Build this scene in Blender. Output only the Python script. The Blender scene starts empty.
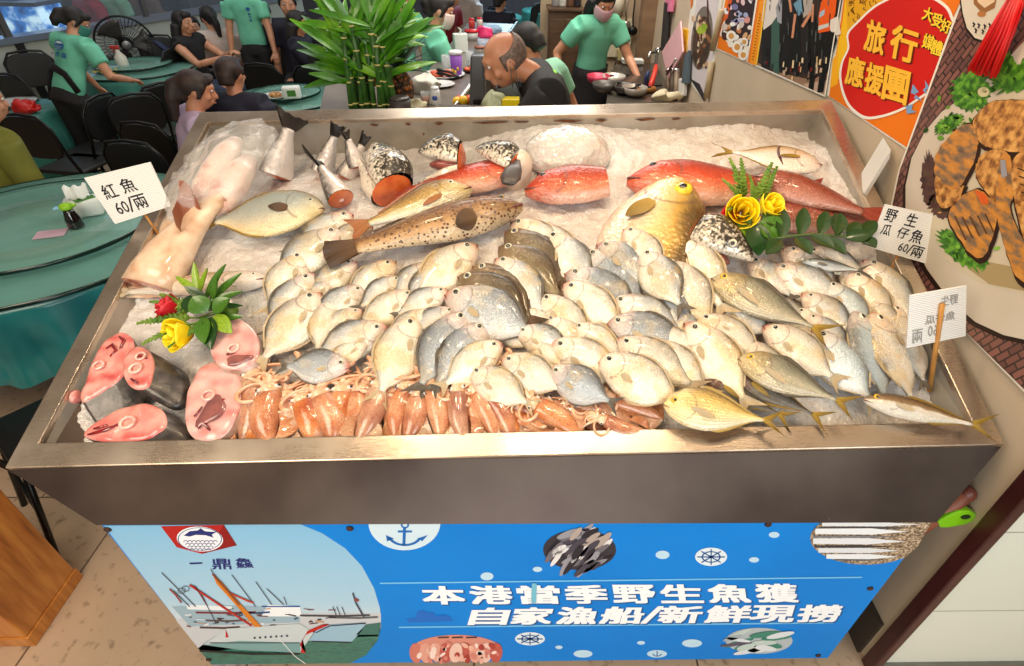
import bpy, bmesh, math, random
import numpy as np
from mathutils import Vector, Matrix
random.seed(7)
SC = bpy.context.scene
COL = SC.collection
PI = math.pi

# ---------------------------------------------------------------- camera maths
S = 1.3
HCAM = 1.65 * S
F_PX, PPX, PPY = 539.7, 540.93, 312.89
YAW, PITCH, ROLL = math.radians(1.85), 0.6268, 0.0251
_h = Vector((math.sin(YAW), math.cos(YAW), 0))
_fw = _h * math.cos(PITCH) + Vector((0, 0, -math.sin(PITCH)))
_up = _h * math.sin(PITCH) + Vector((0, 0, math.cos(PITCH)))
_r = Vector((math.cos(YAW), -math.sin(YAW), 0))
CAM_R = _r * math.cos(ROLL) + _up * math.sin(ROLL)
CAM_U = -_r * math.sin(ROLL) + _up * math.cos(ROLL)
CAM_F = _fw
CAM_P = Vector((0, 0, HCAM))


def ray(px, py):
    return CAM_R * (px - PPX) + CAM_U * (PPY - py) + CAM_F * F_PX


def onz(px, py, z=0.0):
    d = ray(px, py); t = (z - HCAM) / d.z
    return CAM_P + d * t


def ony(px, py, y):
    d = ray(px, py)
    return CAM_P + d * (y / d.y)


def onx(px, py, x):
    d = ray(px, py)
    return CAM_P + d * (x / d.x)


def onplane(px, py, p0, n):
    d = ray(px, py)
    return CAM_P + d * ((Vector(p0) - CAM_P).dot(n) / d.dot(n))


def make_camera():
    cd = bpy.data.cameras.new('camera'); co = bpy.data.objects.new('camera', cd)
    COL.objects.link(co)
    cd.sensor_fit = 'HORIZONTAL'; cd.sensor_width = 36.0
    cd.lens = F_PX / 1024 * 36.0
    cd.shift_x = -(PPX - 512) / 1024
    cd.shift_y = (PPY - 333) / 1024
    cd.clip_start = 0.02; cd.clip_end = 100
    m = Matrix((CAM_R, CAM_U, -CAM_F)).transposed().to_4x4()
    m.translation = CAM_P
    co.matrix_world = m
    SC.camera = co


# ---------------------------------------------------------------- object helpers
def tag(o, label=None, cat=None, group=None, kind=None):
    if label: o['label'] = label
    if cat: o['category'] = cat
    if group: o['group'] = group
    if kind: o['kind'] = kind
    return o


def thing(name, label, cat, loc=(0, 0, 0), group=None, rz=0.0, m=None):
    o = bpy.data.objects.new(name, None)
    o.empty_display_size = 0.05
    COL.objects.link(o)
    if m is not None: o.matrix_world = m
    else:
        o.location = loc; o.rotation_euler = (0, 0, rz)
    return tag(o, label, cat, group)


def kids(o):
    return [c for c in KIDS.get(o.name, [])]


KIDS = {}


def setparent(o, p):
    o.parent = p
    KIDS.setdefault(p.name, []).append(o)


def copy_tree(o, parent=None):
    c = o.copy(); COL.objects.link(c)
    if parent is not None: setparent(c, parent)
    for ch in kids(o): copy_tree(ch, c)
    return c


class MB:
    """collects geometry for ONE mesh object"""
    def __init__(s):
        s.v = []; s.f = []; s.m = []; s.uv = {}; s.mi = 0; s.mats = []

    def use(s, mat):
        if mat not in s.mats: s.mats.append(mat)
        s.mi = s.mats.index(mat); return s

    def add(s, verts, faces, uvs=None):
        b = len(s.v)
        s.v.extend([tuple(p) for p in verts])
        for f in faces:
            s.f.append([b + i for i in f]); s.m.append(s.mi)
        if uvs is not None:
            for i, u in enumerate(uvs): s.uv[b + i] = u
        return s

    def box(s, c, d, R=None, taper=None):
        c = Vector(c); x, y, z = d[0] / 2, d[1] / 2, d[2] / 2
        P = []
        for k in (-1, 1):
            t = taper if (taper and k > 0) else 1
            for (i, j) in ((-1, -1), (1, -1), (1, 1), (-1, 1)):
                p = Vector((i * x * t, j * y * t, k * z))
                if R is not None: p = R @ p
                P.append(c + p)
        s.add(P, [(0, 3, 2, 1), (4, 5, 6, 7), (0, 1, 5, 4), (1, 2, 6, 5), (2, 3, 7, 6), (3, 0, 4, 7)])
        return s

    def hexa(s, P):
        """8 corners: 4 bottom ccw, 4 top"""
        s.add(P, [(0, 3, 2, 1), (4, 5, 6, 7), (0, 1, 5, 4), (1, 2, 6, 5), (2, 3, 7, 6), (3, 0, 4, 7)])
        return s

    def tube(s, path, rad, seg=10, cap=True, flat=None, up=None):
        path = [Vector(p) for p in path]
        n = len(path)
        if not hasattr(rad, '__len__'): rad = [rad] * n
        prev = None; V = []; Fc = []
        for i, p in enumerate(path):
            t = (path[min(i + 1, n - 1)] - path[max(i - 1, 0)])
            if t.length < 1e-9: t = Vector((0, 0, 1))
            t.normalize()
            if prev is None:
                a = Vector(up) if up is not None else (Vector((0, 0, 1)) if abs(t.z) < .9 else Vector((1, 0, 0)))
                nrm = (a - t * a.dot(t)).normalized()
            else:
                nrm = prev - t * prev.dot(t)
                if nrm.length < 1e-6: nrm = t.orthogonal()
                nrm.normalize()
            prev = nrm; b = t.cross(nrm)
            for k in range(seg):
                a = 2 * PI * k / seg
                fx = flat if flat else 1.0
                V.append(p + (nrm * math.cos(a) * fx + b * math.sin(a)) * rad[i])
        for i in range(n - 1):
            for k in range(seg):
                k2 = (k + 1) % seg
                Fc.append((i * seg + k, i * seg + k2, (i + 1) * seg + k2, (i + 1) * seg + k))
        if cap:
            Fc.append(tuple(reversed(range(seg)))); Fc.append(tuple((n - 1) * seg + k for k in range(seg)))
        s.add(V, Fc); return s

    def lathe(s, prof, c=(0, 0, 0), seg=28, R=None, cap=True):
        c = Vector(c); V = []; Fc = []
        n = len(prof)
        for (r, z) in prof:
            for k in range(seg):
                a = 2 * PI * k / seg
                p = Vector((max(r, 1e-4) * math.cos(a), max(r, 1e-4) * math.sin(a), z))
                if R is not None: p = R @ p
                V.append(c + p)
        for i in range(n - 1):
            for k in range(seg):
                k2 = (k + 1) % seg
                Fc.append((i * seg + k, i * seg + k2, (i + 1) * seg + k2, (i + 1) * seg + k))
        if cap:
            Fc.append(tuple(reversed(range(seg)))); Fc.append(tuple((n - 1) * seg + k for k in range(seg)))
        s.add(V, Fc); return s

    def ball(s, c, r, seg=16, rings=10, R=None):
        if not hasattr(r, '__len__'): r = (r, r, r)
        c = Vector(c); V = []; Fc = []
        for i in range(rings + 1):
            th = PI * i / rings
            for k in range(seg):
                a = 2 * PI * k / seg
                p = Vector((r[0] * max(math.sin(th), 1e-3) * math.cos(a), r[1] * max(math.sin(th), 1e-3) * math.sin(a), r[2] * math.cos(th)))
                if R is not None: p = R @ p
                V.append(c + p)
        for i in range(rings):
            for k in range(seg):
                k2 = (k + 1) % seg
                Fc.append((i * seg + k, (i + 1) * seg + k, (i + 1) * seg + k2, i * seg + k2))
        s.add(V, Fc); return s

    def slab(s, pts, thick, nrm):
        """closed outline pts (3D, planar) extruded by thick along nrm"""
        n = len(pts); nrm = Vector(nrm)
        A = [Vector(p) for p in pts]; B = [p + nrm * thick for p in A]
        Fc = [tuple(reversed(range(n))), tuple(range(n, 2 * n))]
        for i in range(n):
            j = (i + 1) % n
            Fc.append((i, j, n + j, n + i))
        s.add(A + B, Fc); return s

    def build(s, name, mat=None, parent=None, smooth=True, world=False, bevel=0, subsurf=0, auto=None, solid=0):
        me = bpy.data.meshes.new(name)
        V = s.v
        if world and parent is not None:
            l = parent.location
            V = [(p[0] - l[0], p[1] - l[1], p[2] - l[2]) for p in V]
        me.from_pydata(V, [], s.f)
        if mat is not None and not s.mats: me.materials.append(mat)
        for mm in s.mats: me.materials.append(mm)
        if s.mats and len(s.mats) > 1:
            me.polygons.foreach_set('material_index', s.m)
        if s.uv:
            ul = me.uv_layers.new(name='UVMap')
            for lp in me.loops:
                ul.data[lp.index].uv = s.uv.get(lp.vertex_index, (0, 0))
        bm = bmesh.new(); bm.from_mesh(me)
        if not s.uv and not getattr(s, 'nonorm', False):
            bmesh.ops.recalc_face_normals(bm, faces=bm.faces)
        bm.to_mesh(me); bm.free()
        if smooth:
            me.polygons.foreach_set('use_smooth', [True] * len(me.polygons))
            if auto is not None:
                try: me.set_sharp_from_angle(angle=auto)
                except Exception: pass
        me.update()
        o = bpy.data.objects.new(name, me); COL.objects.link(o)
        if parent is not None: setparent(o, parent)
        if solid:
            md = o.modifiers.new('s', 'SOLIDIFY'); md.thickness = solid; md.offset = 0
        if bevel:
            md = o.modifiers.new('b', 'BEVEL'); md.width = bevel; md.segments = 2; md.limit_method = 'ANGLE'; md.angle_limit = .6
        if subsurf:
            md = o.modifiers.new('ss', 'SUBSURF'); md.levels = subsurf; md.render_levels = subsurf
        return o


# ---------------------------------------------------------------- materials
def lin(c):
    def f(x):
        x = x / 255.0
        return x / 12.92 if x <= .04045 else ((x + .055) / 1.055) ** 2.4
    return (f(c[0]), f(c[1]), f(c[2]), 1.0)


_MC = {}


class NT:
    def __init__(s, name):
        s.mat = bpy.data.materials.new(name); s.mat.use_nodes = True
        s.t = s.mat.node_tree; s.n = s.t.nodes; s.l = s.t.links
        s.b = s.n['Principled BSDF']

    def node(s, ty, **kw):
        n = s.n.new(ty)
        for k, v in kw.items():
            if k in n.inputs: n.inputs[k].default_value = v
            else: setattr(n, k, v)
        return n

    def link(s, a, b): s.l.new(a, b); return s

    def val(s, name, v): s.b.inputs[name].default_value = v; return s

    def math(s, op, a, b=None, c=None, clamp=False):
        n = s.n.new('ShaderNodeMath'); n.operation = op; n.use_clamp = clamp
        for i, x in enumerate((a, b, c)):
            if x is None: continue
            if isinstance(x, (int, float)): n.inputs[i].default_value = x
            else: s.l.new(x, n.inputs[i])
        return n.outputs[0]

    def ramp(s, fac, stops, interp='LINEAR'):
        n = s.n.new('ShaderNodeValToRGB'); cr = n.color_ramp; cr.interpolation = interp
        while len(cr.elements) < len(stops): cr.elements.new(.5)
        for e, (p, c) in zip(cr.elements, stops):
            e.position = p; e.color = c if len(c) == 4 else (*c, 1)
        s.l.new(fac, n.inputs[0]); return n.outputs[0]

    def mix(s, fac, a, b, mode='MIX'):
        n = s.n.new('ShaderNodeMix'); n.data_type = 'RGBA'; n.blend_type = mode
        for i, x in ((0, fac), (6, a), (7, b)):
            if isinstance(x, (int, float, tuple)): n.inputs[i].default_value = x
            else: s.l.new(x, n.inputs[i])
        return n.outputs[2]

    def coords(s, which='Object', scale=(1, 1, 1)):
        tc = s.n.new('ShaderNodeTexCoord'); mp = s.n.new('ShaderNodeMapping')
        mp.inputs['Scale'].default_value = scale
        s.l.new(tc.outputs[which], mp.inputs[0]); return mp.outputs[0]

    def noise(s, vec, scale=5, detail=3, rough=.5):
        n = s.n.new('ShaderNodeTexNoise'); n.inputs['Scale'].default_value = scale
        n.inputs['Detail'].default_value = detail; n.inputs['Roughness'].default_value = rough
        if vec is not None: s.l.new(vec, n.inputs['Vector'])
        return n.outputs['Fac']

    def voro(s, vec, scale=5, feature='F1', out='Distance'):
        n = s.n.new('ShaderNodeTexVoronoi'); n.feature = feature; n.inputs['Scale'].default_value = scale
        if vec is not None: s.l.new(vec, n.inputs['Vector'])
        return n.outputs[out]

    def bump(s, hgt, strength=.3, dist=.01):
        n = s.n.new('ShaderNodeBump'); n.inputs['Strength'].default_value = strength; n.inputs['Distance'].default_value = dist
        s.l.new(hgt, n.inputs['Height']); s.l.new(n.outputs[0], s.b.inputs['Normal']); return s

    def base(s, x):
        if isinstance(x, tuple): s.b.inputs['Base Color'].default_value = x
        else: s.l.new(x, s.b.inputs['Base Color'])
        return s


def mat(name, c, rough=.5, metal=0.0, spec=None, var=.0, vscale=8, bump=0, bscale=40, bdist=.004, coat=0, sss=0, alpha=None, trans=0, emit=0, c2=None, ior=None, which='Object'):
    """plain procedural material: base colour with a noise variation and a noise bump"""
    if name in _MC: return _MC[name]
    t = NT(name)
    col = lin(c)
    if var or c2:
        f = t.noise(t.coords(which), vscale, 4)
        a = col; b = lin(c2) if c2 else tuple(max(0, x * (1 - var)) for x in col[:3]) + (1,)
        t.base(t.ramp(f, [(.3, a), (.7, b)]))
    else: t.base(col)
    t.val('Roughness', rough).val('Metallic', metal)
    if spec is not None: t.val('Specular IOR Level', spec)
    if coat: t.val('Coat Weight', coat).val('Coat Roughness', .08)
    if sss:
        t.val('Subsurface Weight', sss); t.val('Subsurface Radius', (.02, .01, .006))
        t.val('Subsurface Scale', .5)
    if trans: t.val('Transmission Weight', trans)
    if ior: t.val('IOR', ior)
    if alpha is not None: t.val('Alpha', alpha)
    if emit:
        t.b.inputs['Emission Color'].default_value = col; t.val('Emission Strength', emit)
    if bump: t.bump(t.noise(t.coords(which), bscale, 3), bump, bdist)
    _MC[name] = t.mat
    return t.mat


def flatmat(c, rough=.5):
    k = 'print_%02x%02x%02x' % tuple(int(x) for x in c)
    return mat(k, c, rough, spec=.22)


# ---------------------------------------------------------------- text and flat prints
_TC = {}


def text_geo(body, bold=0.0):
    k = (body, bold)
    if k in _TC: return _TC[k]
    cu = bpy.data.curves.new('t', 'FONT'); cu.body = body; cu.offset = bold; cu.size = 1.0
    cu.resolution_u = 2
    o = bpy.data.objects.new('t', cu); COL.objects.link(o)
    dg = bpy.context.evaluated_depsgraph_get(); dg.update()
    me = bpy.data.meshes.new_from_object(o.evaluated_get(dg))
    V = [tuple(v.co) for v in me.vertices]; Fc = [tuple(p.vertices) for p in me.polygons]
    bpy.data.objects.remove(o); bpy.data.curves.remove(cu); bpy.data.meshes.remove(me)
    _TC[k] = (V, Fc); return _TC[k]


class Flat(MB):
    """a printed picture: flat shapes on one real plane, each colour a thin layer of ink.
    pf(x, y) -> point on the plane, nrm -> outward normal"""
    def __init__(s, pf, nrm, step=.0008):
        super().__init__(); s.pf = pf; s.nrm = Vector(nrm); s.step = step; s.nonorm = False

    def pt(s, p, layer): return s.pf(p[0], p[1]) + s.nrm * (s.step * layer)

    def poly(s, pts, c, layer=1):
        s.use(flatmat(c) if isinstance(c, (tuple, list)) else c)
        P = [s.pt(p, layer) for p in pts]
        s.add(P, [tuple(range(len(P)))]); return s

    def ell(s, cx, cy, rx, ry, c, layer=1, rot=0, n=28, a0=0, a1=360):
        pts = []
        full = (a1 - a0) >= 360
        k = n if full else n + 1
        for i in range(k):
            a = math.radians(a0 + (a1 - a0) * i / n)
            x = rx * math.cos(a); y = ry * math.sin(a)
            r = math.radians(rot)
            pts.append((cx + x * math.cos(r) - y * math.sin(r), cy + x * math.sin(r) + y * math.cos(r)))
        return s.poly(pts, c, layer)

    def ring(s, cx, cy, rx, ry, w, c, layer=1, n=28, a0=0, a1=360):
        s.use(flatmat(c) if isinstance(c, (tuple, list)) else c)
        P = []; Fc = []
        for i in range(n + 1):
            a = math.radians(a0 + (a1 - a0) * i / n)
            for q in (0, 1):
                P.append(s.pt((cx + (rx - q * w) * math.cos(a), cy + (ry - q * w * ry / rx) * math.sin(a)), layer))
        for i in range(n): Fc.append((2 * i, 2 * i + 2, 2 * i + 3, 2 * i + 1))
        s.add(P, Fc); return s

    def line(s, pts, w, c, layer=1):
        s.use(flatmat(c) if isinstance(c, (tuple, list)) else c)
        for (a, b) in zip(pts[:-1], pts[1:]):
            dx, dy = b[0] - a[0], b[1] - a[1]; L = math.hypot(dx, dy) or 1
            nx, ny = -dy / L * w / 2, dx / L * w / 2
            P = [s.pt(q, layer) for q in ((a[0] + nx, a[1] + ny), (b[0] + nx, b[1] + ny), (b[0] - nx, b[1] - ny), (a[0] - nx, a[1] - ny))]
            s.add(P, [(0, 1, 2, 3)])
        return s

    def text(s, body, quad, c, layer=2, bold=0.0, fit=True):
        """quad: bottom-left, bottom-right, top-right, top-left in plane coordinates; the em boxes of the line fill it"""
        s.use(flatmat(c) if isinstance(c, (tuple, list)) else c)
        V, Fc = text_geo(body)
        if not V: return s
        V0 = V
        sh = [(0, 0)] if not bold else [(bold * a, bold * .8 * b) for a in (-1, 0, 1) for b in (-1, 1)]
        x0 = min(v[0] for v in V0); x1 = max(v[0] for v in V0); y0 = min(v[1] for v in V0); y1 = max(v[1] for v in V0)
        for k, (dx, dy) in enumerate(sh):
            P = []
            for v in V:
                a = (v[0] - x0) / (x1 - x0) + dx; b = (v[1] - y0) / (y1 - y0 or 1) + dy
                q = [0, 0]
                for i in (0, 1):
                    q[i] = (1 - b) * ((1 - a) * quad[0][i] + a * quad[1][i]) + b * ((1 - a) * quad[3][i] + a * quad[2][i])
                P.append(s.pt(q, layer + k * .12))
            s.add(P, Fc)
        return s

    def build(s, name, parent=None, world=True, **kw):
        kw.setdefault('smooth', False)
        return super().build(name, None, parent, world=world, **kw)


def tex_mat(name, stops, scale=8, detail=5, rough=.5, bump=0, bdist=.01, kind='noise', which='Object', sc3=(1, 1, 1), metal=0, coat=0, sss=0):
    """noise driven colour ramp material"""
    if name in _MC: return _MC[name]
    t = NT(name); v = t.coords(which, sc3)
    f = t.noise(v, scale, detail) if kind == 'noise' else t.voro(v, scale)
    t.base(t.ramp(f, [(p, lin(c)) for p, c in stops])); t.val('Roughness', rough).val('Metallic', metal)
    if coat: t.val('Coat Weight', coat)
    if sss: t.val('Subsurface Weight', sss); t.val('Subsurface Scale', .3); t.val('Subsurface Radius', (.02, .01, .006))
    if bump: t.bump(f, bump, bdist)
    _MC[name] = t.mat; return t.mat


def smoothstep(a, b, x):
    t = min(1, max(0, (x - a) / (b - a))); return t * t * (3 - 2 * t)


def interp(pts, x):
    """smooth curve through (x, y) points (monotone cubic)"""
    xs = [p[0] for p in pts]; ys = [p[1] for p in pts]
    if x <= xs[0]: return ys[0]
    if x >= xs[-1]: return ys[-1]
    i = max(k for k in range(len(xs) - 1) if xs[k] <= x)
    d = [(ys[k + 1] - ys[k]) / (xs[k + 1] - xs[k]) for k in range(len(xs) - 1)]

    def slope(k):
        if k == 0: return d[0]
        if k == len(xs) - 1: return d[-1]
        if d[k - 1] * d[k] <= 0: return 0
        return 2 * d[k - 1] * d[k] / (d[k - 1] + d[k])
    h = xs[i + 1] - xs[i]; t = (x - xs[i]) / h; m0, m1 = slope(i) * h, slope(i + 1) * h
    return (2 * t**3 - 3 * t**2 + 1) * ys[i] + (t**3 - 2 * t**2 + t) * m0 + (-2 * t**3 + 3 * t**2) * ys[i + 1] + (t**3 - t**2) * m1


def smooth_pts(P, k=5):
    n = len(P); out = []
    for i in range(n):
        p0, p1, p2, p3 = P[i - 1], P[i], P[(i + 1) % n], P[(i + 2) % n]
        for j in range(k):
            q = j / k
            out.append(tuple(.5 * (2 * p1[c] + (p2[c] - p0[c]) * q + (2 * p0[c] - 5 * p1[c] + 4 * p2[c] - p3[c]) * q * q + (3 * p1[c] - p0[c] - 3 * p2[c] + p3[c]) * q ** 3) for c in (0, 1)))
    return out
# ---------------------------------------------------------------- light, world, camera
make_camera()
SC.view_settings.view_transform = 'Standard'
SC.view_settings.look = 'None'
SC.view_settings.exposure = 0.0
SC.view_settings.gamma = 1.0
SC.view_settings.use_curve_mapping = False
SC.cycles.max_bounces = 6
SC.cycles.transparent_max_bounces = 12
SC.cycles.sample_clamp_indirect = 6
SC.cycles.caustics_reflective = False
SC.cycles.caustics_refractive = False
w = bpy.data.worlds.new('world'); SC.world = w; w.use_nodes = True
w.node_tree.nodes['Background'].inputs[0].default_value = (1.0, 0.84, 0.68, 1)
w.node_tree.nodes['Background'].inputs[1].default_value = 0.19


def lamp(name, ty, loc, energy, color, size=.1, target=None, spot=None, blend=.5, size_y=None):
    ld = bpy.data.lights.new(name, ty); ld.energy = energy; ld.color = color
    if ty == 'AREA':
        ld.size = size
        if size_y: ld.shape = 'RECTANGLE'; ld.size_y = size_y
    else: ld.shadow_soft_size = size
    if ty == 'SPOT': ld.spot_size = spot; ld.spot_blend = blend
    o = bpy.data.objects.new(name, ld); COL.objects.link(o); o.location = loc
    if target is not None:
        o.rotation_euler = (Vector(target) - Vector(loc)).to_track_quat('-Z', 'Y').to_euler()
    return o


WARM = (1.0, .74, .45)
for i, (x, y, e) in enumerate(((-.75, 1.25, 29), (-.02, .98, 31), (.42, 1.28, 31), (1.02, 1.35, 21))):
    lamp('display_spotlight', 'SPOT', (x, y - .1, 2.95), e, WARM, .07, (x * .95, y + .05, 1.2), math.radians(86), .8)
lamp('ceiling_panel_light', 'AREA', (0, 1.6, 3.3), 12, (1, .85, .66), 2.4, (0, 1.6, 0), size_y=1.6)
lamp('poster_spotlight', 'SPOT', (-.1, 1.6, 3.0), 42, WARM, .12, (1.3, 2.0, 1.6), math.radians(95), .9)  # added fill that carries warm light onto the poster wall
lamp('hall_light', 'AREA', (-3.2, 6.2, 3.4), 44, (.92, .97, 1.0), 3.0, (-3.2, 6.2, 0), size_y=3)
lamp('kitchen_light', 'AREA', (1.1, 5.2, 3.2), 70, (1, .93, .8), 1.6, (.9, 5.0, 0))
lamp('counter_light', 'AREA', (-.3, 3.9, 3.2), 46, (1, .95, .88), 1.4, (-.3, 3.7, 0))
lamp('entrance_light', 'AREA', (-1.8, -.4, 3.0), 62, (1, .84, .64), 1.5, (-1.5, .6, 0))
lamp('front_daylight', 'AREA', (-.2, -2.4, 1.5), 60, (.92, .98, 1), 2.2, (0, .8, .5), size_y=1.4)  # added fill from behind the camera, brightens the printed panel
lamp('street_light', 'AREA', (2.2, -2.2, 3.0), 62, (.95, 1, .97), 1.6, (1.6, .8, .4))

# ---------------------------------------------------------------- the tray's own frame
TO = Vector((-.0352 * S, .6706 * S, .8272 * S)); TR_, TI_ = .0346, .354
UX = Vector((math.cos(TR_), 0, math.sin(TR_))); UY = Vector((0, math.cos(TI_), math.sin(TI_)))
UN = UX.cross(UY).normalized(); UYo = UN.cross(UX).normalized()
TW, TL, LF, LS = 1.9 * S, 1.0778 * S, .0484 * S, .0412 * S


def T(u, v, h=0.0): return TO + UX * u + UY * v + UN * h


_A = np.linalg.inv(np.array([[UX.x, UY.x, UN.x], [UX.y, UY.y, UN.y], [UX.z, UY.z, UN.z]]))


def tray(px, py, h=0.0):
    P = onplane(px, py, T(0, 0, h), UN)
    q = _A @ np.array(P - TO)
    return float(q[0]), float(q[1])


# stainless steel: brushed, stained, a few rust marks
t = NT('brushed_steel')
v = t.coords('Object', (1, 1, 1)); v2 = t.coords('Object', (3, 140, 140))
n1 = t.noise(v, 6, 5); n2 = t.noise(v2, 4, 3)
t.base(t.ramp(n1, [(.25, lin((186, 166, 146))), (.7, lin((216, 202, 186)))]))
t.val('Metallic', .92)
t.link(t.math('ADD', t.math('MULTIPLY', n1, .2), t.math('MULTIPLY_ADD', n2, .1, .14)), t.b.inputs['Roughness'])
t.bump(n2, .05, .002)
STEEL = t.mat
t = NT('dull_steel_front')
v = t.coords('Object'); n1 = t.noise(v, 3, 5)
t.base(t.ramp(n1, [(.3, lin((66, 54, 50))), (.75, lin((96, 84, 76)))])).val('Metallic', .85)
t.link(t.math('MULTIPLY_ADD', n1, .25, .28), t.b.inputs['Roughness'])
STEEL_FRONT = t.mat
t = NT('inner_steel')
v = t.coords('Object'); n1 = t.noise(v, 7, 6); n3 = t.noise(v, 26, 4)
c0 = t.ramp(n1, [(.25, lin((150, 140, 126))), (.7, lin((196, 190, 180)))])
t.base(t.mix(t.ramp(n3, [(.70, (0, 0, 0, 1)), (.76, (.8, .8, .8, 1))]), c0, lin((120, 62, 22)))).val('Metallic', .7).val('Roughness', .42)
STEEL_IN = t.mat
RUST = tex_mat('rust_stain', [(.3, (120, 66, 26)), (.7, (78, 42, 20))], 60, 3, .8)

stand = thing('fish_display_stand', 'stainless steel ice display stand with tilted open tray and blue printed front panel', 'display stand', (TO.x, TO.y + .5, 0))
hw = TW / 2
# rim: a flat folded lip
m = MB()
outer = [(-hw, 0), (hw, 0), (hw, TL), (-hw, TL)]
inner = [(-hw + LS, LF), (hw - LS, LF), (hw - LS, TL - LF), (-hw + LS, TL - LF)]
ring = []
V = []
for (h, ps) in ((-.016, outer), (0, outer), (0, inner), (-.02, inner)):
    V += [T(p[0], p[1], h) for p in ps]
Fc = []
for k in range(3):
    for i in range(4):
        j = (i + 1) % 4
        Fc.append((k * 4 + i, k * 4 + j, (k + 1) * 4 + j, (k + 1) * 4 + i))
m.add(V, Fc)
m.build('rim', STEEL, stand, smooth=False, world=True, bevel=.003)
# basin: four inner walls and the floor under the ice
m = MB()
e = .004
V = [T(*p, -.018) for p in inner]
low = [(-hw + LS + .05, LF + .02), (hw - LS - .05, LF + .02), (hw - LS - .05, TL - LF - .01), (-hw + LS + .05, TL - LF - .01)]
V += [T(*p, -.11 if p[1] < .5 else -.2) for p in low]
m.add(V, [(0, 1, 5, 4), (1, 2, 6, 5), (2, 3, 7, 6), (3, 0, 4, 7), (4, 5, 6, 7)])
m.build('basin', STEEL_IN, stand, smooth=False, world=True)
# skirt: the sheet that folds down under the rim and runs in to the base
YB, ZT, ZB, WB = .6052 * S, .7191 * S, .092 * S, 1.5997 * S
BX = -.001
m = MB()
tp = [T(-hw, 0, -.014), T(hw, 0, -.014), T(hw, TL, -.014), T(-hw, TL, -.014)]
bt = [Vector((BX - WB / 2 - .006, YB - .006, ZT - .003)), Vector((BX + WB / 2 + .006, YB - .006, ZT - .006)), Vector((BX + WB / 2, 2.3, ZT + .3)), Vector((BX - WB / 2, 2.3, ZT + .3))]
n = 24
for (a, b) in ((0, 1), (1, 2), (2, 3), (3, 0)):
    V = []
    for i in range(n + 1):
        for k in range(n // 4 + 1):
            q = k / (n // 4)
            V.append(tp[a].lerp(tp[b], i / n).lerp(bt[a].lerp(bt[b], i / n), q))
    r = n // 4 + 1
    m.add(V, [(i * r + k, (i + 1) * r + k, (i + 1) * r + k + 1, i * r + k + 1) for i in range(n) for k in range(r - 1)])
m.build('skirt', STEEL_FRONT, stand, smooth=True, world=True, auto=.5)
m = MB()
m.hexa([(BX - WB / 2 + .02, YB + .03, .1), (BX + WB / 2 - .02, YB + .03, .1), (BX + WB / 2 - .02, 1.98, .1), (BX - WB / 2 + .02, 1.98, .1),
        (BX - WB / 2 + .02, YB + .03, ZT + .01), (BX + WB / 2 - .02, YB + .03, ZT + .01), (BX + WB / 2 - .02, 1.98, ZT + .22), (BX - WB / 2 + .02, 1.98, ZT + .22)])
m.build('base_cabinet', mat('dark_steel', (92, 82, 74), .5, .6, var=.3), stand, smooth=False, world=True)
for sx in (-1, 1):
    for y in (YB + .12, 1.86):
        m = MB(); m.tube([(BX + sx * (WB / 2 - .12), y, 0), (BX + sx * (WB / 2 - .12), y, .11)], .03, 12)
        m.build('foot', mat('dark_steel', (92, 82, 74)), stand, world=True)
# rust marks along the back lip and a weld line
for (u0, ln) in ((-.98, .05), (-.55, .03), (-.42, .02), (-.30, .03), (-.1, .12), (.02, .05), (.2, .1), (.33, .04), (.5, .07), (.62, .03), (-1.12, .03)):
    m = MB(); P = []
    for k in range(14):
        a = 2 * PI * k / 14
        P.append(T(u0 + ln * .5 * math.cos(a) * (1 + .3 * math.sin(3 * a)), TL - LF - .0035, -.026 + .0045 * math.sin(a) * (1 + .4 * math.cos(2 * a + u0 * 9))))
    m.slab(P, .0015, -UY)
    m.build('rust_mark', RUST, stand, smooth=False, world=True)

# ---------------------------------------------------------------- the printed front panel
panel = MB()
NB = Vector((0, -1, 0))
panel.box((BX, YB + .006, (ZT + ZB) / 2), (WB, .012, ZT - ZB - .002))
BLUE = tex_mat('panel_blue', [(.3, (0, 132, 222)), (.7, (0, 122, 210))], 2, 3, .5)
BLUE.node_tree.nodes['Principled BSDF'].inputs['Specular IOR Level'].default_value = .15
pan = panel.build('printed_panel', BLUE, stand, smooth=False, world=True)
pan_loc = stand.location


def PB(px, py):
    return onplane(px, py, (0, YB, 0), NB)


_F0 = Flat


def PFlat(pf, n): return _F0(pf, n, .0003)


def sub(fl, name):
    l = stand.location
    o = MB.build(fl, name, None, pan, smooth=False)
    for vv in o.data.vertices: vv.co -= l
    return o


f = PFlat(PB, NB)
# harbour photograph: sky in a rounded area at the left end, boats, water
SKYM = NT('harbour_sky')
tc = SKYM.coords('Object'); sp = SKYM.node('ShaderNodeSeparateXYZ'); SKYM.link(tc, sp.inputs[0])
SKYM.base(SKYM.ramp(SKYM.math('ADD', SKYM.math('MULTIPLY', sp.outputs[2], 1.0), SKYM.math('MULTIPLY', SKYM.noise(tc, 3, 4), .08)), [(.40, lin((222, 222, 224))), (.58, lin((168, 205, 226))), (.95, lin((126, 186, 222)))])).val('Roughness', .4)
SKYM = SKYM.mat
edge = [(300, 524), (322, 533), (345, 548), (362, 566), (374, 588), (380, 608), (381, 622), (378, 640), (366, 655), (350, 663.2)]
f.poly([(104, 525.5), (300, 524)] + edge[1:] + [(211, 664)], SKYM, 1)
SEA = tex_mat('harbour_sea', [(.3, (22, 72, 66)), (.55, (40, 120, 104)), (.75, (18, 52, 56))], 30, 4, .4, sc3=(1, 1, 4))
f.poly([(198, 648), (215, 636), (381, 627), (378, 640), (366, 655), (350, 663.2), (211, 664)], SEA, 2)
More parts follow.
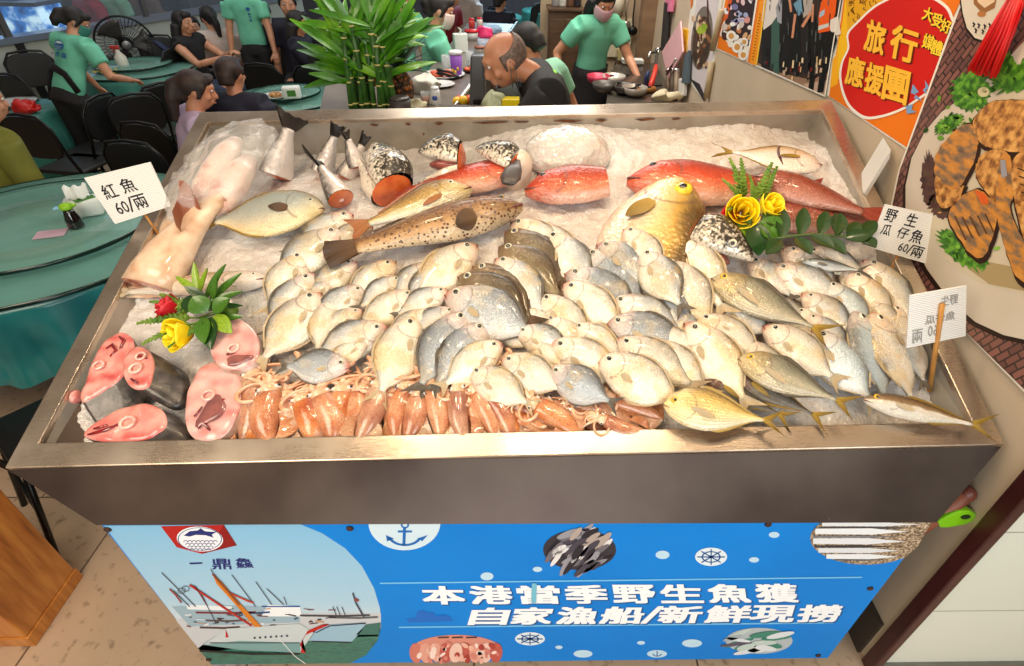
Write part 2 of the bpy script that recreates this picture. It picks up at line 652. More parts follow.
f.poly([(176, 620), (196, 612), (381, 613), (381, 628), (378, 636), (330, 638), (206, 652), (200, 650)], (196, 200, 204), 2)
# distant boats and rigging
f.poly([(172, 606), (236, 605), (300, 608), (300, 622), (190, 626)], (150, 176, 190), 3)
f.poly([(186, 604), (232, 606), (232, 610), (188, 609)], (228, 234, 238), 4)
f.poly([(268, 604), (300, 606), (302, 616), (262, 616)], (236, 240, 242), 4)
f.line([(262, 606), (300, 606)], 1.2, (40, 80, 150), 5)
for (x, y, w2, c) in ((196, 612, 60, (120, 40, 40)), (206, 620, 40, (88, 70, 66)), (240, 612, 30, (40, 70, 130)), (200, 627, 40, (70, 52, 50)), (300, 615, 70, (66, 66, 72)), (330, 617, 48, (90, 92, 96))):
    f.line([(x, y), (x + w2 * .6, y + .6), (x + w2, y - .4)], 1.8, c, 5)
random.seed(3)
for k in range(46):
    x = random.uniform(182, 330); y = random.uniform(608, 626)
    f.line([(x, y), (x + random.uniform(2, 9), y + random.uniform(-1.5, 1.5))], random.uniform(.6, 1.8), random.choice([(60, 44, 44), (220, 224, 226), (130, 60, 50), (70, 84, 104), (196, 150, 120), (40, 40, 48)]), 6)
# hulls
f.poly([(226, 628), (300, 623), (314, 632), (300, 652), (240, 648), (204, 644)], (196, 206, 208), 7)
f.poly([(204, 644), (240, 640), (301, 642), (300, 652), (240, 649)], (120, 160, 160), 8)
f.poly([(300, 644), (306, 634), (330, 623.5), (322, 624), (308, 630), (303, 638), (301, 652), (306, 652)], (190, 26, 22), 9)
f.poly([(226, 628), (229, 636), (226, 637)], (190, 30, 26), 9)
f.poly([(309, 640), (316, 630), (330, 624), (366, 622), (362, 630), (352, 641)], (150, 186, 206), 7)
f.line([(316, 632), (330, 625), (366, 622.4)], 1.0, (28, 30, 60), 9)
f.line([(312, 640.5), (352, 641.5)], 1.2, (30, 34, 44), 9)
f.poly([(356, 634), (366, 624), (381, 622), (379, 634)], (60, 110, 100), 7)
f.line([(200, 650), (250, 653), (300, 653)], 2, (24, 30, 34), 9)
f.line([(210, 642), (300, 642)], .9, (40, 60, 70), 9)
for k in range(7): f.ell(255 + k * 5.4, 637 - k * .35, 1.3, 1.1, (50, 60, 74), 9, n=8)
f.line([(278, 636), (295, 655), (306, 663)], .8, (226, 226, 226), 10)
# masts and cranes
f.poly([(213, 573), (222, 581), (240, 602), (262, 626), (255, 626), (236, 604), (217, 583)], (206, 122, 34), 9)
f.line([(213, 573), (230, 592), (240, 604)], 2.0, (136, 66, 28), 10)
f.line([(190, 584), (214, 600), (252, 625)], 2.0, (176, 44, 36), 9)
f.line([(190, 584), (196, 586), (207, 604)], 1.0, (120, 30, 30), 9)
f.line([(230, 592), (248, 600), (254, 602)], 1.8, (186, 66, 50), 9)
for (a, b) in (((162, 572), (196, 606)), ((211, 568), (216, 578)), ((232, 574), (256, 606)), ((256, 581), (272, 604)), ((267, 588), (284, 604)), ((200, 590), (216, 622)), ((174, 590), (190, 606)), ((284, 596), (287, 604)), ((333, 606), (337, 616)), ((337, 606), (341, 616)), ((342, 606), (346, 616))):
    f.line([a, b], .8, (70, 74, 84), 8)
f.line([(353, 592), (356, 602), (364, 616)], 1.6, (70, 66, 80), 9)
f.line([(355, 598), (359, 600)], 2.2, (150, 60, 60), 10)
f.line([(170, 588), (176, 594), (182, 602)], 1.6, (150, 70, 66), 9)
for (cx, cy) in ((186, 588), (182, 590)): f.ring(cx, cy, 4, 3, .8, (80, 84, 100), 9, n=14)
sub(f, 'harbour_print')
# the house crest: red tab, white roundel with a leaping fish over waves
f = PFlat(PB, NB)
f.poly([(161, 526), (224, 524.6), (237, 545), (202, 553.5), (177, 547)], (176, 28, 28), 3)
f.poly([(224, 524.6), (237, 545), (202, 553.5), (214, 540)], (136, 16, 20), 4)
f.ell(200.2, 538.5, 23.2, 12.4, (236, 238, 242), 5, rot=4)
f.ring(200.2, 538.5, 22.2, 11.7, .9, (40, 52, 120), 6)
f.poly([(184, 535), (190, 530.6), (200, 529.6), (208, 531), (217, 531.2), (212, 534), (214, 537), (206, 534.6), (196, 534.2), (190, 536)], (30, 44, 112), 6)
f.poly([(198, 530), (201, 527.6), (205, 530.6)], (30, 44, 112), 6)
for r in range(4):
    for k in range(8 - r):
        f.ring(186 + k * 4.2 + r * 2.0, 541.5 + r * 2.7, 2.3, 2.0, .7, (44, 56, 124), 6, n=8, a0=180, a1=360)
sub(f, 'crest_print')
# brand characters under the crest
f = PFlat(PB, NB)
f.text('一', [(190.5, 564), (202, 563.4), (202, 562), (190, 562.4)], (30, 36, 110), 3, .05)
f.text('鼎', [(213, 569), (231.5, 569), (230, 558.5), (211.5, 558.5)], (30, 36, 110), 3, .02)
f.text('鱻', [(237, 568), (254, 567.5), (250.5, 557.5), (234.5, 558)], (30, 36, 110), 3, .012)
# slogan: two lines, white with a blue edge
DB = (10, 84, 150)


def slogan(f, chars, quads):
    for ch, q in zip(chars, quads):
        f.text(ch, [(q[0] + 1.3, q[3] + 1.2), (q[1] + 1.3, q[3] + 1.2 - .2), (q[2] + 1.3, q[4] + 1), (q[5] + 1.3, q[4] + 1)], DB, 3, .05)
        f.text(ch, [(q[0], q[3]), (q[1], q[3] - .2), (q[2], q[4]), (q[5], q[4])], (248, 250, 252), 5, .042)


L1 = '本港當季野生魚獲'
q1 = []
for i, c in enumerate(L1):
    x0 = 422 + i * 47.6; x1 = x0 + 40
    q1.append((x0 + 3, x1 + 2.5, x1, 603.5 - i * .28, 586 - i * .33, x0))
slogan(f, L1, q1)
L2 = '自家漁船/新鮮現撈'
xs = [(471, 507), (513, 551), (558, 596), (602, 642), (643, 660), (660, 700), (707, 749), (752, 793), (799, 839)]
slogan(f, L2, [(a - 2, b - 2, b + 3, 624 - i * .35, 607.5 - i * .35, a + 3) for i, (a, b) in enumerate(xs)])
for (a, b) in (((380, 583), (862, 577)), ((399, 627), (833, 622.5))): f.line([a, b], 1.3, (120, 196, 236), 3)
sub(f, 'lettering')
# roundels with anchor and wheels, bubbles
f = PFlat(PB, NB)
LB = (206, 226, 236); NV = (16, 104, 182)
pts = [(404.5 + 36 * math.cos(a), 522.5 + 27.5 * math.sin(a)) for a in [PI * k / 20 for k in range(21)]]
f.poly(pts, LB, 3)
f.ring(405, 524.5, 4.2, 3.4, 1.8, NV, 5); f.line([(404.6, 527), (404, 545)], 3, NV, 5); f.line([(398, 531), (412, 531)], 2, NV, 5)
f.ring(405, 535, 17, 10.5, 3.2, NV, 5, a0=15, a1=165)
f.poly([(387, 541), (386, 534.5), (394, 538)], NV, 5); f.poly([(422, 541), (428, 534.5), (419, 537.5)], NV, 5)
sub(f, 'anchor_emblem')
for (cx, cy, rx, ry) in ((530, 638.5, 15, 6.6), (711, 556.5, 16, 9.2)):
    f = PFlat(PB, NB); f.ell(cx, cy, rx, ry, (222, 234, 240), 3)
    f.ring(cx, cy, rx * .6, ry * .62, 1.5, (24, 84, 150), 5, n=20); f.ell(cx, cy, 2, 1.4, (24, 84, 150), 5, n=10)
    for k in range(8):
        a = PI * k / 4
        f.line([(cx, cy), (cx + rx * .86 * math.cos(a), cy + ry * .86 * math.sin(a))], 1.1, (24, 84, 150), 5)
    sub(f, 'wheel_emblem')
for (cx, cy, rx, ry) in ((487, 576, 6.5, 4), (537.5, 569, 4.7, 2.6), (662.5, 554.5, 7, 4.2), (774, 534.5, 5.3, 3), (754, 559.5, 5, 2.7), (583, 653.5, 9.5, 3.8), (559, 647, 3.6, 1.8), (641, 642.5, 4, 1.9), (692, 643, 10, 4), (657, 653.5, 10, 3.8)):
    f = PFlat(PB, NB); f.ell(cx, cy, rx, ry, (188, 220, 238), 3); sub(f, 'bubble_print')
f = PFlat(PB, NB)
f.line([(657, 650.5), (657, 656)], 1, (24, 84, 150), 5); f.ring(657, 652.5, 5, 3.6, 1, (24, 84, 150), 5, a0=15, a1=165, n=12)
sub(f, 'anchor_emblem'); f = PFlat(PB, NB)
f.poly([(406, 618), (415, 618), (418, 611), (424, 609.5), (427, 612), (434, 612), (436, 616), (443, 614), (450, 616), (453, 621), (420, 622), (409, 622)], (20, 104, 196), 3)
sub(f, 'boat_emblem')
# photographs in ovals
f = PFlat(PB, NB)
random.seed(12)


def oval(cx, cy, rx, ry, bgc, shapes, rot=0):
    f.ell(cx, cy, rx, ry, bgc, 3, rot=rot)
    for (x, y, a, b, r, c, l) in shapes:
        # keep inside the oval
        if ((x - cx) / (rx - a * .55))**2 + ((y - cy) / (ry - b * .6))**2 < 1: f.ell(x, y, a, b, c, l, rot=r, n=14)


sh = []
for k in range(70):
    sh.append((random.uniform(545, 615), random.uniform(531, 568), random.uniform(8, 14), random.uniform(2, 3.8), random.uniform(-60, -20), random.choice([(70, 66, 78), (150, 148, 156), (228, 222, 222), (110, 104, 112), (40, 38, 46), (176, 160, 150)]), 4 + k % 8))
oval(579.6, 549.5, 36.6, 20.3, (52, 48, 56), sh); sub(f, 'dark_fish_photo_print'); f = PFlat(PB, NB)
sh = []
for k in range(9):
    sh.append((416 + k * 10, 652 + random.uniform(-1, 1), 6.5, 10, random.uniform(-10, 12), random.choice([(206, 120, 104), (226, 160, 140), (190, 88, 76), (236, 196, 180)]), 4 + k % 5))
for k in range(40):
    sh.append((random.uniform(412, 500), random.uniform(642, 660), random.uniform(2, 4), random.uniform(1.2, 3), random.uniform(0, 180), random.choice([(246, 218, 206), (170, 62, 54), (236, 180, 160), (214, 130, 116)]), 9 + k % 3))
pts = [(456.5 + 46 * math.cos(a), 650.5 + (16 if math.sin(a) < 0 else 11) * math.sin(a)) for a in [2 * PI * k / 32 for k in range(32)]]
f.poly(pts, (214, 140, 122), 3)
for (x, y, a, b, r, c, l) in sh:
    if ((x - 456.5) / (46 - a * .55))**2 + ((y - 650.5) / (13.5 - b * .62))**2 < 1: f.ell(x, y, a, b, c, l, rot=r, n=14)
for k in range(3): f.line([(438 + k * 14, 637.2), (449 + k * 14, 636.8)], 1.6, (60, 40, 44), 4)
sub(f, 'shrimp_photo_print'); f = PFlat(PB, NB)
sh = []
for k in range(26):
    sh.append((random.uniform(728, 790), random.uniform(630, 652), random.uniform(10, 17), random.uniform(1.6, 3.2), random.uniform(-24, 14), random.choice([(216, 222, 226), (160, 172, 180), (90, 80, 100), (190, 206, 200), (60, 130, 110), (236, 236, 236)]), 4 + k % 8))
oval(759, 640.5, 33.5, 13, (176, 186, 190), sh); sub(f, 'silver_fish_photo_print'); f = PFlat(PB, NB)
# the strip of silver scabbard fish running off the top corner
pts = [(932, 521), (917, 547), (905, 557)] + [(866 + 56 * math.cos(a), 538 + 26.4 * math.sin(a)) for a in [math.radians(d) for d in range(50, 231, 12)]] + [(826, 521.5)]
SAND = tex_mat('sandy_print', [(.35, (60, 46, 36)), (.5, (150, 126, 100)), (.65, (214, 190, 160))], 160, 4, .5)
f.poly(pts, SAND, 3)
for k, (y, x0, x1, c, w2) in enumerate(((524, 822, 922, (226, 228, 230), 4), (527.5, 818, 916, (70, 72, 78), 2.5), (531, 815, 908, (236, 238, 240), 6), (536, 813, 900, (120, 122, 128), 2), (541, 813, 905, (228, 230, 234), 6), (546, 814, 896, (58, 60, 66), 2.2), (550, 818, 900, (222, 224, 228), 5), (556, 826, 898, (234, 236, 238), 5), (559.5, 834, 890, (90, 92, 98), 1.6))):
    f.poly([(x0, y - w2 * .5), (x0 + (x1 - x0) * .6, y - w2 * .55), (x1, y), (x0 + (x1 - x0) * .6, y + w2 * .5), (x0, y + w2 * .4)], c, 4 + k % 4)
sub(f, 'scabbard_fish_photo_print')
# fixing screws
for (x, y) in ((108, 529), (209, 659), (768, 524), (870, 588), (818, 655), (350, 528)):
    m = MB(); p = PB(x, y) - stand.location
    m.lathe([(.0095, 0), (.008, .004), (.003, .006), (.0, .006)], p, 12, Matrix.Rotation(PI / 2, 3, 'X'))
    m.build('fixing_screw', mat('rusty_screw', (70, 44, 34), .6, .5), pan)
m = MB(); m.poly = None
p = PB(534, 592) - stand.location
m.box(p + Vector((0, -.004, 0)), (.014, .002, .11)); m.build('tape_strip', mat('pale_tape', (110, 190, 214), .3), pan, smooth=False)

# ---------------------------------------------------------------- crushed ice
random.seed(5)


def ice_h(u, v):
    h = -.062
    h -= .085 * smoothstep(.95, 1.33, v) * smoothstep(.15, -.5, u) + .06 * smoothstep(1.15, 1.33, v) * smoothstep(.9, 1.15, u)
    h += .035 * math.exp(-((u - .2)**2 / .05 + (v - 1.22)**2 / .02))
    h += .03 * smoothstep(.0, .5, v) * smoothstep(1.1, .6, v) * smoothstep(1.1, .7, abs(u))
    h += .012 * smoothstep(-.95, -1.15, u)
    h += .012 * math.sin(u * 7 + v * 3) * math.sin(v * 9 - u * 2)
    h += .02 * smoothstep(.95, 1.1, u) * smoothstep(.5, .8, v)
    return h


from mathutils import noise as mnoise
m = MB(); nu, nv = 300, 176
u0, u1, v0, v1 = -hw + LS + .004, hw - LS - .004, LF + .004, TL - LF - .002
V = []; Fc = []
for j in range(nv + 1):
    for i in range(nu + 1):
        u = u0 + (u1 - u0) * i / nu; v = v0 + (v1 - v0) * j / nv
        P = Vector((u * 26, v * 26, 1.3))
        n = mnoise.noise(P) * .006 + mnoise.noise(P * 2.6) * .003 + (mnoise.cell(P * 2.3) - .5) * .0035
        V.append(T(u, v, ice_h(u, v) + n))
for j in range(nv):
    for i in range(nu):
        a = j * (nu + 1) + i
        Fc.append((a, a + 1, a + nu + 2, a + nu + 1))
m.add(V, Fc)
t = NT('crushed_ice')
v = t.coords('Object'); d1 = t.voro(v, 130); n1 = t.noise(v, 14, 4); n4 = t.noise(v, 5, 3)
t.base(t.mix(t.ramp(n4, [(.45, (0, 0, 0, 1)), (.75, (.3, .3, .3, 1))]), t.ramp(n1, [(.3, lin((204, 196, 192))), (.65, lin((226, 224, 222)))]), lin((214, 190, 170))))
t.val('Roughness', .22).val('Specular IOR Level', .6).val('Subsurface Weight', .35).val('Subsurface Scale', .35)
t.b.inputs['Subsurface Radius'].default_value = (.03, .028, .026)
t.bump(t.math('ADD', d1, t.math('MULTIPLY', t.noise(v, 60, 3), 1.2)), .5, .006)
ICE = t.mat
ice = m.build('crushed_ice', ICE)
tag(ice, 'bed of white crushed ice filling the steel display tray', 'ice', kind='stuff')
# ---------------------------------------------------------------- fish
def fish_mat(name, stops, head=None, head_at=(.2, .33), namp=.34, spots=None, rough=.26, metal=.25, scales=70, gill=(.315, .5, .17), speck=.15, var=.12, coat=.45, bump=.3, sss=.08, streak=0, blotch=None, snout=None):
    if name in _MC: return _MC[name]
    t = NT(name)
    uvn = t.node('ShaderNodeUVMap'); sp = t.node('ShaderNodeSeparateXYZ'); t.link(uvn.outputs[0], sp.inputs[0])
    U, Vv = sp.outputs[0], sp.outputs[1]
    oc = t.coords('Object')
    oi = t.node('ShaderNodeObjectInfo')
    off = t.node('ShaderNodeVectorMath'); off.operation = 'ADD'; t.link(oc, off.inputs[0])
    cmb = t.node('ShaderNodeCombineXYZ')
    for i in range(3): t.link(t.math('MULTIPLY', oi.outputs['Random'], 9.0 + i), cmb.inputs[i])
    t.link(cmb.outputs[0], off.inputs[1]); oc2 = off.outputs[0]
    n = t.noise(oc2, 6, 5, .6)
    vv = t.math('ADD', Vv, t.math('MULTIPLY_ADD', n, namp, -namp * .5))
    col = t.ramp(vv, [(p, lin(c)) for p, c in stops])
    if head:
        hf = t.ramp(U, [(head_at[0], (1, 1, 1, 1)), (head_at[1], (0, 0, 0, 1))])
        hf2 = t.math('MULTIPLY', hf, t.math('MULTIPLY_ADD', t.noise(oc2, 16, 3), 1.3, -.05, clamp=True))
        col = t.mix(hf2, col, lin(head))
        if snout: col = t.mix(t.ramp(U, [(.015, (.75, .75, .75, 1)), (.075, (0, 0, 0, 1))]), col, lin(snout))
    if spots:   # (colour, scale, size)
        d = t.voro(oc2, spots[1])
        col = t.mix(t.ramp(d, [(spots[2], (1, 1, 1, 1)), (spots[2] + .1, (0, 0, 0, 1))]), col, lin(spots[0]))
    if streak:  # fine lengthwise lines
        wv = t.node('ShaderNodeTexWave'); wv.bands_direction = 'Y'; wv.inputs['Scale'].default_value = streak; wv.inputs['Distortion'].default_value = 2.5
        t.link(uvn.outputs[0], wv.inputs['Vector'])
        col = t.mix(t.math('MULTIPLY', wv.outputs['Fac'], .35), col, lin((110, 84, 30)))
    if blotch:
        bn = t.noise(oc2, 3.2, 3)
        col = t.mix(t.math('MULTIPLY', t.ramp(bn, [(.5, (0, 0, 0, 1)), (.62, (1, 1, 1, 1))]), .5), col, lin(blotch))
    if speck:
        sn = t.noise(oc2, 46, 2)
        col = t.mix(t.math('MULTIPLY', t.ramp(sn, [(.5, (0, 0, 0, 1)), (.7, (1, 1, 1, 1))]), speck), col, lin((70, 60, 56)))
    if gill:
        gx, gy, gr = gill
        dx = t.math('SUBTRACT', U, gx - gr); dy = t.math('MULTIPLY', t.math('SUBTRACT', Vv, gy), .42)
        d = t.math('SQRT', t.math('ADD', t.math('MULTIPLY', dx, dx), t.math('MULTIPLY', dy, dy)))
        g = t.math('SUBTRACT', 1.0, t.math('MULTIPLY', t.math('ABSOLUTE', t.math('SUBTRACT', d, gr)), 70), clamp=True)
        g = t.math('MULTIPLY', g, t.math('GREATER_THAN', U, gx - gr * .55))
        col = t.mix(t.math('MULTIPLY', g, .55), col, lin((96, 66, 56)))
    hs = t.node('ShaderNodeHueSaturation'); t.link(col, hs.inputs['Color'])
    t.link(t.math('MULTIPLY_ADD', oi.outputs['Random'], var * 2, 1 - var), hs.inputs['Value'])
    t.base(hs.outputs[0]).val('Metallic', metal).val('Coat Weight', coat).val('Coat Roughness', .12)
    t.link(t.math('MULTIPLY_ADD', n, .2, rough - .1), t.b.inputs['Roughness'])
    if sss: t.val('Subsurface Weight', sss).val('Subsurface Scale', .06)
    mp = t.node('ShaderNodeMapping'); mp.inputs['Scale'].default_value = (1, .5, 1); t.link(uvn.outputs[0], mp.inputs[0])
    t.bump(t.math('ADD', t.voro(mp.outputs[0], scales), t.math('MULTIPLY', n, .5)), bump, .01)
    _MC[name] = t.mat
    return t.mat


def fin_mat(name, c, c2=None, rough=.35, rays=60):
    if name in _MC: return _MC[name]
    t = NT(name)
    oc = t.coords('UV'); wv = t.node('ShaderNodeTexWave'); wv.bands_direction = 'Y'; wv.inputs['Scale'].default_value = rays / 4.5; wv.inputs['Distortion'].default_value = .6
    t.link(oc, wv.inputs['Vector'])
    sp = t.node('ShaderNodeSeparateXYZ'); t.link(oc, sp.inputs[0])
    a = t.mix(t.math('MULTIPLY', wv.outputs['Fac'], .75), lin(c), lin(tuple(x * .5 for x in c)))
    if c2: a = t.mix(t.math('SMOOTH_MIN', sp.outputs[0], 1.0, .1), a, lin(c2))
    t.base(a).val('Roughness', rough)
    t.bump(wv.outputs['Fac'], .3, .01)
    _MC[name] = t.mat; return t.mat


EYE_DARK = mat('eye_black', (10, 10, 12), .05, coat=1)


def fan(m, root_a, root_b, tips, th=.012, z=0.0, n=6):
    """a fin: from the root line a-b out to the tip outline (2D points), thin but solid; uv.x runs root to tip, uv.y along the root"""
    k = len(tips); V = []; U = []
    for s in (1, -1):
        for j in range(n + 1):
            q = j / n
            for i in range(k):
                r = i / (k - 1)
                bx = root_a[0] + (root_b[0] - root_a[0]) * r; by = root_a[1] + (root_b[1] - root_a[1]) * r
                x = bx + (tips[i][0] - bx) * q; y = by + (tips[i][1] - by) * q
                V.append((x, y, z + s * th * (1 - .85 * q) * .5 + .012 * math.sin(q * 2 + i * 1.3) * q)); U.append((q, r))
    N = (n + 1) * k; Fc = []
    for j in range(n):
        for i in range(k - 1):
            a = j * k + i
            Fc.append((a, a + 1, a + k + 1, a + k)); Fc.append((N + a, N + a + k, N + a + k + 1, N + a + 1))
    m.add(V, Fc, U); return m


def fish_proto(name, sp, side=1):
    """unit-length fish, snout at x=0, dorsal +y; the visible flank is +z for side 1 and -z for side -1"""
    root = bpy.data.objects.new(name, None); COL.objects.link(root); root.empty_display_size = .02
    top, bot, th = sp['top'], sp['bot'], sp['th']
    nr, ns = sp.get('res', (34, 22))
    gx = sp.get('gill', .27); bend = sp.get('bend', 0); cut = sp.get('cut', None)

    def cen(x): return bend * math.sin(PI * x) if bend else 0.0

    def surf(x, y, s=side):
        t_, b_ = interp(top, x), interp(bot, x); hh = (t_ - b_) / 2; yy = (y - (t_ + b_) / 2) / max(hh, 1e-4)
        yy = max(-1, min(1, yy))
        return s * interp(th, x) * (1 - yy * yy) ** sp.get('pw', .62)

    m = MB(); V = []; U = []
    xe = cut if cut else 1.0
    for i in range(nr + 1):
        q = i / nr; x = xe * (q ** 1.25)
        t_, b_ = interp(top, x), interp(bot, x); mid = (t_ + b_) / 2; hh = (t_ - b_) / 2; tz = interp(th, x)
        for k in range(ns):
            a = 2 * PI * k / ns
            y = mid + hh * math.sin(a); c = math.cos(a)
            z = tz * math.copysign(abs(c) ** (2 * sp.get('pw', .62)), c)
            ge = gx - 1.1 * ((math.sin(a) + .1) * hh) ** 2 / max(.12, sp.get('gr', .16))
            z *= 1 + .10 * (1 - smoothstep(ge - .012, ge + .012, x)) * smoothstep(.02, .12, x)
            V.append((x, y + cen(x), z)); U.append((x, .5 + .5 * math.sin(a)))
    Fc = []
    for i in range(nr):
        for k in range(ns):
            k2 = (k + 1) % ns
            Fc.append((i * ns + k, (i + 1) * ns + k, (i + 1) * ns + k2, i * ns + k2))
    Fc.append(tuple(range(ns)))
    if not cut: Fc.append(tuple(nr * ns + k for k in reversed(range(ns))))
    m.add(V, Fc, U)
    body = m.build('body', sp['mat'], root)
    if cut:
        m = MB(); P = [V[nr * ns + k] for k in range(ns)]
        c = sum((Vector(p) for p in P), Vector()) / ns
        rim = [Vector(p) + Vector((.004, 0, 0)) for p in P]; inn = [c + (Vector(p) - c) * .55 + Vector((.012, 0, 0)) for p in P]
        m.add(P + rim + inn + [c + Vector((.006, 0, 0))], [(k, (k + 1) % ns, ns + (k + 1) % ns, ns + k) for k in range(ns)] + [(ns + k, ns + (k + 1) % ns, 2 * ns + (k + 1) % ns, 2 * ns + k) for k in range(ns)] + [(2 * ns + k, 2 * ns + (k + 1) % ns, 3 * ns) for k in range(ns)])
        m.build('cut_face', sp['flesh'], root)
    # eye, pupil
    ex, ey, er = sp['eye']
    m = MB(); z = surf(ex, ey) + side * er * .02; ez = er * .45
    m.lathe([(er * 1.0, -ez * .6), (er * 1.02, ez * .1), (er * .86, ez * .55), (er * .5, ez * .85), (0, ez)] if side > 0 else [(er * 1.0, ez * .6), (er * 1.02, -ez * .1), (er * .86, -ez * .55), (er * .5, -ez * .85), (0, -ez)], (ex, ey + cen(ex), z), 16)
    e = m.build('eye', sp.get('iris', IRIS_PALE), root)
    m = MB(); pr = er * sp.get('pup', .55)
    m.ball((ex, ey + cen(ex), z + side * ez * .62), (pr, pr, ez * .5), 14, 8)
    m.build('pupil', EYE_DARK, e)
    # mouth: a dark wedge along the jaw line on the visible side
    mx, my0, my1 = sp.get('mouth', (.07, .0, -.03))
    m = MB(); path = []; rad = []
    for i in range(7):
        q = i / 6; x = .002 + mx * q; y = my0 + (my1 - my0) * q
        path.append((x, y + cen(x), surf(x, y) + side * .0005)); rad.append(.0055 * (1.3 - q) * sp.get('mw', 1))
    m.tube(path, rad, 8); m.build('mouth', mat('mouth_dark', (104, 52, 44), .5), root)
    if 'slit' in sp:
        m = MB(); path = []; rad = []
        for i in range(13):
            q = i / 12; x = sp['slit'] - .05 * (2 * q - 1) ** 2; y = interp(bot, x) + (interp(top, x) - interp(bot, x)) * (.12 + .8 * q)
            path.append((x, y + cen(x), surf(x, y))); rad.append(.016 * math.sin(PI * (.06 + .9 * q)) ** .7)
        m.tube(path, rad, 8); m.build('gill_slit', mat('gill_dark', (70, 26, 24), .3), root)
    # fins
    fm = sp['fin']
    if 'tail' in sp:
        m = MB(); hb = (interp(top, 1) - interp(bot, 1)) / 2
        tl, fork, spread = sp['tail']; c0 = (interp(top, 1) + interp(bot, 1)) / 2
        tips = []
        for i in range(11):
            r = -1 + 2 * i / 10
            tips.append((1 + tl * (1 - fork * (1 - abs(r) ** 1.1)), c0 + spread * r))
        fan(m, (.985, c0 - hb), (.985, c0 + hb), tips, .016)
        m.build('tail_fin', sp.get('tailmat', fm), root)
    for nm, key, prof, sg in (('dorsal_fin', 'dorsal', top, 1), ('anal_fin', 'anal', bot, -1)):
        if key not in sp: continue
        x0, x1, h0, h1, sw = sp[key]; m = MB(); k = 14; V = []; tips = []
        Vn = []; Un = []
        for s_ in (1, -1):
            for j in (0, 1, 2):
                for i in range(k):
                    r = i / (k - 1); x = x0 + (x1 - x0) * r; y = interp(prof, x) - sg * .012 + cen(x)
                    hgt = (h0 + (h1 - h0) * r) * (min(1, r * 6) if r < .17 else 1) * (1 + .06 * (i % 2))
                    q = j / 2
                    Vn.append((x + sw * hgt * q, y + sg * hgt * q, s_ * .005 * (1 - .8 * q))); Un.append((q, r))
        N = 3 * k; Fn = []
        for j in range(2):
            for i in range(k - 1):
                a = j * k + i
                Fn.append((a, a + 1, a + k + 1, a + k)); Fn.append((N + a, N + a + k, N + a + k + 1, N + a + 1))
        m.add(Vn, Fn, Un); m.build(nm, fm, root)
    if 'pec' in sp:
        px, py, pl, pw_, pa = sp['pec']; m = MB(); a = math.radians(pa)
        V = []; U = []; Fn = []
        n1, n2 = 9, 7
        for s_ in (1, -1):
            for j in range(n1 + 1):
                q = j / n1; wd = pw_ * (math.sin(PI * min(1, q * .82 + .14)) ** .8)
                for i in range(n2):
                    r = -1 + 2 * i / (n2 - 1)
                    x = px + math.cos(a) * pl * q - math.sin(a) * wd * r * .5; y = py + math.sin(a) * pl * q + math.cos(a) * wd * r * .5
                    zz = surf(min(.97, x), y) + side * (.006 + .02 * q + s_ * .003 * (1 - .6 * q))
                    V.append((x, y + cen(x), zz)); U.append((q, i / (n2 - 1)))
        N = (n1 + 1) * n2
        for j in range(n1):
            for i in range(n2 - 1):
                b = j * n2 + i
                Fn.append((b, b + 1, b + n2 + 1, b + n2)); Fn.append((N + b, N + b + n2, N + b + n2 + 1, N + b + 1))
        m.add(V, Fn, U); m.build('pectoral_fin', sp.get('pecmat', fm), root)
    root['unit'] = 1
    return root


IRIS_PALE = tex_mat('iris_pale', [(.35, (196, 186, 160)), (.65, (226, 222, 206))], 30, 2, .12)
IRIS_GOLD = tex_mat('iris_gold', [(.35, (196, 150, 30)), (.65, (236, 200, 60))], 30, 2, .12)
IRIS_RED = tex_mat('iris_dark', [(.35, (60, 60, 80)), (.65, (120, 110, 120))], 30, 2, .1)

BF_STOPS = [(.0, (240, 230, 210)), (.35, (232, 222, 208)), (.6, (206, 204, 198)), (.82, (166, 170, 172)), (.97, (98, 96, 90)), (1, (66, 58, 46))]
OVAL = dict(top=[(0, .02), (.025, .07), (.09, .135), (.2, .2), (.35, .265), (.52, .285), (.7, .235), (.85, .12), (.95, .05), (1, .038)],
            bot=[(0, -.03), (.025, -.065), (.09, -.12), (.2, -.185), (.35, -.255), (.52, -.28), (.7, -.23), (.85, -.115), (.95, -.048), (1, -.038)],
            th=[(0, .012), (.06, .05), (.15, .082), (.3, .1), (.5, .092), (.75, .05), (.92, .024), (1, .016)])


def spec(base, deep=1.0, **kw):
    d = dict(base); d.update(kw)
    if deep != 1.0:
        for k in ('top', 'bot'): d[k] = [(x, y * (deep if .03 < x < .97 else 1)) for x, y in d[k]]
    return d


FIN_PALE = fin_mat('fin_pale', (206, 190, 160), (186, 160, 120))
FIN_GREY = fin_mat('fin_grey', (120, 112, 100), (80, 70, 58))
FIN_YEL = fin_mat('fin_yellow', (196, 156, 40), (120, 92, 20))
FIN_BROWN = fin_mat('fin_brown', (110, 74, 36), (60, 40, 22))
FIN_RED = fin_mat('fin_red', (170, 70, 50), (150, 60, 44))
M_CREAM = fish_mat('butterfish_cream_skin', [(.0, (246, 232, 210)), (.4, (238, 226, 206)), (.7, (220, 212, 198)), (.92, (176, 170, 158)), (1, (96, 82, 62))], (244, 216, 198), snout=(206, 104, 84), blotch=(214, 178, 112))
M_SILVER = fish_mat('butterfish_silver_skin', BF_STOPS, (242, 212, 196), snout=(206, 104, 84), blotch=(196, 170, 120))
M_BLUE = fish_mat('butterfish_blue_skin', [(.0, (206, 202, 196)), (.35, (176, 182, 186)), (.7, (146, 154, 162)), (.93, (110, 114, 118)), (1, (74, 66, 54))], (232, 204, 190), metal=.35, snout=(206, 104, 84), blotch=(190, 176, 150))
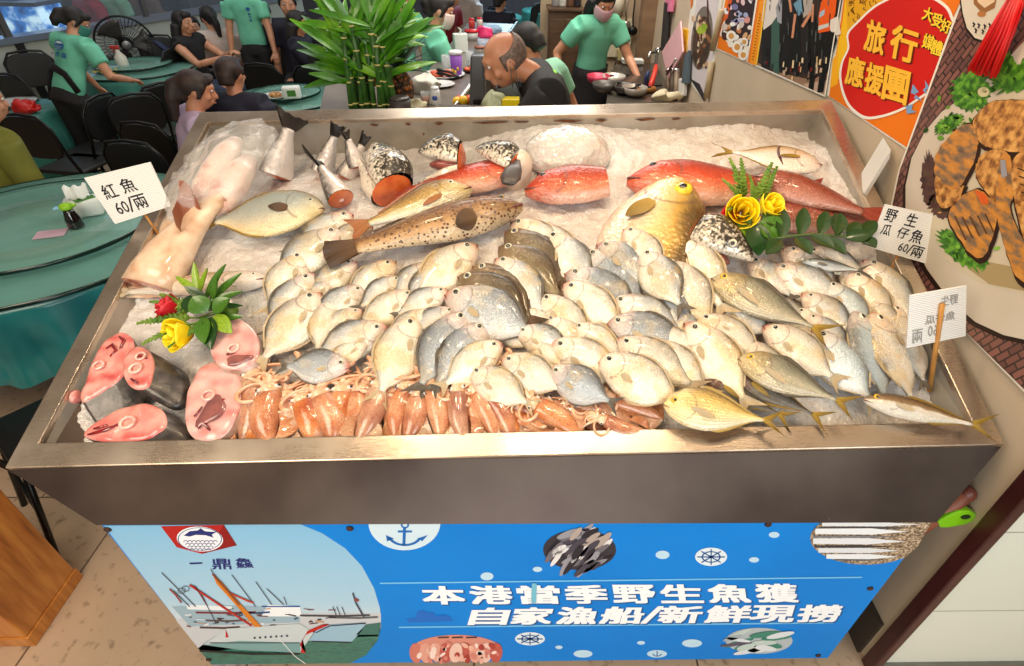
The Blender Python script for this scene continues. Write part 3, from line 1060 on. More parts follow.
M_BROWN = fish_mat('butterfish_brown_skin', [(.0, (150, 138, 110)), (.4, (122, 108, 78)), (.8, (96, 80, 54)), (1, (58, 44, 28))], (140, 116, 90), metal=.3)
M_ICEBLUE = fish_mat('butterfish_iceblue_skin', [(.0, (226, 222, 214)), (.4, (204, 212, 214)), (.75, (176, 190, 196)), (1, (104, 100, 92))], (226, 206, 192), metal=.3, snout=(206, 116, 96))
SM = dict(eye=(.125, .05, .046), mouth=(.055, -.015, -.05), mw=1.5, pup=.62, dorsal=(.3, .9, .035, .02, .6), anal=(.42, .9, .03, .018, .6), pec=(.33, -.05, .15, .07, -14), gill=.31, tail=(.19, .55, .15))
SPECIES = {
    'cream': spec(OVAL, **SM, mat=M_CREAM, fin=FIN_PALE, pecmat=FIN_PALE),
    'silver': spec(OVAL, **SM, mat=M_SILVER, fin=FIN_GREY, pecmat=FIN_PALE),
    'blue': spec(OVAL, **SM, mat=M_BLUE, fin=FIN_GREY, pecmat=FIN_PALE),
    'brown': spec(OVAL, **SM, mat=M_BROWN, fin=FIN_BROWN),
    'iceblue': spec(OVAL, **SM, mat=M_ICEBLUE, fin=FIN_PALE),
}
TREV = dict(top=[(0, .0), (.04, .05), (.12, .105), (.25, .15), (.4, .165), (.6, .125), (.8, .055), (.92, .022), (1, .018)],
            bot=[(0, -.03), (.04, -.065), (.12, -.105), (.25, -.14), (.4, -.15), (.6, -.115), (.8, -.05), (.92, -.02), (1, -.018)],
            th=[(0, .012), (.06, .045), (.18, .075), (.35, .085), (.6, .06), (.85, .022), (1, .014)],
            eye=(.10, .035, .036), mouth=(.06, -.018, -.05), dorsal=(.3, .93, .045, .015, .7), anal=(.45, .93, .035, .012, .7), pec=(.27, -.03, .24, .06, -14), gill=.24, gr=.12, tail=(.24, .72, .17))
SPECIES['trevally'] = spec(TREV, 1.28, tailmat=FIN_YEL, mat=fish_mat('trevally_skin', [(.0, (222, 206, 176)), (.35, (196, 186, 158)), (.6, (160, 160, 142)), (.85, (112, 118, 108)), (1, (66, 68, 56))], (206, 180, 120), metal=.35, streak=5, spots=None), fin=FIN_GREY, pecmat=FIN_PALE, iris=IRIS_GOLD)
SPECIES['goldtrevally'] = spec(TREV, 1.45, tailmat=FIN_YEL, tail=(.22, .7, .15), mat=fish_mat('gold_trevally_skin', [(.0, (250, 236, 206)), (.35, (246, 222, 164)), (.7, (226, 196, 116)), (.9, (160, 134, 76)), (1, (86, 70, 40))], (244, 220, 160), metal=.3, streak=4), fin=fin_mat('fin_gold', (206, 180, 110), (170, 140, 70)), pecmat=FIN_PALE, iris=IRIS_GOLD)
SPECIES['darktrevally'] = spec(TREV, mat=fish_mat('dark_trevally_skin', [(.0, (120, 108, 92)), (.5, (92, 86, 76)), (.85, (60, 56, 48)), (1, (36, 32, 26))], (110, 60, 40), metal=.3), fin=FIN_YEL, iris=IRIS_GOLD)  # darker skin copy: the shade under the upper fish is painted in
SCAD = dict(top=[(0, .01), (.05, .055), (.15, .10), (.3, .13), (.5, .12), (.7, .085), (.88, .035), (1, .02)],
            bot=[(0, -.015), (.05, -.05), (.15, -.085), (.3, -.11), (.5, -.105), (.7, -.07), (.88, -.03), (1, -.02)],
            th=[(0, .012), (.06, .05), (.18, .085), (.35, .095), (.6, .07), (.85, .03), (1, .016)],
            eye=(.1, .03, .028), mouth=(.07, -.01, -.035), dorsal=(.35, .9, .04, .02, .8), anal=(.55, .92, .03, .015, .8), pec=(.27, -.02, .16, .05, -10), gill=.25, gr=.12, tail=(.26, .75, .17))
SPECIES['scad'] = spec(SCAD, mat=fish_mat('scad_skin', [(.0, (232, 222, 206)), (.42, (222, 208, 188)), (.52, (150, 120, 82)), (.75, (104, 80, 50)), (1, (70, 52, 32))], None, metal=.2, namp=.25), fin=FIN_YEL, pecmat=FIN_PALE, iris=IRIS_GOLD)
SPECIES['mackerel'] = spec(SCAD, mat=fish_mat('mackerel_skin', [(.0, (226, 222, 214)), (.5, (190, 196, 196)), (.8, (120, 136, 140)), (1, (60, 70, 72))], None, metal=.5, rough=.2), fin=FIN_GREY, iris=IRIS_PALE)
SNAP = dict(top=[(0, .0), (.05, .05), (.12, .10), (.22, .155), (.36, .175), (.55, .15), (.75, .10), (.9, .055), (1, .045)],
            bot=[(0, -.045), (.05, -.075), (.12, -.10), (.25, -.135), (.4, -.14), (.6, -.115), (.78, -.075), (.92, -.045), (1, -.04)],
            th=[(0, .03), (.06, .065), (.18, .1), (.35, .11), (.6, .085), (.85, .045), (1, .03)],
            eye=(.15, .052, .026), mouth=(.11, -.02, -.055), dorsal=(.3, .88, .04, .03, .4), pec=(.3, -.04, .2, .08, -18), gill=.29, gr=.2, tail=(.2, .3, .15), mw=1.4, pup=.75, res=(44, 26))
RED_STOPS = [(.0, (232, 190, 170)), (.2, (214, 126, 90)), (.4, (190, 70, 34)), (.7, (162, 44, 16)), (1, (112, 28, 14))]
M_SNAP = fish_mat('red_snapper_skin', RED_STOPS, (198, 66, 34), (.1, .3), metal=.1, rough=.28, scales=46, speck=.1)
M_SNAPD = fish_mat('maroon_snapper_skin', [(.0, (190, 140, 122)), (.25, (164, 104, 88)), (.5, (134, 62, 46)), (.8, (112, 44, 32)), (1, (80, 30, 22))], (160, 74, 54), (.1, .3), metal=.15, rough=.26, scales=46)
SPECIES['snapper'] = spec(SNAP, 1.12, mat=M_SNAP, fin=FIN_RED, iris=IRIS_RED)
SPECIES['snappercut'] = spec(SNAP, 1.15, mat=M_SNAP, fin=FIN_RED, iris=IRIS_RED, cut=.62, flesh=mat('snapper_flesh', (200, 110, 84), .4, coat=.4, var=.3), dorsal=(.3, .6, .02, .02, .4))
del SPECIES['snappercut']['tail']
SPECIES['snapperdark'] = spec(SNAP, 1.15, mat=M_SNAPD, fin=FIN_RED, iris=IRIS_RED)
for _k in ('snapper', 'snappercut', 'snapperdark'): SPECIES[_k].pop('pec', None)
SPECIES['bream'] = spec(SNAP, 1.2, pec=(.3, -.05, .2, .05, -12), top=[(0, .0), (.05, .06), (.12, .12), (.22, .17), (.36, .185), (.55, .15), (.75, .09), (.9, .045), (1, .035)], eye=(.165, .06, .03), mat=fish_mat('bream_skin', [(.0, (240, 232, 214)), (.28, (232, 216, 180)), (.48, (190, 154, 84)), (.75, (140, 102, 44)), (1, (84, 58, 24))], (206, 180, 110), (.12, .3), metal=.2, streak=7, scales=50), fin=fin_mat('fin_amber', (186, 120, 60), (150, 90, 50)), iris=IRIS_PALE, pup=.5)
SPECIES['grouper'] = spec(SNAP, 1.12, top=[(0, .0), (.05, .035), (.14, .075), (.26, .11), (.42, .12), (.6, .105), (.78, .075), (.9, .055), (1, .05)],
    bot=[(0, -.035), (.05, -.06), (.14, -.085), (.26, -.105), (.42, -.11), (.6, -.09), (.78, -.065), (.92, -.05), (1, -.045)],
    eye=(.115, .045, .02), mat=fish_mat('grouper_skin', [(.0, (230, 206, 170)), (.22, (196, 154, 104)), (.5, (140, 98, 54)), (1, (78, 52, 28))], (104, 74, 42), (.1, .26), metal=.05, spots=((92, 56, 28), 40, .27), speck=.3), fin=FIN_BROWN, tail=(.17, -.12, .10), pec=(.3, -.045, .13, .10, -20), gill=.28, iris=IRIS_GOLD)
SPECIES['amberjack'] = spec(TREV, 1.0, cut=.66, flesh=mat('pale_flesh', (226, 190, 166), .4, coat=.4, var=.2), top=[(0, .01), (.04, .06), (.12, .12), (.25, .2), (.4, .25), (.55, .26), (.8, .2), (1, .1)], bot=[(0, -.02), (.04, -.06), (.12, -.115), (.25, -.19), (.4, -.245), (.55, -.26), (.8, -.2), (1, -.1)], th=[(0, .012), (.06, .045), (.18, .075), (.35, .085), (.6, .07), (1, .03)], eye=(.19, .055, .048), mat=fish_mat('amberjack_skin', [(.0, (240, 214, 194)), (.35, (238, 212, 180)), (.5, (234, 204, 140)), (.64, (206, 162, 74)), (.78, (110, 82, 36)), (1, (56, 44, 26))], (232, 200, 130), (.1, .3), metal=.15, namp=.3, scales=50), fin=FIN_YEL, iris=IRIS_GOLD, pup=.5, mouth=(.12, .0, -.05), pec=(.33, -.06, .17, .1, -30), res=(44, 26))
for _k in ('tail', 'dorsal', 'anal'): SPECIES['amberjack'].pop(_k)
SPECIES['pompano'] = dict(top=[(0, -.02), (.02, .045), (.07, .12), (.16, .2), (.3, .265), (.48, .285), (.66, .235), (.82, .13), (.94, .045), (1, .03)],
    bot=[(0, -.04), (.02, -.085), (.07, -.13), (.16, -.19), (.3, -.255), (.48, -.285), (.66, -.24), (.82, -.13), (.94, -.045), (1, -.03)],
    th=[(0, .03), (.06, .06), (.18, .09), (.35, .1), (.6, .075), (.85, .03), (1, .016)], eye=(.1, .02, .025), mouth=(.04, -.05, -.075), dorsal=(.45, .95, .03, .015, .6), anal=(.5, .95, .03, .015, .6),
    pec=(.3, -.06, .17, .1, 12), pecmat=FIN_BROWN, gill=.27, gr=.2, tail=(.2, .7, .2), mat=fish_mat('pompano_skin', [(.0, (240, 214, 160)), (.2, (226, 212, 180)), (.45, (196, 200, 188)), (.75, (170, 178, 170)), (.94, (160, 144, 96)), (1, (176, 128, 50))], (214, 190, 130), (.03, .22), metal=.3, rough=.25, scales=110), fin=FIN_YEL, iris=IRIS_PALE, res=(44, 28))
SPECIES['yellowtail'] = spec(TREV, 1.75, slit=.5, mat=fish_mat('yellowtail_skin', [(.0, (236, 226, 216)), (.45, (226, 208, 196)), (.7, (206, 176, 140)), (.85, (160, 124, 60)), (1, (96, 76, 40))], None, metal=.12, namp=.12), fin=FIN_YEL, iris=IRIS_PALE, eye=(.1, .05, .016), mw=1.2)
SPECIES['paleslim'] = dict(top=[(0, .0), (.04, .035), (.12, .07), (.25, .09), (.45, .088), (.7, .06), (.9, .03), (1, .022)], bot=[(0, -.02), (.04, -.045), (.12, -.07), (.25, -.085), (.45, -.082), (.7, -.055), (.9, -.028), (1, -.02)],
    th=[(0, .015), (.06, .04), (.18, .06), (.4, .065), (.7, .045), (.9, .024), (1, .016)], eye=(.11, .028, .014), mouth=(.09, -.005, -.02), mw=1.6, gill=.22, gr=.14, tail=(.14, .3, .08), dorsal=(.35, .85, .03, .02, .5), mat=fish_mat('pale_slim_skin', [(.0, (240, 226, 208)), (.5, (232, 212, 192)), (.8, (206, 180, 150)), (1, (150, 124, 90))], (238, 224, 214), metal=.1), fin=FIN_PALE, iris=IRIS_PALE)

_PROTO = {}


def fish_matrix(sp, eye_px, tail_px, h, roll, dorsal_up=True, tailx=1.0):
    ex, ey = sp['eye'][0], sp['eye'][1]
    e = Vector(tray(*eye_px, h)); tl = Vector(tray(*tail_px, h))
    d = tl - e
    # choose the handedness that points the dorsal edge up the tray (or down it)
    best = None
    for s in (1, -1):
        lv = Vector((tailx - ex, -ey * s)); sc = d.length / lv.length
        ang = math.atan2(d.y, d.x) - math.atan2(lv.y, lv.x)
        dors = Vector((-math.sin(ang), math.cos(ang))) * s
        ok = (dors.y > 0) == dorsal_up
        if best is None or ok: best = (s, sc, ang)
    s, sc, ang = best
    X = UX * math.cos(ang) + UYo * math.sin(ang)
    N = UN.copy(); Y = N.cross(X) * s
    # roll: raise the dorsal edge toward the viewer
    Y2 = Y * math.cos(roll) + N * math.sin(roll)
    Z2 = X.cross(Y2)
    R = Matrix((X, Y2, Z2)).transposed()
    c, sn = math.cos(ang), math.sin(ang)
    le = Vector((ex * sc * c - ey * s * sc * sn, ex * sc * sn + ey * s * sc * c))
    o = T(e.x, e.y, h) - UX * le.x - UYo * le.y
    return Matrix.Translation(o) @ (R * sc).to_4x4(), s, sc


FISH_NAME = dict(cream='butterfish', silver='butterfish', blue='butterfish', brown='butterfish', iceblue='butterfish', trevally='trevally', goldtrevally='trevally', darktrevally='trevally', scad='scad', mackerel='mackerel',
                 snapper='red_snapper', snappercut='red_snapper', snapperdark='red_snapper', bream='sea_bream', grouper='spotted_grouper', amberjack='amberjack', pompano='pompano', yellowtail='yellowtail', paleslim='pale_fish')


def put_fish(kind, eye, tail, h, label, group=None, roll=.3, up=True, cat='fish', grow=1.0):
    sp = SPECIES[kind]
    if grow != 1.0: tail = (eye[0] + (tail[0] - eye[0]) * grow, eye[1] + (tail[1] - eye[1]) * grow)
    M, s, sc = fish_matrix(sp, eye, tail, h, roll, up, sp.get('cut', 1.0) or 1.0)
    key = (kind, s)
    if key not in _PROTO:
        r = fish_proto(FISH_NAME[kind], sp, s); _PROTO[key] = r; o = r
    else: o = copy_tree(_PROTO[key])
    o.matrix_world = M
    if group or 'group' in o:
        if 'group' in o: del o['group']
    tag(o, label, cat, group)
    return o
# ---------------------------------------------------------------- the catch
ORD = ['first', 'second', 'third', 'fourth', 'fifth', 'sixth', 'seventh', 'eighth', 'ninth', 'tenth', 'eleventh', 'twelfth', 'thirteenth', 'fourteenth', 'fifteenth', 'sixteenth', 'seventeenth', 'eighteenth', 'nineteenth', 'twentieth', 'twenty-first', 'twenty-second', 'twenty-third', 'twenty-fourth']
# small butterfish: kind, eye pixel, tail-base pixel, height
SMALL = [
    # heads to the wall (dining-table half of the heap), back to front
    ('silver', (332, 234), (281, 272), .0), ('silver', (344, 217), (300, 248), -.005), ('cream', (366, 227), (330, 246), -.01),
    ('cream', (297.6, 259), (271, 303), .0), ('silver', (349, 264), (314, 292), .0), ('cream', (387.6, 265), (352, 300), .0), ('cream', (466.6, 249), (421, 291), .01), ('silver', (424, 266), (397, 292), .0),
    ('silver', (306, 279.5), (274, 325), .005), ('silver', (358, 290), (318, 316), .005), ('silver', (441, 291.6), (402, 312), .01), ('cream', (407.5, 295), (364, 322), .005),
    ('cream', (311, 299), (268, 352), .012), ('cream', (332, 303), (318, 346), .0), ('silver', (449, 311), (414, 330), .01), ('cream', (425, 313), (390, 338), .01),
    ('silver', (377.5, 328), (322, 352), .012), ('cream', (408.6, 325), (383, 385), .018), ('blue', (459, 319), (424, 378), .014), ('blue', (478, 329), (440, 380), .016),
    ('cream', (363, 342), (330, 362), .012), ('blue', (342.6, 364), (292, 366), .022), ('cream', (493, 345.7), (450, 380), .02),
    # heads to the dining tables (middle and wall half of the heap)
    ('brown', (516, 235), (556, 276), .012), ('brown', (510, 250), (554, 290), .016), ('silver', (505, 263), (538, 306), .018), ('brown', (484, 270), (525, 314), .016), ('brown', (470, 279), (522, 318), .02), ('blue', (458.7, 295.4), (524, 330), .024),
    ('cream', (521, 225), (560, 262), .0), ('cream', (538.6, 229.5), (575, 270), .0), ('silver', (555.5, 239), (584, 290), .008),
    ('cream', (631.5, 233), (658, 270), .05), ('blue', (607, 247.5), (652, 283), .03), ('blue', (594, 256), (638, 300), .012), ('blue', (576, 274.7), (632, 308), .014), ('cream', (573, 288), (616, 328), .018),
    ('cream', (684.4, 245), (716, 300), .03), ('cream', (672, 266), (705, 318), .03), ('blue', (650, 278), (684, 328), .014), ('silver', (620.5, 301.7), (676, 330), .016), ('blue', (617.5, 322.5), (682, 344), .02),
    ('cream', (548, 300), (585, 340), .012), ('cream', (552, 320), (584, 352), .014), ('silver', (524, 331), (566, 350), .016), ('cream', (580, 327.4), (618, 358), .018), ('cream', (561.5, 345), (616, 376), .022), ('cream', (626.6, 343), (684, 380), .022),
    ('cream', (510.5, 359.6), (556, 386), .024), ('blue', (557, 371), (604, 398), .03), ('cream', (609, 361), (672, 396), .034), ('cream', (478, 372), (522, 400), .016),
    ('silver', (722, 304.5), (766, 330), .012), ('cream', (705.5, 319), (756, 356), .018), ('cream', (696, 330), (738, 392), .024), ('cream', (774, 329.7), (826, 372), .022),
    ('silver', (791.7, 252), (832, 288), .0), ('silver', (781.5, 269), (836, 298), .008), ('silver', (809.7, 297), (848, 330), .014), ('iceblue', (832, 287), (866, 326), .008), ('cream', (856.5, 278), (886, 322), .004),
    ('iceblue', (822, 337), (864, 392), .018), ('iceblue', (855.4, 320.7), (880, 388), .012), ('cream', (873, 322), (906, 390), .008), ('silver', (872, 266), (906, 312), .0), ('cream', (893, 311), (914, 352), .0), ('silver', (898, 330), (920, 376), -.004),
    ('silver', (812, 252), (858, 268), .004), ('cream', (745, 345), (786, 384), .01), ('silver', (812, 318), (846, 346), .008), ('silver', (648, 256), (676, 300), .05), ('cream', (596, 316), (632, 336), .01), ('silver', (660, 308), (700, 338), .01),
    ('cream', (654, 330), (698, 362), .012), ('silver', (590, 300), (628, 318), .006),('cream', (530, 312), (556, 334), .006), ('cream', (536, 342), (560, 366), .014), ('cream', (655, 345), (700, 386), .016),
    ('silver', (440, 331), (410, 352), .006), ('cream', (356, 312), (322, 334), .0), ('silver', (396, 280), (364, 304), .0), ('silver', (440, 270), (410, 300), .002), ('cream', (497, 310), (530, 344), .0), ('cream', (470, 352), (440, 372), .008), ('silver', (330, 282), (300, 306), -.004),
    ('cream', (870, 300), (896, 340), .0), ('silver', (846, 270), (872, 300), -.004), ('silver', (770, 300), (806, 330), -.004), ('cream', (800, 312), (838, 338), .0), ('silver', (756, 262), (786, 292), -.006), ('cream', (700, 292), (720, 330), -.004),
]
COLW = dict(cream='cream', silver='silvery', blue='blue-grey', brown='dark brown', iceblue='ice-blue')
rows = []
for r in SMALL:
    u, v = tray(*r[1], r[3]); rows.append([r, u, v, r[2][0] < r[1][0]])
for face in (True, False):
    grp = sorted([q for q in rows if q[3] == face], key=lambda q: q[2])
    per = 9 if not face else 5
    for k in range(0, len(grp), per):
        line = sorted(grp[k:k + per], key=lambda q: q[1])
        for j, q in enumerate(line):
            q.append('%s butterfish facing the %s, %s along the %s row up from the squid' % (COLW[q[0][0]], 'poster wall' if face else 'dining tables', ORD[j], ORD[k // per]))
random.seed(11)
for (r, u, v, face, lab) in rows:
    put_fish(r[0], r[1], r[2], r[3] - .004 + .0, lab, 'small butterfish heaped on the ice', roll=random.uniform(.22, .42), grow=1.1)

# larger fish (eye pixel, tail-base pixel)
BIG = [
    ('trevally', (722.5, 279.7), (812, 327), .045, 'silver trevally with spread yellow tail, lying across the butterfish below the roses', .15, True),
    ('trevally', (748.6, 359), (836, 400), .05, 'silver trevally nearest the front rim whose yellow forked tail spreads by the scad', .15, True),
    ('darktrevally', (712, 378), (778, 414), .005, 'trevally in shade-darkened skin wedged under the silver one at the front rim', .1, True),
    ('darktrevally', (738, 374), (812, 414), .012, 'slim trevally in shade-darkened skin with reddish edge between two pale ones at the rim', .1, True),
    ('goldtrevally', (673.6, 402), (764, 420), .04, 'bright golden trevally at the front rim beside the squid', .1, True),
    ('scad', (873.5, 399), (972, 424), .035, 'white-bellied scad with brown back whose tail hangs over the front corner', .1, True),
    ('mackerel', (806, 262), (858, 270), .02, 'shiny steel-blue fish behind the trevally, under the dark leaves', .2, True),
    ('snappercut', (543.5, 183.6), (606, 183), .0, 'cut red snapper with pouting mouth alone on the ice mound', .1, True),
    ('snapper', (651.5, 176), (792, 194), -.005, 'whole red snapper behind the yellow-eyed amberjack', .05, True),
    ('snapper', (502, 171), (412, 190), -.005, 'red snapper lying between the sea bream and the salmon heads', .05, True),
    ('snapperdark', (771.5, 179), (862, 212), .06, 'maroon snapper on top beside the yellow roses, tail at the tray edge', .05, True),
    ('snapperdark', (778, 212), (884, 224), .01, 'brownish red snapper half covered by leaves below the maroon one', .05, True),
    ('bream', (452, 189.5), (368, 223), .045, 'golden-brown sea bream with a white lip lying over the spotted grouper', .1, True),
    ('grouper', (501, 204.5), (356, 247), .04, 'brown spotted grouper with a dark round tail', .15, True),
    ('amberjack', (681, 200), (642, 262), .01, 'yellow-faced amberjack with a big golden eye, snout up', .1, False),
    ('pompano', (313.5, 205.5), (214, 222), .012, 'round grey-gold pompano with a dark pectoral fin', .02, True),
    ('yellowtail', (812, 161), (732, 152), .04, 'white yellowtail with dark gill slit lying at the back of the tray', -.15, True),
    ('paleslim', (257, 277), (128, 292), -.01, 'long pale fish with red mouth under the red rose bouquet', .2, True),
]
for (k, e, tl, h, lab, roll, up) in BIG: put_fish(k, e, tl, h, lab, roll=roll, up=up)
# ---------------------------------------------------------------- squid
t = NT('squid_skin')
oc = t.coords('Object'); oi = t.node('ShaderNodeObjectInfo')
ad = t.node('ShaderNodeVectorMath'); ad.operation = 'ADD'; t.link(oc, ad.inputs[0])
cb = t.node('ShaderNodeCombineXYZ')
for i in range(3): t.link(t.math('MULTIPLY', oi.outputs['Random'], 7.0 + i), cb.inputs[i])
t.link(cb.outputs[0], ad.inputs[1]); o2 = ad.outputs[0]
n1 = t.noise(o2, 3.5, 4); n2 = t.noise(o2, 60, 2)
base = t.ramp(n1, [(.28, lin((224, 176, 136))), (.5, lin((198, 126, 78))), (.72, lin((158, 80, 48)))])
base = t.mix(t.math('MULTIPLY', t.ramp(n2, [(.52, (0, 0, 0, 1)), (.62, (1, 1, 1, 1))]), .4), base, lin((140, 50, 30)))
hs = t.node('ShaderNodeHueSaturation'); t.link(base, hs.inputs['Color'])
t.link(t.math('MULTIPLY_ADD', oi.outputs['Random'], .35, .85), hs.inputs['Value']); t.link(t.math('MULTIPLY_ADD', oi.outputs['Random'], .25, .8), hs.inputs['Saturation'])
t.base(hs.outputs[0]).val('Roughness', .16).val('Coat Weight', .8).val('Coat Roughness', .06).val('Subsurface Weight', .25).val('Subsurface Scale', .05)
t.bump(t.math('ADD', n1, t.math('MULTIPLY', n2, .15)), .25, .03)
SQUID = t.mat
SQUID_PALE = tex_mat('squid_arm_skin', [(.3, (236, 204, 176)), (.55, (218, 164, 124)), (.75, (186, 116, 84))], 9, 4, .2, coat=.7, sss=.2)
SQ_EYE = mat('squid_eye', (226, 214, 200), .15, coat=1)


def squid_proto(seed):
    rnd = random.Random(seed)
    root = bpy.data.objects.new('squid', None); COL.objects.link(root)
    # mantle: x = 0 at the tail tip, .62 at the mouth of the mantle
    prof = [(0, .006), (.05, .03), (.15, .062), (.3, .088), (.45, .096), (.56, .09), (.62, .082)]
    m = MB(); path = []; rad = []
    bend = rnd.uniform(-.05, .05)
    for i in range(22):
        x = .62 * i / 21; path.append((x, bend * math.sin(PI * x / .62), 0)); rad.append(interp(prof, x))
    m.tube(path, rad, 20, flat=.78, up=(0, 0, 1)); m.build('mantle', SQUID, root)
    for sg in (-1, 1):
        m = MB()
        pts = [(.02, .0), (.07, .10), (.15, .135), (.22, .12), (.30, .06)]
        V = []; Fc = []
        for s_ in (1, -1):
            for i in range(12):
                q = i / 11; x = .015 + .29 * q; yo = interp([(a, b) for a, b in pts], x); yi = interp(prof, x) * .75
                for j in range(4):
                    r = j / 3; y = yi + max(0, yo - yi + .03) * r
                    V.append((x, sg * y, .02 + s_ * .008 * (1 - r * .8) - .015 * r + .012 * math.sin(q * 9) * r))
        for i in range(11):
            for j in range(3):
                a = i * 4 + j
                Fc.append((a, a + 4, a + 5, a + 1)); Fc.append((48 + a, 48 + a + 1, 48 + a + 5, 48 + a + 4))
        m.add(V, Fc); m.build('fin', SQUID, root)
    m = MB(); m.tube([(.58, 0, .0), (.63, 0, .01), (.68, 0, .012), (.72, 0, .01), (.745, 0, .005)], [.05, .062, .066, .056, .036], 16, flat=.8, up=(0, 0, 1))
    hd = m.build('head', SQUID_PALE, root)
    for sg in (-1, 1):
        m = MB(); m.ball((.675, sg * .052, .026), .027, 14, 10); e = m.build('eye', SQ_EYE, root)
        m = MB(); m.ball((.675, sg * .066, .037), .0145, 10, 8); m.build('pupil', EYE_DARK, e)
    for k in range(8):
        m = MB(); a = -1.15 + 2.3 * k / 7 + rnd.uniform(-.12, .12)
        p = Vector((.735, .03 * math.sin(a), .012 + .012 * math.cos(k * 2))); d = a * .6; path = [p.copy()]; curl = rnd.uniform(-3.4, 3.4)
        ln = rnd.uniform(.18, .27); n = 16; lift = rnd.uniform(.0, .07)
        for i in range(n):
            q = i / n; d += curl * q * .24
            p = p + Vector((math.cos(d), math.sin(d), lift * math.cos(q * 4))) * (ln / n); path.append(p.copy())
        m.tube(path, [  .027 * (1 - .75 * i / n) for i in range(n + 1)], 8); m.build('arm', SQUID_PALE, root)
    for sg in (-1, 1):
        m = MB(); p = Vector((.735, sg * .02, .03)); d = sg * rnd.uniform(.5, 1.4); path = [p.copy()]; n = 20; c = rnd.uniform(-.26, .26)
        for i in range(n):
            d += c; p = p + Vector((math.cos(d), math.sin(d), .04 * math.cos(i * .5))) * .021; path.append(p.copy())
        m.tube(path, [.016] * (n - 3) + [.02, .022, .018, .008], 8); m.build('tentacle', SQUID_PALE, root)
    return root


SQ = [((255, 382), (241, 446), 1.25), ((271, 394), (273, 446), 1.2), ((287, 400), (291, 446), 1.2), ((304, 403), (312, 446), 1.2), ((322, 398), (332, 446), 1.2), ((343, 394), (340, 446), 1.1), ((361, 394), (349, 446), 1.2), ((379, 390), (355, 446), 1.0),
      ((391, 395), (388, 446), .85), ((405, 391), (398, 446), .85), ((418, 398), (404, 446), .95), ((432, 386), (441, 446), 1.0), ((445, 389), (458, 446), .95), ((459, 393), (469, 446), .8), ((468, 396), (484, 446), .85), ((478, 394), (498, 446), .95),
      ((489, 393), (514, 446), .95), ((501, 391), (523, 442), 1.0), ((522, 406), (562, 432), .95), ((538, 406), (582, 438), .9), ((552, 407), (612, 438), .85), ((589, 402), (640, 425), .8), ((582, 404), (632, 424), .6), ((615, 398), (664, 420), .85), ((518, 418), (552, 440), .8), ((606, 420), (650, 432), .65)]
protos = [squid_proto(s) for s in (1, 2, 3, 4)]
used = [False] * 4
for i, (hd, tl, wd) in enumerate(SQ):
    h = -.022 + .012 * (i % 3 == 1) + .008 * (i % 2)
    a = Vector(tray(*hd, h)); b = Vector(tray(*tl, h - .01)); d = a - b
    L = d.length / .62
    ang = math.atan2(d.y, d.x); X = UX * math.cos(ang) + UYo * math.sin(ang); X = (X + UN * .06).normalized(); Y = UN.cross(X).normalized(); Z = X.cross(Y)
    w2 = L * wd * .72
    # keep a believable width whatever the length
    w2 = .031 * wd / .09
    R = Matrix((X * L, Y * w2, Z * w2 * .95)).transposed().to_4x4()
    k = i % 4
    if not used[k]: o = protos[k]; used[k] = True
    else: o = copy_tree(protos[k])
    o.matrix_world = Matrix.Translation(T(b.x, b.y, h - .01)) @ R
    if i < 18: lab = 'orange squid lying tail to the front rim, %s from the fish steaks' % ORD[i]
    else: lab = ['orange squid slanting off the upright ones, upper of the pair touching them', 'orange squid slanting across the rim below a blue-grey butterfish', 'long orange squid slanting to the rim beside a pale thin one', 'dark red squid lying under the large pale butterfish',
                 'pale thin squid with curled tentacles over the orange ones', 'reddish squid closest to the golden trevally', 'short orange squid tucked at the rim below the slanting ones', 'small squid half hidden at the rim near the golden trevally'][i - 18]
    tag(o, lab, 'squid', 'squid along the front rim')

# ---------------------------------------------------------------- fish steaks
t = NT('steak_flesh')
oc = t.coords('Object'); n1 = t.noise(oc, 22, 4); n2 = t.noise(oc, 70, 3)
wv = t.node('ShaderNodeTexWave'); wv.wave_type = 'RINGS'; wv.inputs['Scale'].default_value = 9; wv.inputs['Distortion'].default_value = 5; wv.inputs['Detail'].default_value = 2; t.link(oc, wv.inputs['Vector'])
c = t.ramp(n1, [(.3, lin((230, 156, 144))), (.55, lin((214, 108, 102))), (.75, lin((176, 54, 56)))])
c = t.mix(t.math('MULTIPLY', wv.outputs['Fac'], .3), c, lin((246, 206, 192)))
t.base(c).val('Roughness', .2).val('Coat Weight', .6).val('Subsurface Weight', .2).val('Subsurface Scale', .05)
t.bump(t.math('ADD', n1, t.math('MULTIPLY', n2, .3)), .3, .012)
STEAK = t.mat
t = NT('steak_flesh_pale')
oc = t.coords('Object'); n1 = t.noise(oc, 18, 4)
wv = t.node('ShaderNodeTexWave'); wv.wave_type = 'RINGS'; wv.inputs['Scale'].default_value = 9; wv.inputs['Distortion'].default_value = 5; t.link(oc, wv.inputs['Vector'])
c = t.ramp(n1, [(.3, lin((228, 176, 168))), (.6, lin((212, 136, 132))), (.8, lin((180, 76, 78)))])
c = t.mix(t.math('MULTIPLY', wv.outputs['Fac'], .3), c, lin((244, 220, 210)))
t.base(c).val('Roughness', .2).val('Coat Weight', .6).val('Subsurface Weight', .2).val('Subsurface Scale', .05); t.bump(n1, .3, .012)
STEAK_P = t.mat
SKIN_DARK = tex_mat('steak_skin_dark', [(.3, (96, 86, 80)), (.6, (48, 42, 40)), (.8, (28, 24, 24))], 30, 5, .3, bump=.3, coat=.4)
SKIN_PALE = tex_mat('steak_skin_pale', [(.3, (206, 180, 164)), (.7, (160, 122, 104))], 30, 4, .3, coat=.4)
BONE = tex_mat('bone', [(.3, (244, 214, 200)), (.7, (224, 150, 140))], 60, 3, .3, coat=.4)
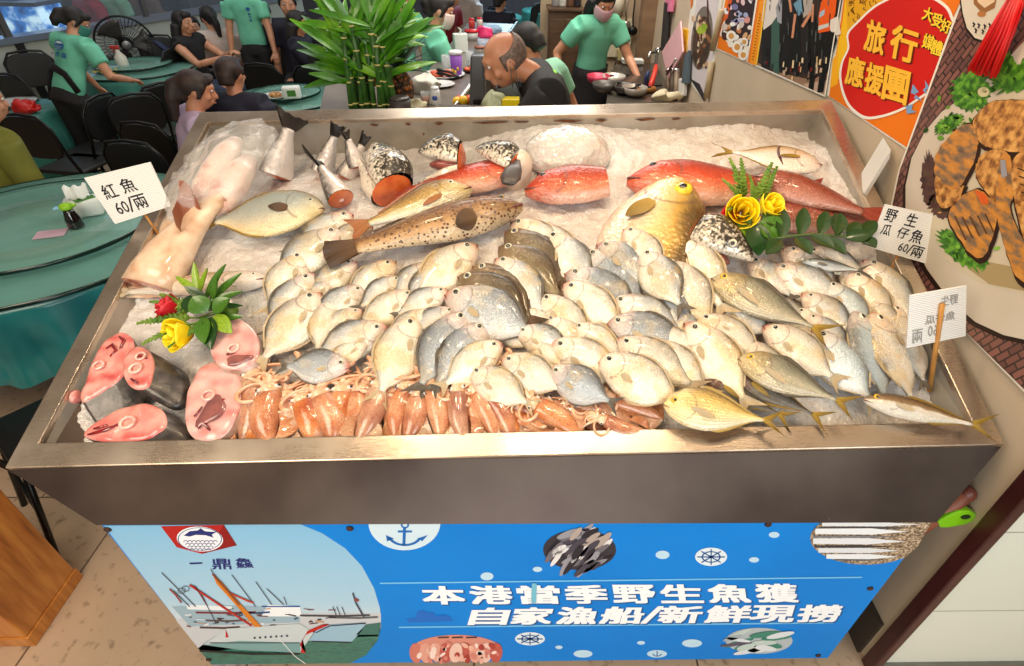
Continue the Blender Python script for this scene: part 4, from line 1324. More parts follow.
BLOOD = tex_mat('dark_red_flesh', [(.3, (150, 26, 34)), (.7, (86, 14, 22))], 40, 4, .15, coat=1)
CAV = tex_mat('steak_cavity', [(.3, (96, 62, 66)), (.55, (150, 90, 84)), (.75, (60, 44, 60))], 16, 4, .2, coat=.8)


def steak(outline, h, thick, lean, flesh, skin, label, bone=None, cavity=None, blood=None):
    """outline in pixels of the cut face; lean = how the slice tips (offset of its back face, in metres along u, v, n)"""
    c = Vector(tray(sum(p[0] for p in outline) / len(outline), sum(p[1] for p in outline) / len(outline), h))
    root = thing('fish_steak', label, 'fish steak', T(c.x, c.y, h - thick), 'fish steaks on the ice')
    P2 = [Vector(tray(px, py, h)) for px, py in outline]
    # smooth the outline
    n = len(P2); sm = []
    for i in range(n):
        p0, p1, p2, p3 = P2[i - 1], P2[i], P2[(i + 1) % n], P2[(i + 2) % n]
        for k in range(5):
            q = k / 5
            sm.append(.5 * ((2 * p1) + (p2 - p0) * q + (2 * p0 - 5 * p1 + 4 * p2 - p3) * q * q + (3 * p1 - p0 - 3 * p2 + p3) * q**3))
    N = len(sm); L = Vector(lean)
    cen = sum(sm, Vector((0, 0))) / N
    m = MB(); V = []; rings = [(1, 0), (.97, .007), (.8, .009), (.55, .008), (.3, .010), (.1, .009)]
    for (s, dh) in rings:
        for p in sm:
            q = cen + (p - cen) * s; V.append(T(q.x, q.y, h + dh * .6 + .003 * math.sin(q.x * 90) * math.cos(q.y * 80)))
    V.append(T(cen.x, cen.y, h + .006))
    Fc = []
    for r in range(len(rings) - 1):
        for i in range(N):
            j = (i + 1) % N; Fc.append((r * N + i, r * N + j, (r + 1) * N + j, (r + 1) * N + i))
    for i in range(N): Fc.append(((len(rings) - 1) * N + i, (len(rings) - 1) * N + (i + 1) % N, len(rings) * N))
    m.add(V, Fc); m.build('flesh', flesh, root, world=True)
    m = MB(); V = []
    for k in range(5):
        q = k / 4; bul = 1 + .02 * math.sin(PI * q)
        for p in sm:
            w2 = cen + (p - cen) * bul; V.append(T(w2.x + L.x * q, w2.y + L.y * q, h - thick * q))
    Fc = [(k * N + i, k * N + (i + 1) % N, (k + 1) * N + (i + 1) % N, (k + 1) * N + i) for k in range(4) for i in range(N)]
    Fc.append(tuple(4 * N + i for i in range(N)))
    m.add(V, Fc); m.build('skin', skin, root, world=True)
    if cavity:
        (cx, cy, rx, ry, rot) = cavity; m = MB(); u, v = tray(cx, cy, h)
        V = []; K = 18; a = math.radians(rot)
        for (s, dh) in ((1, .006), (.85, .0095), (.6, .0090), (.25, .0085)):
            for k in range(K):
                b = 2 * PI * k / K; w2 = 1 + .18 * math.sin(3 * b + cx); x = rx * s * w2 * math.cos(b); y = ry * s * w2 * math.sin(b)
                V.append(T(u + x * math.cos(a) - y * math.sin(a), v + x * math.sin(a) + y * math.cos(a), h + dh + .002))
        Fc = [(r * K + i, r * K + (i + 1) % K, (r + 1) * K + (i + 1) % K, (r + 1) * K + i) for r in range(3) for i in range(K)]
        Fc.append(tuple(3 * K + i for i in range(K)))
        m.add(V, Fc); m.build('cavity', CAV, root, world=True)
    for (cx, cy, r) in (bone or []):
        u, v = tray(cx, cy, h); m = MB(); path = [T(u + r * math.cos(2 * PI * k / 16), v + r * .9 * math.sin(2 * PI * k / 16), h + .011) for k in range(17)]
        m.tube(path, r * .26, 8); m.build('bone', BONE, root, world=True)
    for pts in (blood or []):
        m = MB(); path = [T(*tray(px, py, h), h + .009) for px, py in pts]
        m.tube(path, [.0055 * (1 - .5 * abs(2 * i / (len(path) - 1) - 1)) for i in range(len(path))], 8, flat=.5, up=tuple(UN)); m.build('bloodline', BLOOD, root, world=True)
    return root


steak([(112, 337), (124, 333), (135, 343), (130, 366), (118, 382), (95, 397), (82, 402), (86, 382), (98, 352)], .0, .05, (.06, -.075, 0), STEAK, SKIN_DARK, 'rosy fish steak with dark skin leaning against the tray wall', [(101, 367, .013)], None, [[(108, 350), (114, 346), (118, 352), (112, 358)], [(121, 338), (126, 342), (122, 350)]])
steak([(125, 358), (138, 347), (150, 352), (155, 366), (150, 386), (138, 390), (128, 384), (124, 371)], .02, .045, (.085, -.04, 0), STEAK, SKIN_DARK, 'small rosy steak with grey skin overlapping the one at the tray wall', [(138, 370, .015), (143, 358, .012)], None, [[(140, 357), (149, 360)], [(133, 380), (140, 385)]])
steak([(84, 436), (100, 421), (124, 408), (148, 404), (164, 412), (166, 428), (146, 440), (112, 443)], -.006, .045, (.06, -.03, 0), STEAK, SKIN_DARK, 'flat rosy steak with dark rind lying at the front rim corner', [(130, 424, .017)], None, [[(90, 436), (108, 431), (124, 424)], [(96, 430), (110, 426)]])
steak([(196, 374), (207, 364), (222, 361), (236, 370), (242, 388), (240, 410), (230, 430), (214, 442), (196, 440), (186, 424), (187, 398)], -.004, .04, (.02, .01, 0), STEAK_P, SKIN_PALE, 'oval pink steak with a hollow centre standing by the first squid', [(210, 397, .015)], (213, 412, .045, .028, 70), [[(200, 430), (206, 424), (212, 432)], [(196, 418), (204, 408)], [(220, 404), (226, 400)]])
steak([(212, 338), (222, 323), (238, 319), (254, 330), (260, 346), (256, 362), (238, 370), (222, 368), (212, 356)], .012, .05, (.02, -.03, 0), STEAK_P, SKIN_PALE, 'round pale pink steak behind the oval one below the roses', [(235, 350, .014)], (240, 361, .035, .016, 10), [[(228, 356), (236, 354)]])

# ---------------------------------------------------------------- salmon pieces
def skin_two(name, dark, pale, lo, hi, nsc=22, a1=.5, a2=1.3, vm=.5):
    t = NT(name); uvn = t.node('ShaderNodeUVMap'); sp = t.node('ShaderNodeSeparateXYZ'); t.link(uvn.outputs[0], sp.inputs[0])
    oc = t.coords('Object'); n1 = t.noise(oc, 12, 3); n2 = t.noise(oc, nsc, 3)
    f = t.math('MULTIPLY_ADD', sp.outputs[1], vm, .45 - vm * .5)
    f = t.math('ADD', f, t.math('MULTIPLY_ADD', n1, a1, -a1 / 2))
    f = t.math('ADD', f, t.math('MULTIPLY_ADD', n2, a2, -a2 / 2))
    t.base(t.ramp(f, [(lo, lin(pale)), (hi, lin(dark))])).val('Roughness', .25).val('Coat Weight', .4).val('Metallic', .15)
    t.bump(t.voro(oc, 60), .2, .01); return t.mat


SALMON_SKIN = skin_two('salmon_skin', (74, 68, 66), (230, 218, 210), .25, .72, 90, .3, .5, .9)
SALMON_HEAD = skin_two('salmon_head_skin', (56, 50, 42), (234, 220, 200), .40, .62, 100, .4, 1.0, .45)
SALMON_FLESH = tex_mat('salmon_flesh', [(.3, (226, 120, 60)), (.6, (206, 88, 38)), (.8, (170, 60, 24))], 26, 4, .25, coat=.5, sss=.1)
FIN_DARK = fin_mat('fin_dark', (74, 66, 64), (36, 32, 32))


def frame(P, d3, up3):
    X = Vector(d3).normalized(); Z = (Vector(up3) - X * X.dot(Vector(up3))).normalized(); Y = Z.cross(X)
    M = Matrix((X, Y, Z)).transposed().to_4x4(); M.translation = P; return M


def salmon_tail(cut_px, fin_px, h0, h1, w, label, finw=.075, face_dir=None):
    """a tail cut: orange cut face at the near end, tail fin standing up at the far end"""
    a = T(*tray(*cut_px, h0), h0)
    b = T(*tray(*fin_px, h1), h1)
    L = (b - a).length
    M = frame(a, b - a, UN + UY * -.4)
    root = thing('salmon_tail', label, 'fish tail', m=M, group='salmon tails at the back of the tray')
    m = MB(); V = []; U = []; ns = 20; prof = [(0, w * .98), (.02, w), (.3, w * .82), (.55, w * .56), (.7, w * .40), (.78, w * .38)]
    for i in range(16):
        q = .78 * i / 15; r = interp(prof, q)
        for k in range(ns):
            an = 2 * PI * k / ns; V.append((q * L, r * math.cos(an) * .72, r * math.sin(an))); U.append((q, .5 + .5 * math.cos(an)))
    Fc = [(i * ns + k, i * ns + (k + 1) % ns, (i + 1) * ns + (k + 1) % ns, (i + 1) * ns + k) for i in range(15) for k in range(ns)]
    Fc.append(tuple(15 * ns + k for k in range(ns)))
    m.add(V, Fc, U); m.build('skin', SALMON_SKIN, root)
    m = MB(); V = [(-.001, w * .96 * math.cos(2 * PI * k / ns) * .72, w * .96 * math.sin(2 * PI * k / ns)) for k in range(ns)] + [(-.008, w * .5 * math.cos(2 * PI * k / ns) * .72, w * .5 * math.sin(2 * PI * k / ns)) for k in range(ns)] + [(-.004, 0, 0)]
    m.add(V, [(k, (k + 1) % ns, ns + (k + 1) % ns, ns + k) for k in range(ns)] + [(ns + k, ns + (k + 1) % ns, 2 * ns) for k in range(ns)])
    cf = m.build('cut_face', SALMON_FLESH, root)
    m = MB(); m.ball((-.008, 0, .1 * w), (.004, w * .14, w * .14), 12, 8); m.build('backbone', BONE, cf)
    # the fin fans out in the plane of the tail's height (local z) -> build in xz
    m = MB(); V = []; U = []; n = 8; kk = 15
    for s_ in (1, -1):
        for j in range(n + 1):
            q = j / n
            for i in range(kk):
                r = -1 + 2 * i / (kk - 1)
                x = L * .76 + L * .30 * q * (1 - .18 * (1 - abs(r))) * (1 + .05 * ((i * 7) % 3 - 1) * (q > .8))
                V.append((x, s_ * .004 * (1 - .7 * q) + .012 * math.sin(r * 3) * q, w * .38 * r + (finw - w * .38) * r * q ** .8)); U.append((q, i / (kk - 1)))
    N = (n + 1) * kk; Fc = []
    for j in range(n):
        for i in range(kk - 1):
            b_ = j * kk + i
            Fc.append((b_, b_ + 1, b_ + kk + 1, b_ + kk)); Fc.append((N + b_, N + b_ + kk, N + b_ + kk + 1, N + b_ + 1))
    m.add(V, Fc, U); m.build('tail_fin', FIN_DARK, root)
    return root


salmon_tail((276, 176), (292, 116), -.06, .07, .072, 'salmon tail cut with tall dark fin closest to the bagged fish', .11)
salmon_tail((341, 199), (316, 160), .0, .06, .062, 'salmon tail cut with broad fanned fin and round orange face above the bream', .10)
salmon_tail((322, 172), (338, 126), -.07, .05, .05, 'pale salmon tail cut with narrow fin behind the fanned one', .05)
salmon_tail((357, 166), (345, 132), -.06, .04, .05, 'salmon tail cut with orange face beside the first salmon head', .06)
salmon_tail((346, 178), (366, 136), -.09, .0, .05, 'salmon tail cut with one upright fin tip, behind the others', .03)


def salmon_head(nose, neck, h, size, label, tilt=0, gape=.3, white=False):
    """gaping head: upper skull and lower jaw wedge, cut at the neck"""
    a = T(*tray(*neck, h), h); b = T(*tray(*nose, h), h); L = (b - a).length
    M = frame(a, b - a, UN - UY * .25)
    M = M @ Matrix.Rotation(tilt, 4, 'X')
    root = thing('cut_salmon', label, 'fish head', m=M, group='salmon heads at the back of the tray')
    ns = 20; s = size
    # upper part (skull) x 0 neck -> L nose
    m = MB(); V = []; U = []
    for i in range(18):
        q = i / 17; r = s * interp([(0, .82), (.25, 1.0), (.5, .86), (.75, .58), (.93, .28), (1, .08)], q)
        for k in range(ns):
            an = 2 * PI * k / ns; zz = r * math.sin(an); z = max(zz, -r * .25) + gape * s * .25 * q
            V.append((q * L, r * .75 * math.cos(an), z)); U.append((q, .5 + .5 * math.sin(an)))
    Fc = [(i * ns + k, i * ns + (k + 1) % ns, (i + 1) * ns + (k + 1) % ns, (i + 1) * ns + k) for i in range(17) for k in range(ns)]
    Fc.append(tuple(17 * ns + k for k in range(ns))); m.add(V, Fc, U); m.build('skull', SALMON_HEAD, root)
    m = MB(); V = []; U = []
    for i in range(16):
        q = i / 15; r = s * interp([(0, .7), (.3, .78), (.6, .5), (.85, .28), (1, .1)], q)
        for k in range(ns):
            an = 2 * PI * k / ns; zz = r * math.sin(an)
            V.append((q * L * .96, r * .62 * math.cos(an), min(zz * .7, r * .12) - s * .34 - gape * s * .75 * q)); U.append((q, .25 + .3 * math.sin(an)))
    Fc = [(i * ns + k, i * ns + (k + 1) % ns, (i + 1) * ns + (k + 1) % ns, (i + 1) * ns + k) for i in range(15) for k in range(ns)]
    Fc.append(tuple(15 * ns + k for k in range(ns))); m.add(V, Fc, U); m.build('lower_jaw', SALMON_HEAD, root)
    m = MB(); m.ball((L * .34, 0, -s * .28), (L * .38, s * .5, s * .22), 16, 10); m.build('mouth_flesh', tex_mat('mouth_flesh', [(.3, (186, 104, 92)), (.7, (116, 50, 46))], 30, 3, .25, coat=.6), root)
    m = MB(); V = [(-.004, s * .62 * math.cos(2 * PI * k / ns), s * .1 + s * .72 * math.sin(2 * PI * k / ns) - .12 * s) for k in range(ns)] + [(-.016, s * .3 * math.cos(2 * PI * k / ns), s * .35 * math.sin(2 * PI * k / ns)) for k in range(ns)] + [(-.005, 0, 0)]
    m.add(V, [(k, (k + 1) % ns, ns + (k + 1) % ns, ns + k) for k in range(ns)] + [(ns + k, ns + (k + 1) % ns, 2 * ns) for k in range(ns)])
    m.build('cut_face', SALMON_FLESH, root)
    for sg in (-1, 1):
        m = MB(); m.ball((L * .62, sg * s * .52, s * .22 + gape * s * .15), (s * .14, s * .06, s * .14), 14, 10); e = m.build('eye', IRIS_PALE, root)
        m = MB(); m.ball((L * .62, sg * s * .56, s * .22 + gape * s * .15), (s * .075, s * .04, s * .075), 12, 8); m.build('pupil', EYE_DARK, e)
    return root


salmon_head((372, 146), (392, 190), .0, .10, 'salmon head with orange cut edge next to the tails', 1.2, .4)
salmon_head((418, 158), (460, 160), .02, .085, 'gaping salmon head with open jaws behind the red snapper', 1.2, .9)
salmon_head((474, 152), (514, 168), .01, .08, 'salmon head with white collar between two red snappers', 1.2, .5)
salmon_head((751, 264), (694, 236), .02, .095, 'salmon head with black speckled brow beside the yellow roses', -1.1, .4)
# the pale collar fin of the third head
root = thing('collar_piece', 'white salmon collar with dark-tipped fin beside the snapper mouth', 'fish piece', T(*tray(512, 172, -.03), -.03))
m = MB(); P = T(*tray(515, 172, -.02), -.02); m.ball(P, (.06, .05, .085), 18, 12, Matrix.Rotation(.3, 3, 'Y')); m.build('flesh', mat('collar_flesh', (236, 212, 192), .3, coat=.5, var=.15), root, world=True)
m = MB(); a = T(*tray(517, 160, .05), .05); b = T(*tray(508, 184, .05), .05); m.tube([a, a.lerp(b, .4), a.lerp(b, .75), b], [.012, .03, .036, .022], 12, flat=.3, up=tuple(UN)); m.build('fin', FIN_DARK, root, world=True)

# ---------------------------------------------------------------- big pale tail piece and the bagged fish
PALE_SKIN = tex_mat('pale_croaker_skin', [(.3, (240, 216, 190)), (.5, (226, 192, 160)), (.65, (206, 160, 126)), (.8, (180, 120, 100))], 16, 7, .3, bump=.5, bdist=.012, coat=.4)
root = thing('croaker_tail', 'long pale croaker tail piece with dark red cut end and rusty fin', 'fish piece', T(*tray(150, 270, -.03), -.06))
pts = [(150, 287), (158, 272), (171, 252), (188, 230), (205, 210), (222, 196)]
path = [T(*tray(*p, -.01 + .012 * i), -.01 + .012 * i) for i, p in enumerate(pts)]
m = MB(); m.tube(path, [.088, .086, .076, .056, .042, .034], 20, flat=.66, up=tuple(UN)); m.build('body', PALE_SKIN, root, world=True)
d = (path[0] - path[1]).normalized(); side_ = d.cross(UN).normalized(); up_ = side_.cross(d)
m = MB(); ns = 20; V = []
for (s, o_) in ((1, .002), (.6, .008), (.3, -.006)):
    V += [path[0] + d * o_ + side_ * (.087 * s * math.cos(2 * PI * k / ns)) + up_ * (.055 * s * math.sin(2 * PI * k / ns)) for k in range(ns)]
m.add(V, [(r * ns + k, r * ns + (k + 1) % ns, (r + 1) * ns + (k + 1) % ns, (r + 1) * ns + k) for r in range(2) for k in range(ns)] + [tuple(2 * ns + k for k in range(ns))])
m.build('cut_face', tex_mat('raw_red_flesh', [(.3, (216, 150, 132)), (.6, (176, 82, 72)), (.8, (120, 40, 40))], 24, 4, .2, coat=.6), root, world=True)
def fin3d(m, roots, tips, th=.004, n=8):
    k = len(tips); V = []; U = []
    for s_ in (1, -1):
        for j in range(n + 1):
            q = j / n
            for i in range(k):
                V.append(roots[i].lerp(tips[i], q) + UN * (s_ * th * (1 - .7 * q) + .010 * math.sin(i * 1.9) * q)); U.append((q, i / (k - 1)))
    N = (n + 1) * k; Fc = []
    for j in range(n):
        for i in range(k - 1):
            b_ = j * k + i; Fc.append((b_, b_ + 1, b_ + k + 1, b_ + k)); Fc.append((N + b_, N + b_ + k, N + b_ + k + 1, N + b_ + 1))
    m.add(V, Fc, U)


m = MB(); ra, rb = T(*tray(184, 236, .03), .03), T(*tray(202, 212, .05), .05)
tipp = [(176, 226), (174, 214), (175, 202), (178, 192), (181, 183), (185, 181), (190, 186), (194, 194), (198, 202)]
fin3d(m, [ra.lerp(rb, i / 8) for i in range(9)], [T(*tray(*p, .10), .10) for p in tipp]); m.build('tail_fin', fin_mat('fin_rust', (190, 120, 84), (150, 84, 60)), root, world=True)
root = thing('belly_strip', 'yellowish belly strip sticking out beneath the croaker tail', 'fish piece', T(*tray(150, 292, -.05), -.06))
m = MB(); m.tube([T(*tray(x, y, -.03), -.03) for x, y in ((116, 297), (130, 292), (150, 290), (175, 289))], [.006, .022, .03, .024], 14, flat=.5, up=tuple(UN)); m.build('flesh', PALE_SKIN, root, world=True)
# reddish croaker lying behind, head hidden by the bag
root = thing('fish_fillet', 'pale fillet with reddish fin lying along the tray wall behind the price sign', 'fish piece', T(*tray(175, 225, -.05), -.07))
m = MB(); m.tube([T(*tray(x, y, -.04), -.04) for x, y in ((158, 262), (166, 248), (176, 226), (184, 206), (188, 192))], [.02, .04, .05, .045, .02], 16, flat=.6, up=tuple(UN)); m.build('flesh', PALE_SKIN, root, world=True)

bagl = T(*tray(222, 180, -.03), -.08)
for k, (pp, rr, lab) in enumerate((([(236, 140), (228, 152), (216, 170), (206, 188), (199, 204)], [.024, .046, .05, .046, .024], 'plump white fish inside the clear bag, next to the tray wall'), ([(250, 160), (240, 172), (228, 190), (218, 204), (208, 212)], [.03, .052, .06, .05, .024], 'plump white fish inside the clear bag, next to the salmon tail'))):
    root = thing('bagged_fish', lab, 'fish', T(*tray(*pp[2], .0), -.04), 'white fish in the clear bag')
    m = MB(); m.tube([T(*tray(x, y, .03), .03) for x, y in pp], rr, 18, flat=.8, up=tuple(UN)); m.build('body', tex_mat('white_flesh', [(.3, (244, 224, 210)), (.55, (234, 200, 182)), (.7, (216, 150, 132))], 18, 6, .3, bump=.4, coat=.5, sss=.15), root, world=True)
# plastic film
t = NT('clear_plastic_film')
oc = t.coords('Object'); n1 = t.noise(oc, 14, 4, .6)
t.base((.95, .93, .9, 1)).val('Roughness', .08).val('Alpha', .26).val('Specular IOR Level', .9).val('Coat Weight', 1.0)
t.bump(n1, .8, .03); FILM = t.mat
m = MB(); ns, nr = 40, 22; V = []
cpath = [(244, 130), (240, 146), (232, 166), (220, 190), (209, 210), (200, 219)]
for i in range(nr + 1):
    q = i / nr * 5; k = min(4, int(q)); fr = q - k
    px = cpath[k][0] + (cpath[k + 1][0] - cpath[k][0]) * fr; py = cpath[k][1] + (cpath[k + 1][1] - cpath[k][1]) * fr
    c = T(*tray(px, py, .02), .02); wd = interp([(0, .05), (.15, .12), (.5, .155), (.8, .12), (1, .05)], i / nr)
    for a in range(ns):
        an = 2 * PI * a / ns; P = c + (UX * .9 + UYo * .45).normalized() * (wd * math.cos(an)) + UN * (wd * .62 * math.sin(an))
        nz = mnoise.noise(P * 16) * .030 + mnoise.noise(P * 38) * .022 + abs(mnoise.noise(P * 24)) * .03
        V.append(P + (P - c) * nz * 8)
Fc = [(i * ns + a, i * ns + (a + 1) % ns, (i + 1) * ns + (a + 1) % ns, (i + 1) * ns + a) for i in range(nr) for a in range(ns)]
m.add(V, Fc); bag = m.build('plastic_bag', FILM); tag(bag, 'crinkled clear plastic bag around two white fish in the back corner', 'bag')
# lump of ice in a clear bag on the mound
m = MB(); c = T(*tray(566, 152, -.02), -.02); ns, nr = 36, 14; V = []
for i in range(nr + 1):
    q = i / nr; r = math.cos(q * PI / 2); z = math.sin(q * PI / 2)
    for a in range(ns):
        an = 2 * PI * a / ns; p = Vector((r * math.cos(an), r * math.sin(an), z)); nz = 1 + .10 * mnoise.noise(p * 2.2 + Vector((3, 1, 2))) + .04 * mnoise.noise(p * 7)
        V.append(c + UX * (.165 * p.x * nz) + UYo * (.115 * p.y * nz) + UN * (.10 * p.z * nz - .02))
m.add(V, [(i * ns + a, i * ns + (a + 1) % ns, (i + 1) * ns + (a + 1) % ns, (i + 1) * ns + a) for i in range(nr) for a in range(ns)])
t = NT('bagged_ice'); oc = t.coords('Object')
t.base(t.ramp(t.noise(oc, 10, 3), [(.3, lin((196, 186, 178))), (.7, lin((222, 216, 210)))])).val('Roughness', .2).val('Coat Weight', .8).val('Subsurface Weight', .3).val('Subsurface Scale', .3); t.bump(t.math('ADD', t.noise(oc, 26, 4), t.voro(oc, 60)), .35, .015)
o = m.build('ice_bag', t.mat); tag(o, 'smooth frosty bag of ice heaped against the back wall of the tray', 'ice bag')
# scrap of flesh
root = thing('flesh_scrap', 'tiny scrap of pink flesh stuck on the steel wall', 'fish scrap', T(*tray(76, 398, -.05), -.06))
m = MB(); m.ball(T(*tray(76, 397, -.03), -.03), (.012, .02, .02), 10, 8); m.build('flesh', STEAK, root, world=True)
# ---------------------------------------------------------------- price signs on bamboo sticks
t = NT('corrugated_board')
oc = t.coords('UV'); wv = t.node('ShaderNodeTexWave'); wv.bands_direction = 'Y'; wv.inputs['Scale'].default_value = 9; t.link(oc, wv.inputs['Vector'])
t.base(t.ramp(wv.outputs['Fac'], [(.2, lin((206, 204, 200))), (.8, lin((232, 230, 226)))])).val('Roughness', .35); t.bump(wv.outputs['Fac'], .3, .003)
BOARD = t.mat
BAMBOO = tex_mat('bamboo_stick', [(.3, (206, 150, 74)), (.7, (160, 104, 44))], 8, 3, .5, sc3=(4, 4, .4))
INK = (24, 22, 26)


def price_sign(quad, depth, texts, stick, label, mirrored=False, ghost=None):
    """quad: top-left, top-right, bottom-right, bottom-left pixels; the board stands on a plane through `depth` facing the camera side"""
    P0, n = depth
    pf = lambda x, y: onplane(x, y, P0, n)
    nn = Vector(n).normalized()
    if nn.dot(CAM_P - P0) < 0: nn = -nn
    base = T(*tray(*stick[1], -.03), -.05)
    root = thing('price_sign', label, 'price sign', base, 'hand-written price signs')
    C = [pf(*q) for q in quad]
    m = MB()
    V = []; U = []
    for k in (0, 1):
        for p, uv in zip(C, ((0, 1), (1, 1), (1, 0), (0, 0))): V.append(p - nn * .005 * k - base); U.append(uv)
    m.add(V, [(0, 1, 2, 3), (7, 6, 5, 4), (0, 4, 5, 1), (1, 5, 6, 2), (2, 6, 7, 3), (3, 7, 4, 0)], U)
    b = m.build('board', BOARD, root, smooth=False)
    f = Flat(pf, nn, .0006)
    for (body, q, bold) in texts:
        # q in 0..1 board coordinates: x0, y0, x1, y1 (y down), slant
        x0, y0, x1, y1, sl = q

        def bl(a, c): return tuple((1 - c) * ((1 - a) * quad[0][i] + a * quad[1][i]) + c * ((1 - a) * quad[3][i] + a * quad[2][i]) for i in (0, 1))
        Q = [bl(x0, y1), bl(x1, y1 + sl), bl(x1, y0 + sl), bl(x0, y0)]
        if mirrored: Q = [Q[1], Q[0], Q[3], Q[2]]
        f.text(body, Q, ghost or INK, 1.5, bold)
    o = MB.build(f, 'handwriting', None, b, smooth=False)
    for vv in o.data.vertices: vv.co -= base
    a = pf(*stick[0]) + nn * (.006 if mirrored else -.008); e = T(*tray(*stick[1], -.03), -.06)
    m = MB(); m.tube([a - base, a.lerp(e, .5) - base, e - base], .0042 if not mirrored else .0062, 10); m.build('stick', BAMBOO, root)
    return root


D1 = (T(*tray(158, 240, -.03), -.03), Vector((.15, -1, .35)).normalized())
price_sign([(84, 178), (150, 162), (171, 206), (115, 224)], D1, [('紅', (.12, .22, .33, .52, 0), .009), ('魚', (.42, .2, .64, .5, 0), .009), ('60', (.16, .62, .36, .86, 0), .006), ('/', (.36, .58, .46, .88, 0), .006), ('兩', (.47, .58, .68, .88, 0), .009)], ((128, 192), (162, 241)), 'corrugated price sign on a stick reading red fish, by the round glass table')
D2 = (T(*tray(892, 272, -.02), -.02), Vector((-.28, -1, .45)).normalized())
price_sign([(885, 204), (955, 219.5), (931, 265), (869, 247)], D2, [('野', (.06, .08, .22, .36, 0), .009), ('生', (.36, .07, .52, .35, 0), .009), ('瓜', (.08, .42, .22, .66, 0), .009), ('仔', (.32, .40, .48, .64, 0), .009), ('魚', (.52, .38, .70, .66, 0), .009), ('60', (.42, .72, .56, .90, 0), .006), ('/', (.56, .70, .63, .92, 0), .006), ('兩', (.63, .70, .80, .94, 0), .009)], ((902, 250), (890, 275)), 'corrugated price sign with three lines of writing in front of the fried fish poster')
D3 = (T(*tray(937, 384, -.03), -.03), Vector((-.1, -1, .3)).normalized())
price_sign([(909.6, 295.6), (966.6, 285.7), (965.7, 336), (906.6, 348)], D3, [('野生', (.55, .12, .85, .32, 0), .01), ('魚仔瓜', (.3, .45, .8, .62, 0), .008), ('60', (.35, .66, .52, .86, 0), .01), ('兩', (.08, .68, .26, .94, 0), .01)], ((941, 303), (936, 386)), 'price sign seen from behind with thick bamboo stick, nearest the front corner', True, (150, 146, 142))
# the sign seen edge-on against the side of the tray
a0 = T(*tray(866, 196, .0), .0)
root = thing('price_sign', 'price sign seen edge on, leaning at the red snapper tails', 'price sign', T(*tray(866, 200, -.04), -.05), 'hand-written price signs')
pl = (a0, Vector((-.98, -.18, .1)).normalized()); V = [onplane(x, y, a0, (0, -1, .25)) for x, y in ((891, 150), (889.5, 158), (866, 197), (864, 194))]
m = MB(); m.slab([V[0], V[1], V[2], V[3]], .10, Vector((.22, .97, .1)).normalized()); m.build('board', BOARD, root, smooth=False, world=True)
m = MB(); m.tube([V[2], T(*tray(862, 204, -.04), -.06)], .005, 8); m.build('stick', BAMBOO, root, world=True)

# ---------------------------------------------------------------- bouquets
LEAF = tex_mat('glossy_leaf', [(.3, (78, 124, 32)), (.6, (50, 92, 22)), (.8, (104, 146, 44))], 14, 3, .3, coat=.3, which='Generated')
LEAF_L = tex_mat('light_leaf', [(.3, (150, 176, 40)), (.7, (92, 134, 26))], 14, 3, .35, coat=.2, which='Generated')
LEAF_D = tex_mat('dark_leaf', [(.3, (36, 76, 26)), (.7, (18, 46, 16))], 14, 3, .3, coat=.4, which='Generated')
FERN = tex_mat('fern_green', [(.3, (120, 150, 44)), (.7, (70, 110, 28))], 20, 3, .5)
STEM = mat('green_stem', (74, 96, 36), .5)
YEL = tex_mat('yellow_petal', [(.3, (255, 232, 30)), (.7, (252, 206, 10))], 8, 3, .5, sss=.25)
REDP = tex_mat('red_petal', [(.3, (206, 16, 36)), (.7, (140, 4, 20))], 8, 3, .4, sss=.05)


def leaf_geo(m, a, d, up, L, W, curl=.2, n=9, kk=5):
    """leaf blade from a along d"""
    d = Vector(d).normalized(); up = Vector(up); sd = d.cross(up).normalized(); up = sd.cross(d).normalized()
    V = []; Fc = []
    for s_ in (1, -1):
        for i in range(n + 1):
            q = i / n; w2 = W * .5 * (math.sin(PI * min(1, q * .93 + .05)) ** .8); c = Vector(a) + d * (L * q) + up * (-curl * L * q * q)
            for k in range(kk):
                r = -1 + 2 * k / (kk - 1)
                V.append(c + sd * (w2 * r) + up * (abs(r) * w2 * .25 + s_ * .0012))
    N = (n + 1) * kk
    for i in range(n):
        for k in range(kk - 1):
            b = i * kk + k
            Fc.append((b, b + 1, b + kk + 1, b + kk)); Fc.append((N + b, N + b + kk, N + b + kk + 1, N + b + 1))
    m.add(V, Fc); return m


def rose(parent, c, ax, r, pm, name='rose'):
    """rose head: spiralled cupped petals"""
    base = parent.location
    ax = Vector(ax).normalized(); M = ax.to_track_quat('Z', 'Y').to_matrix()
    m = MB(); rnd = random.Random(int(c.x * 1000))
    for k in range(11):
        a0 = k * 2.4; rr = r * (.25 + .075 * k); hgt = r * (1.9 - .05 * k); wdt = 1.5
        V = []; Fc = []; nu_, nv_ = 9, 6
        for i in range(nu_ + 1):
            for j in range(nv_ + 1):
                a = a0 + (i / nu_ - .5) * wdt * 1.3; q = j / nv_
                rad = rr * (.35 + .75 * math.sin(q * 1.75)) + (r * .12 * max(0, q - .75) * 4 * (k / 10))
                edge_ = 1 - .25 * abs(2 * i / nu_ - 1) ** 3
                V.append(c + M @ Vector((rad * math.cos(a), rad * math.sin(a), hgt * q * edge_ - r * .8)) - base)
        for i in range(nu_):
            for j in range(nv_):
                b = i * (nv_ + 1) + j; Fc.append((b, b + nv_ + 1, b + nv_ + 2, b + 1))
        m.add(V, Fc)
    m.build(name, pm, parent, solid=.0012)


